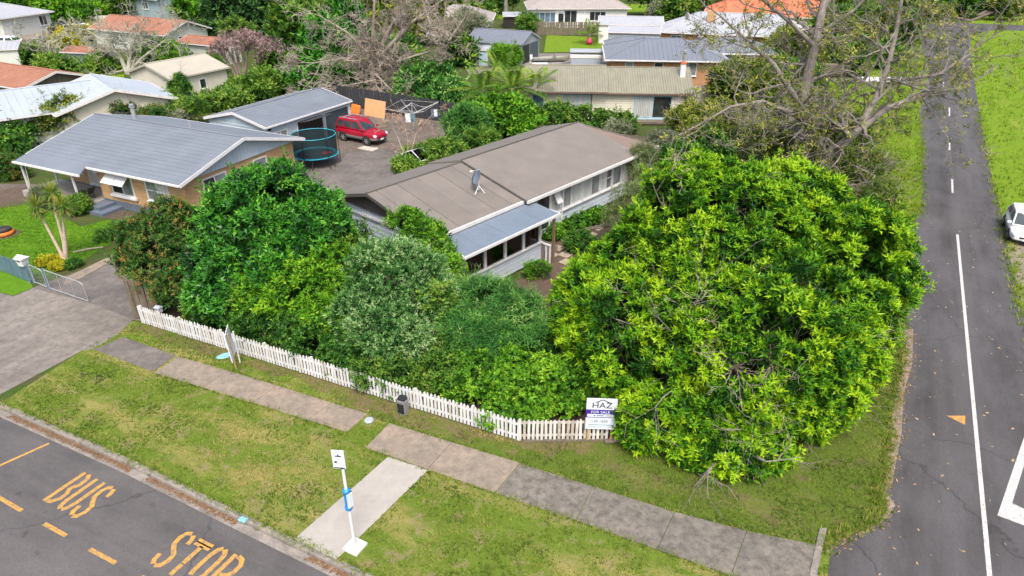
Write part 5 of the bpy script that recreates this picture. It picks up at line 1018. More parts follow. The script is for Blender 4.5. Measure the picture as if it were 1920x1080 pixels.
fc = thing('fuel_crate', 'small orange-red crate beside the dinghy trailer', 'crate', (3.41, 86.68), R(5)); MB().box(-.9, .9, -.35, .35, 0, .5).build('box', 'roof_orange', fc, bevel=.03); MB().box(-.95, .95, -.4, .4, .5, .62).build('lid', 'sign_white', fc, bevel=.02)
q = MB().prism([(-1.0, -.35), (.6, -.4), (1.05, 0), (.6, .4), (-1.0, .35)], .05, .42).build('upturned_dinghy', 'sign_white', loc=(-30.91, 67.03, 0), rz=R(20), bevel=.1); tag(q, 'small upturned pale dinghy in front of the white garage', 'dinghy')

# ---------------------------------------------------------------- vegetation
def S3(*st): return [(p, lin(tuple(int(h[i:i + 2], 16) / 255 for i in (0, 2, 4)))) for p, h in st]
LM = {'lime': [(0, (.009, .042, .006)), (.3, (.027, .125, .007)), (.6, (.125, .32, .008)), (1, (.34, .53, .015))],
      'dark': [(0, (0.008, 0.047, 0.009)), (.4, (0.026, 0.147, 0.017)), (.75, (0.077, 0.307, 0.024)), (1, (0.165, 0.425, 0.041))],
      'redgreen': [(0, (0.015, 0.050, 0.010)), (.45, (0.044, 0.131, 0.019)), (.78, (0.119, 0.213, 0.037)), (1, (0.338, 0.163, 0.056))],
      'yellow': [(0, (.02, .07, .006)), (.4, (.05, .18, .008)), (.7, (.12, .32, .012)), (1, (.26, .46, .025))],
      'hedge': [(0, (0.014, 0.058, 0.012)), (.5, (0.043, 0.145, 0.020)), (.85, (0.123, 0.290, 0.029)), (1, (0.232, 0.377, 0.043))],
      'greygreen': [(0, (.014, .055, .014)), (.4, (.055, .19, .04)), (.7, (.19, .37, .12)), (1, (.40, .56, .26))],
      'narrow': [(0, (0.011, 0.057, 0.014)), (.45, (0.040, 0.172, 0.025)), (.8, (0.127, 0.310, 0.057)), (1, (0.276, 0.437, 0.127))],
      'ivy': [(0, (0.017, 0.072, 0.009)), (.4, (0.066, 0.209, 0.013)), (.75, (0.154, 0.363, 0.020)), (1, (0.264, 0.462, 0.033))],
      'mid': [(0, (0.022, 0.069, 0.013)), (.45, (0.069, 0.175, 0.022)), (.8, (0.150, 0.288, 0.031)), (1, (0.263, 0.375, 0.062))],
      'deep': [(0, (0.009, 0.033, 0.009)), (.5, (0.027, 0.090, 0.021)), (.85, (0.075, 0.180, 0.045)), (1, (0.150, 0.255, 0.075))],
      'pink': [(0, (.10, .075, .07)), (.4, (.24, .16, .17)), (.75, (.42, .28, .30)), (1, (.58, .44, .45))],
      'olive': [(0, (.03, .06, .012)), (.45, (.10, .16, .022)), (.75, (.22, .29, .04)), (1, (.42, .40, .07))],
      'silver': [(0, (.07, .09, .05)), (.5, (.19, .23, .14)), (1, (.40, .43, .31))],
      'feather': [(0, (.06, .10, .03)), (.5, (.16, .22, .08)), (1, (.30, .36, .16))],
      'palm': [(0, (.03, .08, .012)), (.45, (.09, .20, .02)), (.8, (.22, .30, .04)), (1, (.42, .38, .09))],
      'gold': [(0, (.10, .13, .01)), (.5, (.36, .36, .015)), (1, (.62, .55, .03))],
      'conifer': [(0, (.10, .10, .06)), (.5, (.24, .22, .15)), (1, (.36, .33, .24))],
      'blossom': [(0, (.14, .22, .05)), (.5, (.38, .30, .2)), (.8, (.6, .25, .22)), (1, (.75, .55, .5))]}
for k_, s_ in LM.items(): M['leaf_' + k_] = leafmat('leaf_' + k_, s_, rough=.4 if k_ in ('dark', 'hedge') else .55, trans=.3, spec=.35 if k_ == 'dark' else .2)

def unit(v): return v / np.maximum(np.linalg.norm(v, axis=-1, keepdims=True), 1e-9)
def lobes_of(ells, rng, sub, spread=.80, low=-.55, cover=.62):
    """sub-lobes on the surface of big ellipsoids: (centre, radius)"""
    out = []
    for (cx, cy, cz, rx, ry, rz) in ells:
        area = (rx * ry + rx * rz + ry * rz) / 3 * 4 * math.pi; n = max(4, int(area * cover / (sub * sub)))
        d = unit(rng.normal(size=(n * 2, 3))); d = d[d[:, 2] > low][:n]
        B = unit(rng.normal(size=(9, 3)) + np.array([0, -.2, .3])); mound = np.exp(9 * (np.clip(d @ B.T, -1, 1) - 1)).max(1, keepdims=True)
        c = np.array([cx, cy, cz]) + d * np.array([rx, ry, rz]) * (spread * (.84 + .27 * mound)) * rng.uniform(.9, 1.1, (len(d), 1)); r = sub * rng.uniform(.6, 1.35, len(d))
        out.append(np.column_stack([c, r]))
    return np.concatenate(out)
def leafset(C, A, nl, ll, lw, rng, tint, lift=.5, spread=1.0, curl=.15, tvar=.14, young=0., tri=False):
    """rosettes: centre C, axis A, nl leaves each -> polygons (N,4,3) and tint"""
    n = len(C); A = unit(A); ref = np.where(np.abs(A[:, 2:3]) < .9, np.array([[0, 0, 1.]]), np.array([[1., 0, 0]])); U = unit(np.cross(A, ref)); W = np.cross(A, U)
    ph = (np.arange(nl)[None, :] * 2.39996 + rng.uniform(0, 6.28, (n, 1)) + rng.normal(0, .25, (n, nl)))
    el = np.clip(rng.normal(lift, .32, (n, nl)), -.5, 1.35)          # angle above the rosette plane
    rad = np.cos(el) * spread; up = np.sin(el)
    D = (U[:, None] * np.cos(ph)[..., None] + W[:, None] * np.sin(ph)[..., None]) * rad[..., None] + A[:, None] * up[..., None]; D = unit(D)
    L = ll * rng.uniform(.6, 1.25, (n, nl)); Bs = C[:, None] + D * (L * .12)[..., None] + rng.normal(0, ll * .22, (n, nl, 3))
    N = unit(A[:, None] - D * (D * A[:, None]).sum(-1, keepdims=True) + rng.normal(0, .25, (n, nl, 3))); S = unit(np.cross(D, N)); wd = (lw * rng.uniform(.7, 1.2, (n, nl)) / 2)[..., None]
    mid = Bs + D * (L * .5)[..., None] + N * (L * curl)[..., None]; tip = Bs + D * L[..., None] - N * (L * curl * .4)[..., None]
    V = np.stack([Bs + D * (L * .12)[..., None] + S * wd * .9, Bs + D * (L * .12)[..., None] - S * wd * .9, tip + N * (L * curl)[..., None]], 2).reshape(-1, 3, 3) if tri else np.stack([Bs, mid + S * wd, tip, mid - S * wd], 2).reshape(-1, 4, 3)
    t = tint[:, None] + rng.normal(0, tvar, (n, nl)) + young * (el - lift)
    T = np.repeat(np.clip(t, 0, 1).reshape(-1, 1), V.shape[1], 1); T[:, 2] = np.clip(T[:, 2] + .06, 0, 1)
    return V, T
def inside(P, ells, k):
    m = np.zeros(len(P), bool)
    for e in ells: m |= (((P - np.array(e[:3])) / np.array(e[3:6])) ** 2).sum(1) < k * k
    return m
def crown(T, ells, mat, seed, sub=.7, dens=9., nl=9, ll=.16, lw=.06, tb=.45, tip=.25, lift=.5, inner=.25, young=.15, low=-.55, zmin=.12, name='crown', curl=.15, up=.55, tvar=.10, tl=.16, under=.9, cover=.62, bud=None, shoots=.05):
    """lobed crown: bright young shoots on the outside of each lobe, older leaves beneath them darkened further to paint in the shade between clumps, a loose fill inside darkened alike"""
    rng = np.random.default_rng(seed); LB = lobes_of(ells, rng, sub, low=low, cover=cover); ce = np.array([e[:3] for e in ells]).mean(0)
    bud = bud or (40000 if T.location.y < 35 else (11000 if T.location.y < 62 else 8000))
    est = (LB[:, 3] ** 2).sum() * 2 * math.pi * dens * (1 + under) * (1 + inner * .4) * nl * .8; f_ = min(1., bud / est)
    if f_ < .5 and nl > 7: nl_ = max(6, int(nl * .75)); f_ *= nl / nl_; nl = nl_; f_ = min(1., f_)
    dens *= f_; ll /= f_ ** .34; lw /= f_ ** .5
    cnt = np.maximum(2, np.round(LB[:, 3] ** 2 * 2 * math.pi * dens).astype(int)); ltint = rng.normal(0, tl, len(LB)); Vs = []; Tn = []; P0 = None
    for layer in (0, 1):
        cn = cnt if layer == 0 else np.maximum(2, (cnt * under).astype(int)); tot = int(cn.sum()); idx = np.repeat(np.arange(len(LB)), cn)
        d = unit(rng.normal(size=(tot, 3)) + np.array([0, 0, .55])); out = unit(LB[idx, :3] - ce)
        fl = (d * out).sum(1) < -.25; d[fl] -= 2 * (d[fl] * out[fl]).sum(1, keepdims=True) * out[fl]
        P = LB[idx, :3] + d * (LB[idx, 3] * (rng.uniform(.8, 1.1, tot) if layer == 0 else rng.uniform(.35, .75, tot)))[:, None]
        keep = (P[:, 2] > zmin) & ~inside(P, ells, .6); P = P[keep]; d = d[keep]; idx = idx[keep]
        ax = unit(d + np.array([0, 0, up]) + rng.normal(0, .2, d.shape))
        tt = (tb + .12 if layer == 0 else tb - .3) + ltint[idx] + tip * rng.normal(0, .45, len(P))  # under layer: older leaves, plus gap shade painted in through a lower tint
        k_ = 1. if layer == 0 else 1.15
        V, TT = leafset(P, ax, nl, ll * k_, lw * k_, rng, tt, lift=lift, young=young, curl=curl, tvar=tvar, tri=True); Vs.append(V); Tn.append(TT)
        if layer == 0:
            P0 = P; k = np.where((rng.random(len(P)) < shoots) & (d[:, 2] > -.1))[0]            # stray shoots beyond the outline
            if len(k):
                sd_ = unit(d[k] * .7 + np.array([0, 0, .8]) + rng.normal(0, .3, (len(k), 3))); ln = sub * rng.uniform(.5, 1.3, len(k)); C_ = np.concatenate([P[k] + sd_ * (ln * q)[:, None] for q in (.3, .65, 1.)]); A_ = np.tile(sd_, (3, 1))
                V, TT = leafset(C_, A_, max(4, nl - 3), ll * .9, lw * .85, rng, np.tile(tt[k], 3) + .08, lift=.7, young=young, tvar=tvar, tri=True); Vs.append(V); Tn.append(TT)
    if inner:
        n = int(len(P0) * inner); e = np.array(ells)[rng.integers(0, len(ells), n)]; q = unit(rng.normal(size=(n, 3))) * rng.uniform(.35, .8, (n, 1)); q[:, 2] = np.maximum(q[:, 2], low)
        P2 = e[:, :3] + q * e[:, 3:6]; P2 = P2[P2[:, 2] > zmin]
        V, TT = leafset(P2, unit(rng.normal(size=P2.shape) + np.array([0, 0, .8])), nl, ll * 1.4, lw * 1.6, rng, np.full(len(P2), tb - .3), lift=lift * .6, tri=True); Vs.append(V); Tn.append(TT)  # inner fill gets the same darker tint, painting shade inside the crown
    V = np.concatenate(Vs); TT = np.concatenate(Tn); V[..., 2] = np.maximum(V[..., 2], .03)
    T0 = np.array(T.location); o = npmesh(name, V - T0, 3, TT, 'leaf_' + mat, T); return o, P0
def twig_bundle(mb, rnd, p, d, L, r, depth, spread=.55, nch=(2, 4), shrink=.66, seg=3, wig=.18, up=.0, sides=5, grow=None, minr=.006):
    pts = [Vector(p)]; rad = [r]; dd = Vector(d).normalized()
    for i in range(seg):
        dd = (dd + Vector((rnd.gauss(0, wig), rnd.gauss(0, wig), rnd.gauss(0, wig) + up))).normalized(); pts.append(pts[-1] + dd * L / seg); rad.append(max(minr, r * (1 - .45 * (i + 1) / seg)))
    mb.tube(pts, rad, sides if r > .03 else 3, caps=False)
    if grow is not None and depth <= 1: grow.extend([(tuple(q), tuple(dd)) for q in pts[1:]])
    if depth <= 0: return
    for _ in range(rnd.randint(*nch)):
        k = rnd.randint(1, seg) if seg > 1 else 1; base = pts[k]
        ax = Vector((rnd.gauss(0, 1), rnd.gauss(0, 1), rnd.gauss(0, 1))).cross(dd).normalized(); nd = (dd + ax * rnd.uniform(.5, 1.3) * spread * 1.4).normalized()
        twig_bundle(mb, rnd, base, nd, L * shrink * rnd.uniform(.75, 1.2), max(minr, rad[k] * .62), depth - 1, spread, nch, shrink, seg, wig, up, sides, grow, minr)
def trunk(T, tops, r0, mat, seed, base=(0, 0, 0), name='trunk', n=None):
    rnd_ = random.Random(seed); mb = MB(); b = Vector(base)
    for i, q in enumerate(tops):
        q = Vector(q); m = b.lerp(q, .5) + Vector((rnd_.uniform(-.15, .15), rnd_.uniform(-.15, .15), .1)) * q.length * .12
        mb.tube([b + Vector((0, 0, -.1)), b.lerp(m, .6), m, q], [r0 * 1.25, r0, r0 * .75, r0 * .35], 8)
        for _ in range(3): twig_bundle(mb, rnd_, m.lerp(q, rnd_.uniform(0, .9)), (q - b) + Vector((rnd_.gauss(0, 1), rnd_.gauss(0, 1), .2)) * q.length * .5, (q - b).length * .2, r0 * .3, 2)
    return mb.build(name, mat, T)
def shrub(name, label, base, ells, mat, seed, cat='shrub', bark='bark', r0=.09, ntop=4, **kw):
    T = thing(name, label, cat, (base[0], base[1], 0), 0); rr = random.Random(seed + 99)
    cr, P = crown(T, ells, mat, seed, **kw)
    tops = []
    for _ in range(ntop):
        e = rr.choice(ells); tops.append((e[0] + rr.uniform(-.5, .5) * e[3] - base[0], e[1] + rr.uniform(-.5, .5) * e[4] - base[1], e[2] + rr.uniform(-.1, .55) * e[5]))
    trunk(T, tops, r0, bark, seed); return T
# ---- front row
LT = thing('lime_tree', 'huge spreading lime green tree with rosette foliage on the street corner', 'tree', (7.6, 20.6, 0), 0)
LE = [(7.40, 22.80, 5.07, 3.75, 3.40, 3.71), (8.09, 19.90, 2.75, 4.83, 3.00, 4.25), (12.48, 22.50, 3.43, 2.42, 2.50, 3.91), (3.99, 21.00, 2.48, 2.63, 2.30, 3.14), (10.12, 25.00, 5.53, 3.48, 2.80, 2.48), (6.20, 18.40, 0.91, 2.74, 1.20, 1.88), (9.57, 19.00, 1.59, 2.21, 1.70, 2.19), (14.11, 24.60, 3.97, 1.71, 1.60, 1.60), (4.70, 23.20, 3.97, 2.35, 2.20, 2.26), (3.05, 22.40, 2.79, 1.62, 1.70, 1.87), (14.27, 23.50, 3.82, 1.34, 1.30, 1.61), (7.22, 17.30, 0.58, 2.29, 0.90, 1.02), (11.60, 20.50, 1.89, 1.74, 1.40, 2.14)]
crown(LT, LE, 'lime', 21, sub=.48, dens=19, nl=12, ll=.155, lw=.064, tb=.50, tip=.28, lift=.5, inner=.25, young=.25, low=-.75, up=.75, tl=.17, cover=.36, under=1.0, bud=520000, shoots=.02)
LBm = MB(); lr = random.Random(8); lg = []
for e in LE:
    q = Vector(e[:3]) - Vector((7.6, 20.6, 0)); m = Vector((q.x * .45, q.y * .45, q.z * .55))
    LBm.tube([(0, 0, -.1), (q.x * .15, q.y * .15, q.z * .3), m, q], [.34, .26, .2, .1], 8)
    for _ in range(9): twig_bundle(LBm, lr, m.lerp(q, lr.uniform(.2, 1)), Vector((lr.gauss(0, 1), lr.gauss(0, 1) - .3, lr.gauss(.2, .6))), max(e[3:5]) * .62, .075, 3, .6)
LBm.build('branches', 'bark_grey', LT)
# grey dead twigs standing out on the street side
for (x, y, z, dx, dy, dz) in [(5.78, 18.20, 3.88, -.2, -1, .3), (7.38, 17.60, 2.86, .2, -.9, -.2), (5.82, 18.80, 4.71, .1, -1, .5), (8.30, 18.20, 4.08, .4, -1, .1), (4.60, 20.20, 3.87, -.1, -1, .2), (7.11, 17.80, 3.34, .1, -1, .3), (5.21, 22.40, 7.32, .3, -.8, .5), (7.83, 17.40, 2.38, .3, -1, -.3)]:
    DM = MB(); twig_bundle(DM, lr, (x - 7.6 , y - 20.6 + 1.0, z), (dx + lr.gauss(0, .3), dy, dz), 1.3, .03, 3, .7, wig=.25); DM.build('dead_twig', 'bark_pale', LT)
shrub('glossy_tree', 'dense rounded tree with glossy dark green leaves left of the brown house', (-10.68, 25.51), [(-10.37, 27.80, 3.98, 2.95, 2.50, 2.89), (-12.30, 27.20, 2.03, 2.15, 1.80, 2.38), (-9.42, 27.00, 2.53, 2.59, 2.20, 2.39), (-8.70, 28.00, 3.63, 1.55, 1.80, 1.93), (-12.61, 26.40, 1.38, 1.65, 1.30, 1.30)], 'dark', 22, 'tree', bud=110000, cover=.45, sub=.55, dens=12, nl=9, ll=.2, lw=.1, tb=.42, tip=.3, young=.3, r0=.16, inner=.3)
shrub('bronze_shrub', 'green shrub with bronze new growth at the left end of the picket fence', (-16.45, 27.61), [(-16.16, 28.60, 2.01, 1.86, 1.70, 1.90), (-15.91, 29.60, 3.33, 1.50, 1.40, 1.07), (-17.61, 29.40, 2.18, 1.01, 1.20, 1.43), (-14.61, 27.00, 1.46, 1.44, 1.00, 1.10)], 'redgreen', 23, sub=.45, dens=14, nl=8, ll=.13, lw=.06, tb=.42, tip=.42)
shrub('clipped_dark_hedge', 'dark small-leaved hedge behind the middle of the picket fence', (-8.77, 23.24), [(-10.44, 24.80, 0.79, 1.48, 1.00, 1.18), (-8.10, 23.70, 0.88, 1.75, 1.00, 1.42), (-6.17, 22.70, 0.76, 1.49, 1.00, 1.24), (-13.14, 26.00, 0.93, 1.06, 0.90, 1.10)], 'hedge', 24, sub=.4, dens=16, nl=8, ll=.11, lw=.065, tb=.42, tip=.28)
shrub('yellow_green_shrub', 'yellow-green shrub between the glossy tree and the silvery bush', (-8.52, 24.86), [(-9.00, 25.20, 2.05, 2.14, 1.50, 1.45), (-7.32, 26.00, 2.52, 1.49, 1.40, 1.22), (-10.54, 25.60, 1.70, 1.26, 1.30, 1.09), (-7.71, 24.20, 1.47, 1.54, 1.10, 0.95)], 'yellow', 25, sub=.45, dens=13, nl=9, ll=.15, lw=.08, tb=.5, tip=.3)
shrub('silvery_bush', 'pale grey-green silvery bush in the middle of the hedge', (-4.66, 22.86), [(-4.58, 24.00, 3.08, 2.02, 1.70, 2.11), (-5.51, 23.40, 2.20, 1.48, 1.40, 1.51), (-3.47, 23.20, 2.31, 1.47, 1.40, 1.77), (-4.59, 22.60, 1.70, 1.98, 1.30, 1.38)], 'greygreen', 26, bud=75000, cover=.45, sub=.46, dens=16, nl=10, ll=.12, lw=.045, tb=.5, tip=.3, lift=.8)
shrub('low_green_hedge', 'mid green leafy hedge spilling over the pickets below the silvery bush', (-3.97, 21.78), [(-4.34, 21.70, 0.56, 1.75, 0.80, 0.84), (-2.43, 21.20, 0.67, 1.22, 0.90, 1.21), (-5.73, 22.40, 0.32, 1.06, 0.80, 0.71)], 'mid', 27, sub=.4, dens=15, nl=8, ll=.13, lw=.08, tb=.42, tip=.28)
shrub('narrow_leaf_shrub', 'dark green shrub with narrow drooping leaves in front of the sunroom', (-0.76, 22.86), [(-0.74, 23.40, 2.20, 1.70, 1.60, 1.29), (-1.25, 22.60, 1.70, 1.46, 1.40, 1.34), (0.31, 22.60, 1.70, 1.35, 1.40, 1.62)], 'narrow', 28, bud=70000, cover=.42, sub=.5, dens=15, nl=11, ll=.24, lw=.035, tb=.45, tip=.3, lift=.15, curl=-.05)
shrub('ivy_mound', 'bright round-leaved climber mound hanging over the right end of the picket fence', (-0.49, 19.97), [(-1.20, 20.90, 0.64, 1.71, 1.00, 1.30), (0.59, 20.20, 0.80, 1.56, 1.00, 1.40), (-0.41, 21.60, 1.13, 1.73, 1.00, 0.87), (1.75, 20.20, 0.92, 1.17, 1.00, 1.11), (0.00, 19.60, 0.30, 1.35, 0.70, 0.49)], 'ivy', 29, bud=65000, cover=.5, sub=.38, dens=17, nl=8, ll=.13, lw=.115, tb=.46, tip=.28)
shrub('climbing_vine', 'leafy vine climbing beside the dark gable end of the brown house', (-6.21, 33.37), [(-4.99, 29.60, 3.60, 0.87, 0.50, 0.50), (-4.17, 28.80, 3.28, 0.98, 0.60, 0.76), (-3.38, 28.00, 2.84, 0.72, 0.70, 1.01), (-2.89, 27.00, 2.27, 0.66, 0.70, 0.86)], 'ivy', 30, 'vine', sub=.32, dens=10, cover=.5, nl=8, ll=.16, lw=.09, tb=.42, tip=.35, inner=.1)
shrub('wispy_shrub', 'thin-leaved shrub with bare stems against the pale end wall', (-7.33, 30.86), [(-7.26, 28.60, 2.70, 0.86, 0.90, 1.43), (-6.33, 28.00, 2.31, 0.97, 0.80, 0.86)], 'mid', 31, sub=.35, dens=5, nl=7, ll=.15, lw=.06, tb=.45, tip=.3, inner=.1, bark='bark_pale')
shrub('feathery_shrub', 'airy grey-green feathery shrub beside the house windows', (6.32, 36.22), [(6.46, 35.20, 2.05, 1.03, 1.10, 1.35), (5.83, 34.60, 1.51, 0.73, 0.80, 0.72), (7.73, 38.50, 2.26, 0.63, 0.90, 1.13)], 'feather', 32, sub=.4, dens=6, nl=12, ll=.2, lw=.02, tb=.5, tip=.3, inner=.1, lift=.7)
shrub('far_feathery_shrub', 'dark wispy shrub at the far end of the house', (9.10, 46.51), [(8.23, 41.50, 2.42, 1.01, 1.20, 1.36)], 'feather', 33, sub=.4, dens=9, nl=10, ll=.2, lw=.025, tb=.3, inner=.2)
BX = thing('box_hedge', 'clipped low box hedge along the base of the house wall', 'hedge', (3.55, 36.22), 0)
bh = [(2.29, 35.69), (2.84, 36.22), (3.43, 36.76), (4.04, 37.31), (4.68, 37.96), (5.18, 38.46)]
crown(BX, [(x, y, .3, .75, .55, .4) for x, y in bh], 'ivy', 34, sub=.25, dens=40, nl=7, ll=.08, lw=.05, tb=.35, tip=.25, low=-.9)
MB().tube([(-3, -.6, .2), (0, 0, .25), (2.5, 1.2, .2)], .06, 5).build('stems', 'bark', BX)
shrub('garden_shrub', 'small dark shrub on the right of the stepping stones', (3.66, 34.61), [(3.64, 34.00, 0.50, 0.87, 0.80, 0.53)], 'hedge', 35, sub=.3, dens=20, nl=8, ll=.1, lw=.05)
shrub('fern_clump', 'ferny clump at the corner of the sunroom', (1.11, 31.77), [(1.29, 30.80, 0.46, 0.48, 0.45, 0.20)], 'ivy', 36, sub=.3, dens=16, nl=9, ll=.2, lw=.04, lift=.8)
shrub('ivy_bush', 'dark ivy bush between the tarpaulin and the lime green tree', (13.94, 47.69), [(12.75, 43.00, 2.83, 1.38, 1.60, 1.36), (10.57, 41.00, 2.93, 1.32, 1.20, 0.78)], 'hedge', 37, sub=.5, dens=12, nl=9, ll=.16, lw=.1)
shrub('hedge_creeper', 'tangled mid green creeper threading between the shrubs of the front hedge', (-7.19, 24.03), [(-10.96, 25.40, 1.55, 0.91, 0.70, 1.11), (-7.61, 25.00, 2.03, 1.01, 0.80, 1.06), (-5.70, 22.90, 1.51, 0.95, 0.70, 1.17), (-2.91, 22.70, 2.13, 0.73, 0.70, 1.77), (-2.31, 24.60, 2.25, 0.55, 0.70, 0.93), (-7.19, 26.80, 3.15, 0.70, 0.70, 0.69), (-13.67, 25.90, 0.45, 0.83, 0.60, 0.74)], 'mid', 38, 'creeper', sub=.4, dens=9, nl=8, ll=.14, lw=.075, tb=.6, tip=.35, inner=.05, low=-.9, cover=.4)
shrub('lime_creeper', 'light green leafy shoots rising between the glossy tree and the bronze shrub', (-13.58, 26.65), [(-13.34, 26.60, 1.68, 0.71, 0.60, 1.58), (-13.03, 28.00, 2.84, 0.60, 0.60, 1.03), (-11.15, 25.00, 0.99, 0.68, 0.50, 0.59)], 'yellow', 39, 'creeper', sub=.35, dens=10, nl=8, ll=.14, lw=.07, tb=.5, tip=.35, inner=.05, low=-.9, cover=.4)
# ---- left garden
CT = thing('cabbage_tree', 'cabbage tree with three pale leaning trunks on the left lawn', 'tree', (-23.52, 32.33), 0)
def sword(n, L, w, rng, up0=.1):
    a = rng.uniform(0, 6.28, n); el = rng.uniform(-1.1, 1.4, n); d = np.stack([np.cos(a) * np.cos(el), np.sin(a) * np.cos(el), np.sin(el)], 1)
    l = L * rng.uniform(.75, 1.15, n); s = unit(np.cross(d, np.array([0, 0, 1.]) + rng.normal(0, .1, (n, 3)))); z = np.zeros((n, 3)); m = d * (l * .5)[:, None]; tp_ = d * l[:, None] - np.array([0, 0, 1.]) * (l * .22 * (1 - np.abs(np.sin(el))))[:, None]
    return np.stack([z, m + s * w / 2, tp_, m - s * w / 2], 1), np.repeat(np.clip(.55 + .3 * np.sin(el) + rng.normal(0, .12, n), 0, 1)[:, None], 4, 1)
rgc = np.random.default_rng(5)
for i, (x, y, z) in enumerate([(-24.25, 32.60, 3.14), (-22.64, 32.20, 3.38), (-23.44, 32.90, 3.78)]):
    b0 = Vector(CT.location); q = Vector((x, y, z)) - b0
    MB().tube([(0, 0, 0), q * .3 + Vector((.05 * i, 0, .05)), q * .7, q], [.12, .08, .06, .05], 9).build('trunk', 'cabbage_trunk', CT)
    V, TT = sword(150, .78, .05, rgc); npmesh('leaf_head', V + np.array(q), 4, TT, 'leaf_palm', CT)
    V, TT = sword(60, .62, .045, rgc); V[..., 2] = -np.abs(V[..., 2]); npmesh('dry_skirt', V + np.array(q) - np.array([0, 0, .12]), 4, TT * .3 + .55, 'litter', CT)
shrub('golden_shrub', 'golden yellow ground shrub at the foot of the cabbage tree', (-24.21, 32.08), [(-24.24, 32.20, 0.13, 0.70, 0.50, 0.32), (-23.67, 31.80, 0.05, 0.42, 0.40, 0.24)], 'gold', 40, sub=.2, dens=40, nl=7, ll=.1, lw=.05, r0=.03)
shrub('dark_foot_shrub', 'small dark plant right of the cabbage tree trunks', (-22.90, 32.08), [(-22.87, 32.00, 0.13, 0.39, 0.40, 0.24)], 'hedge', 41, sub=.2, dens=30, nl=7, ll=.12, lw=.04, r0=.03)
shrub('porch_shrub', 'rounded green shrub beside the porch steps', (-27.11, 39.93), [(-26.78, 39.60, 0.48, 0.69, 0.70, 0.61)], 'mid', 42, sub=.3, dens=25, nl=8, ll=.12, lw=.06, r0=.03)
shrub('porch_flax', 'pale striped flax clump in front of the porch', (-29.76, 40.84), [(-29.44, 40.60, 0.56, 0.67, 0.60, 0.49)], 'silver', 43, sub=.3, dens=20, nl=8, ll=.35, lw=.04, lift=1.0, r0=.03)
shrub('lawn_edge_shrub', 'dark wispy shrub on the right edge of the left lawn', (-22.41, 35.11), [(-23.00, 35.60, -0.12, 0.91, 0.80, 0.48), (-22.62, 36.00, 0.10, 0.61, 0.70, 0.59)], 'hedge', 44, sub=.3, dens=15, nl=8, ll=.14, lw=.04, r0=.04)
shrub('pink_rose_shrub', 'rose bush with pinkish shoots at the far left beside the drive', (-35.28, 45.94), [(-35.19, 46.00, 0.57, 1.12, 1.00, 0.93)], 'redgreen', 45, sub=.35, dens=12, nl=8, ll=.14, lw=.06, r0=.05)
shrub('far_left_bush', 'large mixed bush at the left edge beyond the grey roof', (-38.43, 50.19), [(-39.68, 53.00, 1.05, 2.31, 2.20, 1.63), (-39.59, 50.00, 0.89, 2.20, 2.00, 1.56), (-37.66, 50.00, 0.68, 1.20, 1.20, 0.98)], 'hedge', 46, sub=.6, dens=9, nl=9, ll=.2, lw=.1)
shrub('photinia_hedge', 'yellow-green spreading shrub above the grey roof on the left', (-39.63, 59.96), [(-36.65, 56.00, 2.20, 2.62, 2.00, 0.91), (-38.02, 55.00, 1.50, 1.73, 1.60, 0.79), (-35.28, 57.00, 2.04, 1.33, 1.40, 0.85)], 'olive', 47, sub=.6, dens=9, nl=9, ll=.2, lw=.09)
shrub('flue_bush', 'bronze-green bush behind the chimney flue', (-35.97, 64.52), [(-32.62, 57.00, 2.04, 1.33, 1.00, 0.44), (-29.76, 56.50, 1.90, 1.10, 0.80, 0.36)], 'redgreen', 48, sub=.5, dens=10, nl=8, ll=.2, lw=.08)
shrub('garden_bushes', 'bright green garden bush between the pale house and the garage', (-30.93, 63.92), [(-28.46, 60.00, 1.45, 1.87, 1.50, 0.78), (-30.69, 62.00, 1.68, 1.20, 1.20, 0.68)], 'mid', 49, sub=.5, dens=10, nl=8, ll=.2, lw=.08)
shrub('pale_flower_bush', 'bush with pale dry flower heads beside the white garage', (-31.09, 64.52), [(-28.61, 58.50, 1.04, 0.92, 0.80, 0.48)], 'silver', 50, sub=.4, dens=10, nl=8, ll=.2, lw=.07)
shrub('climber_on_garage', 'dark climber with white flowers on the corner of the white garage', (-35.19, 73.63), [(-32.14, 67.50, 1.84, 0.88, 0.70, 1.05)], 'hedge', 51, sub=.4, dens=14, nl=8, ll=.2, lw=.08)
shrub('lime_hedge', 'bright green hedge behind the double garage', (-27.45, 68.13), [(-27.82, 66.00, 0.75, 2.30, 1.60, 0.87), (-26.35, 70.00, 0.79, 2.69, 1.80, 1.32), (-25.34, 72.00, 1.00, 1.93, 1.50, 1.37)], 'mid', 52, sub=.6, dens=9, nl=8, ll=.24, lw=.09, tb=.6)
shrub('dark_hedge_tree', 'dense dark green hedge of glossy bushes behind the double garage roof', (-20.55, 72.12), [(-22.69, 74.00, 0.31, 3.12, 2.00, 1.69), (-19.49, 75.00, 0.49, 3.44, 2.00, 1.89), (-16.25, 76.00, 0.46, 1.74, 1.80, 1.74)], 'dark', 53, sub=.7, dens=8, nl=8, ll=.26, lw=.12)
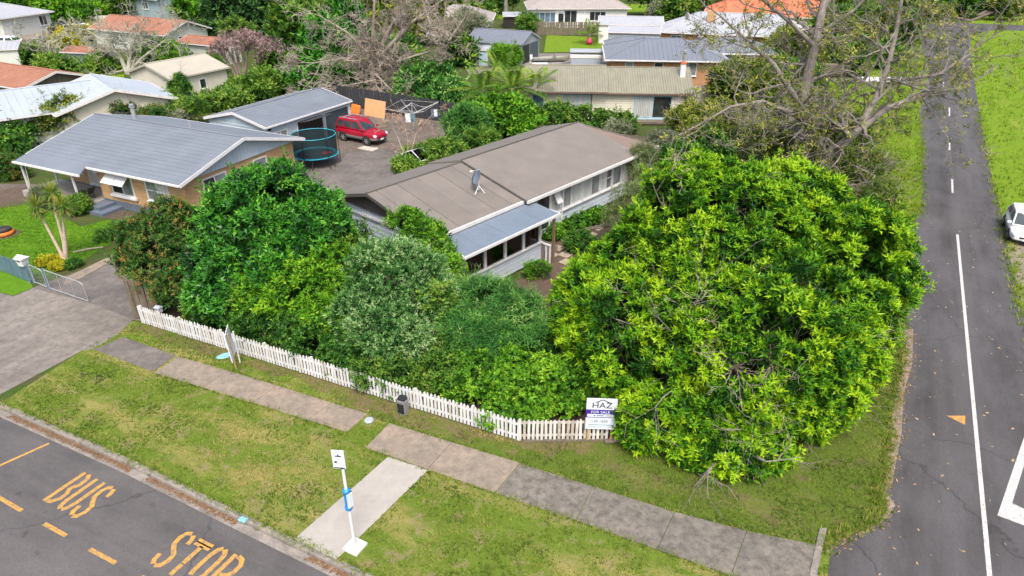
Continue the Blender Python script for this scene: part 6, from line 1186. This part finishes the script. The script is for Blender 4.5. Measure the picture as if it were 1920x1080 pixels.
# ---- middle distance
shrub('rounded_green_tree', 'rounded bright green tree in front of the palms', (-0.46, 58.40), [(-0.67, 57.00, 1.73, 2.89, 2.20, 1.51), (1.10, 56.00, 0.88, 1.54, 1.50, 1.07), (-2.69, 57.00, 0.84, 1.34, 1.50, 1.57)], 'ivy', 54, 'tree', sub=.6, dens=10, nl=9, ll=.22, lw=.12, tb=.45)
shrub('fern_tree', 'dark green feathery tree beside the grey car', (-3.14, 52.23), [(-3.43, 54.50, 1.50, 1.93, 1.80, 1.24), (-2.96, 53.00, 0.41, 1.90, 1.40, 1.02)], 'narrow', 55, 'tree', sub=.6, dens=9, nl=10, ll=.32, lw=.06)
shrub('yard_edge_hedge', 'bright green hedge along the yard behind the brown roof', (-5.38, 51.53), [(-5.21, 50.00, 0.68, 2.20, 1.40, 0.72), (-7.32, 47.50, 0.26, 1.35, 1.20, 0.71), (-2.48, 52.00, 1.04, 1.45, 1.20, 0.54)], 'mid', 56, sub=.45, dens=11, nl=8, ll=.18, lw=.08, tb=.6)
shrub('trimmed_hedge', 'trimmed leafy hedge in front of the tan roofed house', (5.76, 58.40), [(3.63, 58.00, 1.35, 2.04, 1.20, 0.78), (6.31, 57.50, 1.16, 2.25, 1.20, 0.83), (8.74, 57.00, 0.84, 1.79, 1.10, 0.68)], 'mid', 57, sub=.5, dens=11, nl=8, ll=.18, lw=.1, tb=.45)
shrub('grey_rosemary', 'silver-grey bush below the trimmed hedge', (8.71, 54.70), [(8.45, 53.50, 1.26, 1.27, 1.10, 0.68), (11.58, 52.00, 0.92, 1.24, 1.00, 0.53)], 'silver', 58, sub=.4, dens=12, nl=8, ll=.16, lw=.05)
shrub('yellow_shrub_row', 'yellow-green shrub at the corner of the tan roofed house', (14.84, 56.74), [(14.74, 57.00, 1.29, 1.79, 1.60, 1.08), (15.37, 54.00, 0.99, 1.92, 1.60, 1.01), (17.38, 57.00, 1.51, 1.56, 1.50, 1.33)], 'olive', 59, sub=.5, dens=9, nl=8, ll=.2, lw=.09, tb=.6)
shrub('round_orchard_tree', 'rounded olive green tree left of the big bare tree', (21.80, 65.97), [(22.11, 68.00, 1.84, 2.86, 2.40, 2.34), (23.90, 66.00, 1.26, 2.29, 2.00, 2.04)], 'olive', 60, 'tree', sub=.7, dens=8, nl=8, ll=.26, lw=.1, tb=.35)
shrub('under_bush', 'tangled dark undergrowth around the foot of the bare tree', (19.82, 50.19), [(17.96, 49.00, 1.59, 2.93, 2.00, 1.30), (20.38, 47.00, 1.41, 2.64, 2.00, 1.01), (24.61, 50.00, 1.70, 2.38, 2.00, 1.55), (22.87, 44.00, 1.24, 2.14, 1.60, 1.00), (22.61, 40.00, 0.51, 1.50, 1.40, 1.12)], 'olive', 61, sub=.6, dens=5, nl=8, ll=.24, lw=.05, tb=.3, bark='bark_twig', ntop=10, inner=.15)
shrub('grey_green_mound', 'grey-green rounded bush right of the dead conifer', (-8.21, 65.97), [(-8.57, 70.00, 1.42, 3.48, 2.40, 2.13), (-5.95, 67.00, 0.78, 2.33, 1.80, 1.54), (-9.97, 68.00, 0.55, 1.84, 1.40, 1.31)], 'narrow', 62, sub=.7, dens=8, nl=9, ll=.24, lw=.08, tb=.55)
shrub('grey_garage_bush', 'bright green bush in front of the grey garage', (-0.33, 87.73), [(-0.78, 87.00, 1.21, 1.83, 1.60, 1.09)], 'ivy', 63, sub=.6, dens=8, nl=8, ll=.3, lw=.12)
shrub('wispy_grey_tree', 'wispy grey-green tree left of the grey garage', (-5.26, 93.30), [(-5.37, 97.00, 2.81, 2.51, 2.40, 2.14), (-6.54, 99.00, 3.57, 1.82, 2.00, 1.81)], 'silver', 64, 'tree', sub=.8, dens=6, nl=8, ll=.35, lw=.06, tb=.35, bark='bark_pale')
shrub('camellia', 'camellia with white blooms beside the bare tree on the left', (-44.22, 88.79), [(-42.53, 86.00, 1.75, 2.90, 2.20, 1.25), (-40.27, 85.00, 1.30, 1.60, 1.40, 0.81)], 'ivy', 65, sub=.7, dens=8, nl=8, ll=.28, lw=.12, tb=.5)
# flowering magnolia
MG = shrub('pink_flowering_tree', 'dark-limbed tree with dusty pink blossom behind the garages', (-29.21, 75.46), [(-29.34, 78.00, 4.02, 3.49, 2.60, 1.23), (-31.22, 78.00, 3.30, 1.75, 1.80, 1.02), (-26.82, 78.00, 3.46, 1.46, 1.60, 1.15)], 'pink', 66, 'tree', sub=.55, dens=4, nl=7, ll=.2, lw=.09, r0=.14, ntop=14, inner=.02, bark='bark', cover=.34, under=.4, low=-.25)
def palm(label, loc, h, nf, L, seed, mat='palm', name='palm_tree', lean=(0, 0), wid=.5):
    T = thing(name, label, 'palm', (*loc, 0), 0); rn = np.random.default_rng(seed)
    MB().tube([(0, 0, 0), (lean[0] * .5, lean[1] * .5, h * .5), (lean[0], lean[1], h)], [.16, .13, .1], 8).build('trunk', 'bark_pale', T)
    for i in range(nf):
        a = i * 2.39996 + rn.normal(0, .1); el = 1.25 - 1.35 * (i / nf) + rn.normal(0, .1); l = L * rn.uniform(.8, 1.15); k = 14; s = np.linspace(.08, 1, k)
        droop = .55 + .25 * rn.random(); hx_, hz = np.cos(el) * s * l + .0, np.sin(el) * s * l - droop * (s ** 2) * l * .75 * (0.5 + .5 * math.cos(el))
        c = np.stack([np.cos(a) * hx_, np.sin(a) * hx_, hz], 1); tang = unit(np.gradient(c, axis=0)); sd = np.array([-np.sin(a), np.cos(a), 0.]); Vq = []
        for sg in (-1, 1):
            for j in range(k - 1):
                for f in (0, .5):
                    b_ = c[j] * (1 - f) + c[j + 1] * f; w = wid * l * .36 * math.sin(math.pi * min(1, .15 + s[j] * .85)) + .08; d_ = unit((sd * sg + tang[j] * .75 + np.array([0, 0, -.35]))[None])[0]; tw = tang[j] * .024 * L / 2
                    Vq.append([b_ - tw, b_ + d_ * w * .5 + tw, b_ + d_ * w + np.array([0, 0, -.08 * w]), b_ + d_ * w * .5 - tw])
        V = np.array(Vq) + np.array([lean[0], lean[1], h]); npmesh('frond', V, 4, np.clip(np.full((len(V), 4), .30 + .45 * rn.random()) + rn.normal(0, .1, (len(V), 1)), 0, 1), 'leaf_' + mat, T)
    return T
palm('tall palm with arching yellow-green fronds behind the rounded tree', (0.10, 61.05), 3.0, 20, 4.0, 1)
palm('leaning palm with yellow fronds left of the tall palm', (-2.19, 61.98), 2.6, 15, 4.0, 2, lean=(-.4, 0))
palm('small palm beside the tan roof corner', (2.04, 61.98), 2.8, 12, 3.4, 3)
palm('palm with upright fronds behind the grey mound bush', (-1.03, 65.97), 3.4, 16, 3.8, 4)
palm('banana palm on the bright grass bank near the caravan', (11.40, 105.64), 1.3, 12, 3.2, 5, name='banana_palm', wid=.7)
for i, (bx, by, lb) in enumerate([(18.85, 53.66, 'leafless grey brushwood left of the bare street tree'), (22.53, 57.56, 'grey twiggy thicket behind the bare street tree trunk'), (24.82, 51.53, 'dry twiggy brush at the right of the bare street tree'), (24.02, 44.30, 'dry brush with yellowing leaves beside the side road verge'), (17.23, 55.63, 'pale bare-stemmed bush near the timber fence'), (22.60, 52.23, 'dense dry brush at the foot of the bare street tree')]):
    T_ = thing('dry_brush', lb, 'bush', (bx, by), 0); rb = random.Random(400 + i); mb = MB(); gr = []
    for _ in range(16): twig_bundle(mb, rb, (rb.gauss(0, .6), rb.gauss(0, .6), 0), (rb.gauss(0, .45), rb.gauss(0, .45), 1), 1.6, .03, 3, .6, (2, 3), .72, 3, .2, .0, 4, gr, .012)
    mb.build('stems', 'bark_twig', T_); g_ = np.random.default_rng(i); C = np.array([q[0] for q in gr]); C = C[g_.random(len(C)) < .25]
    V, TT = leafset(C, np.tile(np.array([[0, 0, 1.]]), (len(C), 1)), 5, .18, .06, g_, g_.normal(.5, .25, len(C))); npmesh('leaves', V, 4, TT, 'leaf_olive', T_)
# ---- bare trees
def bare_tree(name, label, loc, seed, trunks, r0, depth, bark, L, leaf=None, lt=None, nch=(2, 4), spread=.6, cat='tree', per=2, ll=.2, lw=.06, shrink=.68, wig=.2, up=.02, seg=4, minr=.008, frac=1.):
    T = thing(name, label, cat, (*loc, 0), 0); rn = random.Random(seed); mb = MB(); grow = []
    for pts, rs in trunks:
        P = [Vector(p) for p in pts]; mb.tube(P, rs, 9)
        for i in range(1, len(P)):
            for _ in range(per):
                f = rn.random(); b = P[i - 1].lerp(P[i], f); r = rs[i - 1] + (rs[i] - rs[i - 1]) * f; d = (P[i] - P[i - 1]).normalized(); ax = Vector((rn.gauss(0, 1), rn.gauss(0, 1), rn.gauss(0, .8))).normalized()
                twig_bundle(mb, rn, b, d * .5 + ax, L * rn.uniform(.6, 1.15), max(.02, r * .5), depth, spread, nch, shrink, seg, wig, up, 5, grow, minr)
        twig_bundle(mb, rn, P[-1], P[-1] - P[-2], L, rs[-1], depth, spread, nch, shrink, seg, wig, up, 5, grow, minr)
    mb.build('branches', bark, T)
    if leaf:
        g_ = np.random.default_rng(seed); k = g_.random(len(grow)) < frac; C = np.array([q[0] for q in grow])[k]; A = np.array([q[1] for q in grow])[k] + np.array([0, 0, .4])
        V, TT = leafset(C, A, 5, ll, lw, g_, g_.normal(lt, .25, len(C)), lift=.3); npmesh('leaves', V, 4, TT, 'leaf_' + leaf, T)
    return T
def rel(base, pts): return [(p[0] - base[0], p[1] - base[1], p[2]) for p in pts]
b0 = (20.04, 44.84); 
bare_tree('bare_street_tree', 'tall mostly bare grey-limbed tree with sparse yellowish leaves beside the side road', b0, 71, [
    (rel(b0, [(b0[0], b0[1], 0), (19.22, 45.00, 3.49), (18.98, 45.20, 5.90), (19.28, 45.50, 9.17), (19.46, 46.00, 11.63), (19.16, 46.00, 13.73)]), [.50, .40, .34, .28, .22, .15]),
    (rel(b0, [(b0[0], b0[1], .1), (20.92, 43.50, 2.67), (22.06, 43.00, 4.22), (23.41, 43.00, 5.57), (25.18, 43.00, 6.40), (28.00, 43.50, 6.78)]), [.40, .30, .24, .17, .11, .06]),
    (rel(b0, [(21.92, 43.00, 4.12), (22.88, 43.50, 5.95), (23.43, 44.00, 7.98), (23.65, 44.50, 9.95), (23.75, 45.00, 11.73), (23.43, 45.00, 13.50)]), [.22, .19, .17, .14, .11, .07]),
    (rel(b0, [(19.15, 45.00, 3.85), (21.43, 46.00, 5.02), (23.64, 47.00, 6.56), (24.81, 47.50, 8.54)]), [.22, .17, .12, .07]),
    (rel(b0, [(24.37, 43.80, 7.20), (26.43, 43.50, 7.59), (28.01, 43.50, 8.85), (29.35, 43.50, 11.58)]), [.12, .1, .07, .03]),
    (rel(b0, [(18.93, 45.00, 5.26), (16.63, 45.00, 7.96), (14.53, 44.50, 9.48), (12.54, 44.00, 10.93)]), [.2, .14, .09, .05]),
    (rel(b0, [(19.00, 45.00, 4.56), (15.99, 44.00, 5.84), (13.69, 43.00, 5.74), (11.25, 42.00, 4.66)]), [.16, .11, .08, .05]),
    (rel(b0, [(19.35, 45.50, 8.85), (17.15, 45.00, 10.50), (15.29, 45.00, 11.73), (13.53, 45.00, 12.62)]), [.16, .12, .08, .05]),
    (rel(b0, [(19.48, 45.50, 9.81), (21.43, 46.00, 11.01), (22.72, 46.00, 12.54)]), [.14, .1, .06]),
    (rel(b0, [(21.74, 43.50, 2.13), (23.28, 42.00, 1.55), (22.03, 40.00, 0.15)]), [.1, .06, .03])],
    .4, 3, 'bark_grey', 2.6, 'olive', .7, nch=(2, 4), ll=.2, lw=.075, per=4, spread=.66, wig=.24, frac=.22, minr=.012)
b0 = (-14.27, 71.15); 
ct = []
rc = random.Random(4)
for tx, ty in ((690, 20), (720, 40), (745, 55)): ct.append((rel(b0, [(b0[0], b0[1], 0), (-14.22, 72.00, 3.13), ({690: (-13.72, 72.00, 7.21), 720: (-11.90, 72.00, 6.96), 745: (-9.77, 72.00, 7.21)}[tx]), ({690: (-13.10, 72.00, 11.06), 720: (-10.32, 72.00, 10.35), 745: (-6.77, 72.00, 9.16)}[tx])]), [.36, .26, .15, .05]))
ct.append((rel(b0, [(-14.17, 72.00, 2.60), (-16.95, 70.50, 3.91), (-19.52, 70.00, 3.59)]), [.16, .1, .04])); ct.append((rel(b0, [(-14.07, 72.00, 3.65), (-16.25, 71.00, 6.34), (-18.67, 71.00, 7.82)]), [.16, .1, .04]))
ct.append((rel(b0, [(-14.17, 72.00, 2.60), (-10.59, 70.50, 3.91), (-7.85, 70.00, 4.75)]), [.16, .1, .04])); ct.append((rel(b0, [(-13.80, 71.00, 1.74), (-16.48, 69.50, 1.52)]), [.1, .05])); ct.append((rel(b0, [(-13.75, 71.00, 2.27), (-12.16, 69.00, 1.37)]), [.1, .05]))
bare_tree('dead_conifer', 'large dead-looking grey conifer with dense bare twigs behind the black fence', b0, 72, ct, .4, 4, 'bark_twig', 2.6, 'conifer', .5, nch=(2, 4), per=5, ll=.28, lw=.03, spread=.8, shrink=.62, wig=.22, minr=.018, frac=.1, seg=3)
b0 = (-8.50, 90.25)
bare_tree('pale_bare_tree', 'pale-stemmed bare tree between the dead conifer and the grey garage', b0, 73, [(rel(b0, [(b0[0], b0[1], 0), (-8.79, 86.00, 3.70), (-10.05, 86.00, 6.09)]), [.2, .15, .08]), (rel(b0, [(b0[0], b0[1], 0), (-7.53, 86.00, 3.40), (-5.66, 86.00, 5.79)]), [.18, .13, .07]), (rel(b0, [(b0[0], b0[1], 0), (-8.22, 87.00, 4.17), (-7.90, 87.00, 6.86)]), [.18, .12, .06])], .2, 3, 'bark_pale', 2.0, 'conifer', .8, nch=(2, 4), per=3, minr=.02, frac=.4, lw=.05)
b0 = (-45.24, 82.73)
bare_tree('lichen_fruit_tree', 'grey lichen-covered spreading bare tree behind the white garage', b0, 74, [(rel(b0, [(b0[0], b0[1], 0), (-46.31, 84.00, 1.90), (-48.00, 84.00, 3.69)]), [.3, .2, .08]), (rel(b0, [(b0[0], b0[1], 0), (-44.89, 84.00, 2.50), (-43.26, 84.00, 5.16)]), [.28, .18, .08]), (rel(b0, [(b0[0], b0[1], 0), (-43.34, 83.00, 1.77), (-40.04, 83.00, 3.84)]), [.26, .16, .07])], .25, 4, 'bark_green', 2.6, nch=(2, 4), per=4, minr=.022, spread=.75)
b0 = (-56.90, 86.68)
bare_tree('small_bare_tree', 'smaller grey bare tree left of the rusty shed', b0, 75, [(rel(b0, [(b0[0], b0[1], 0), (-58.41, 89.00, 1.06), (-59.65, 89.00, 2.33)]), [.18, .12, .06]), (rel(b0, [(b0[0], b0[1], 0), (-57.64, 89.00, 1.38), (-55.81, 89.00, 2.96)]), [.18, .12, .06])], .2, 4, 'bark_green', 2.0, nch=(2, 4), per=4, minr=.022, spread=.75)
b0 = (-7.72, 48.91)
bare_tree('blossom_sapling', 'thin-stemmed bush with red and cream blossom in the back yard', b0, 76, [(rel(b0, [(b0[0], b0[1], 0), (-8.52, 50.00, 1.90), (-8.85, 50.00, 2.70)]), [.05, .03, .02]), (rel(b0, [(b0[0], b0[1], 0), (-7.12, 50.00, 2.10), (-5.85, 50.00, 3.48)]), [.05, .03, .02]), (rel(b0, [(b0[0], b0[1], 0), (-7.74, 50.00, 1.70), (-8.03, 50.00, 3.09)]), [.05, .03, .02])], .05, 2, 'bark_pale', 1.0, 'blossom', .6, nch=(2, 3), per=2, ll=.11, lw=.07, frac=.4)
shrub('sapling_foot', 'leafy green clump at the foot of the blossom bush', (-6.73, 48.91), [(-6.89, 50.50, 0.32, 1.62, 1.00, 0.56)], 'mid', 77, sub=.35, dens=10, nl=8, ll=.18, lw=.07, tb=.65)
# ---- background trees
bg = [('dark_conifer', 'very dark evergreen tree in the top left centre', (430, 66), [(-41.17, 108.00, 2.81, 4.35, 3.50, 4.37), (-43.19, 106.00, 0.84, 2.36, 2.50, 2.35)], 'deep'),
      ('dark_conifer', 'dark spreading evergreen right of the top left houses', (500, 70), [(-37.64, 112.00, 3.09, 4.09, 3.50, 4.93), (-38.47, 108.00, 0.18, 2.81, 2.50, 2.40)], 'deep'),
      ('broad_evergreen', 'tall mid green evergreen left of the dead conifer', (570, 140), [(-25.99, 88.00, 4.03, 3.57, 3.20, 3.58), (-24.11, 92.00, 6.02, 4.02, 3.20, 3.01), (-27.19, 86.00, 0.94, 2.91, 2.40, 1.93)], 'mid'),
      ('glossy_evergreen', 'glossy green evergreen overlapped by the dead conifer twigs', (620, 130), [(-21.31, 84.00, 2.80, 2.82, 2.60, 2.83), (-20.07, 88.00, 4.64, 2.59, 2.60, 2.59)], 'dark'),
      ('olive_evergreen', 'tall olive evergreen behind the dead conifer at the top', (760, 70), [(-20.37, 104.00, 5.42, 4.15, 3.00, 2.64), (-13.63, 104.00, 4.72, 4.54, 3.00, 3.03), (-16.18, 100.00, 3.10, 3.68, 2.60, 2.20)], 'olive'),
      ('dark_understorey', 'dark leafy understorey behind the dead conifer trunk', (730, 140), [(-18.23, 80.00, 0.53, 2.43, 2.20, 2.12), (-13.89, 84.00, 1.60, 3.47, 2.40, 2.20), (-6.59, 88.00, 1.54, 1.98, 2.00, 1.64)], 'hedge'),
      ('yellow_tipped_tree', 'yellow-tipped tree beside the blue-grey house', (360, 50), [(-54.62, 124.00, 2.55, 2.26, 2.50, 1.98), (-52.14, 122.00, 1.94, 1.78, 2.00, 1.60)], 'yellow'),
      ('top_left_hedge', 'tall clipped green and bronze hedge at the top left', (110, 44), [(-85.38, 128.00, 3.15, 4.18, 2.00, 1.20), (-77.92, 126.00, 2.50, 4.13, 2.00, 1.55), (-72.35, 124.00, 2.13, 2.71, 2.00, 1.53), (-83.71, 130.00, 3.48, 5.17, 2.00, 1.12)], 'yellow'),
      ('street_gum', 'pale-trunked tree at the top left between two roofs', (215, 40), [(-72.31, 134.00, 2.82, 3.40, 2.50, 1.74), (-74.00, 132.00, 1.68, 1.92, 2.00, 1.43)], 'mid'),
      ('garden_thicket', 'yellow flowering thicket behind the small bare tree', (145, 92), [(-64.81, 108.00, 0.56, 2.40, 1.60, 0.86), (-64.29, 104.00, 0.03, 2.32, 1.60, 0.74)], 'gold'),
      ('shed_thicket', 'low green thicket around the rusty shed', (180, 140), [(-59.55, 88.00, 0.78, 1.99, 1.60, 0.76), (-48.95, 84.00, 0.37, 1.91, 1.60, 0.72), (-53.94, 84.00, 0.68, 1.90, 1.40, 0.45)], 'mid'),
      ('house_gap_bush', 'bush between the red roof and the pink flowering tree', (440, 92), [(-38.10, 100.00, 1.98, 1.85, 2.00, 1.08), (-35.76, 84.00, 1.11, 1.27, 1.50, 0.93)], 'mid'),
      ('top_centre_trees', 'leafy tree row above the brown hip roof', (880, 12), [(-11.14, 140.00, 2.51, 4.05, 2.50, 1.51), (-3.07, 142.00, 2.99, 4.61, 2.50, 2.05), (-5.93, 136.00, 1.71, 2.47, 1.80, 0.98)], 'mid'),
      ('bungalow_bush', 'bush on the corner left of the white bungalow', (990, 60), [(2.55, 116.00, 1.67, 1.70, 1.60, 1.01)], 'mid'),
      ('garden_round_bush', 'pale round bush right of the white bungalow', (1232, 42), [(25.01, 126.00, 1.73, 1.84, 1.50, 0.91)], 'silver'),
      ('bank_trees', 'dark tree above the white ribbed annexe', (1270, 40), [(27.97, 124.00, 2.72, 2.71, 2.60, 2.25), (31.96, 130.00, 3.65, 2.82, 2.60, 1.87), (26.23, 140.00, 3.63, 4.54, 2.60, 2.01)], 'mid'),
      ('ridge_trees', 'tall trees along the skyline right of the white bungalow', (1380, 5), [(42.01, 150.00, 3.75, 6.46, 3.50, 3.23), (52.69, 150.00, 4.24, 6.45, 3.50, 3.22), (61.86, 148.00, 2.93, 5.87, 3.50, 3.20)], 'olive'),
      ('roadside_trees', 'green trees left of the far end of the side road', (1620, 75), [(44.13, 98.00, 2.67, 3.62, 3.00, 2.89), (49.38, 100.00, 2.75, 3.32, 3.00, 2.57), (55.28, 104.00, 1.86, 2.69, 2.50, 2.30), (41.66, 88.00, 0.91, 2.98, 2.40, 1.63), (45.62, 88.00, 0.91, 2.64, 2.00, 1.30)], 'mid'),
      ('far_road_trees', 'dark trees closing off the far end of the side road', (1790, 35), [(79.23, 140.00, 1.76, 5.59, 3.00, 2.53), (84.16, 138.00, 1.78, 4.51, 3.00, 2.19), (93.59, 142.00, 2.04, 5.14, 3.00, 3.09), (99.54, 140.00, 1.76, 4.57, 3.00, 3.05)], 'hedge'),
      ('straw_thicket', 'straw-coloured dry thicket at the top right corner', (1890, 25), [(89.22, 132.00, 2.13, 4.32, 2.00, 1.43), (77.09, 132.00, 0.96, 2.89, 1.50, 0.66)], 'olive'),
      ('orchard_bush', 'orange-tinted bush in front of the big white roof', (1500, 110), [(34.98, 90.00, 1.54, 3.03, 2.40, 1.66), (37.48, 86.00, 1.25, 2.58, 2.20, 1.60)], 'olive'),
      ('drive_hedge', 'hedge beside the crossing driveway', (1590, 160), [(39.17, 82.00, 0.44, 1.87, 1.50, 0.70), (32.11, 78.00, 0.34, 2.08, 1.80, 1.16), (30.33, 80.00, 0.82, 1.82, 1.80, 1.19)], 'mid')]
for i, (nm, lb, b, el, m) in enumerate(bg):
    x = sum(e[0] for e in el) / len(el); y = sum(e[1] for e in el) / len(el)
    shrub(nm, lb, (x, y), el, m, 200 + i, 'hedge' if 'hedge' in nm else ('bush' if 'bush' in nm or 'thicket' in nm else 'tree'), sub=1.1, dens=4.2, nl=8, ll=.42, lw=.17, r0=.2, tb=.45, tip=.35, inner=.2, low=-.95, zmin=.05)
for i, (b, e, lb) in enumerate([((-5.46, 135.58), [(-4.91, 126.00, 8.99), ], 'tall bare-trunked tree rising behind the grey garage'), ((-1.22, 138.80), [(-1.09, 128.00, 8.47), ], 'second tall bare-trunked tree left of the white bungalow'), ((25.86, 138.80), [(23.54, 128.00, 4.52), ], 'dark-trunked cabbage tree right of the white bungalow')]):
    x, y, z = e[0]; t_ = thing('tall_tree', lb, 'tree', b, 0); h_ = max(z, 4.0)
    MB().tube([(0, 0, 0), (.1, 0, h_ * .5), (0, 0, h_)], [.42, .34, .26] if i < 2 else [.25, .2, .16], 9).build('trunk', 'bark_grey' if i < 2 else 'bark', t_)
    crown(t_, [(b[0], b[1], h_ + 1.5, 2.6, 2.6, 1.9)] if i < 2 else [(b[0], b[1], h_ + .4, 1.3, 1.3, 1.0)], 'mid' if i < 2 else 'hedge', 330 + i, sub=.9, dens=4, nl=8, ll=.4, lw=.15)
# far wooded skyline: one mass
rw = np.random.default_rng(9); we = []
for i in range(46):
    x = -190 + i * 8.6 + rw.normal(0, 3); y = 172 + rw.normal(0, 9); h = rw.uniform(5, 9); we.append((x, y, h * .5, rw.uniform(4, 6.5), 4., h * .55))
V_ = thing('distant_wood', 'distant wooded skyline reading as one mass beyond the houses', 'wood', (0, 172, 0)); V_['kind'] = 'stuff'
crown(V_, we, 'hedge', 300, sub=2.2, dens=1.1, nl=7, ll=.95, lw=.45, low=-.9, inner=.1, tb=.45, tip=.4, name='canopy', bud=60000)
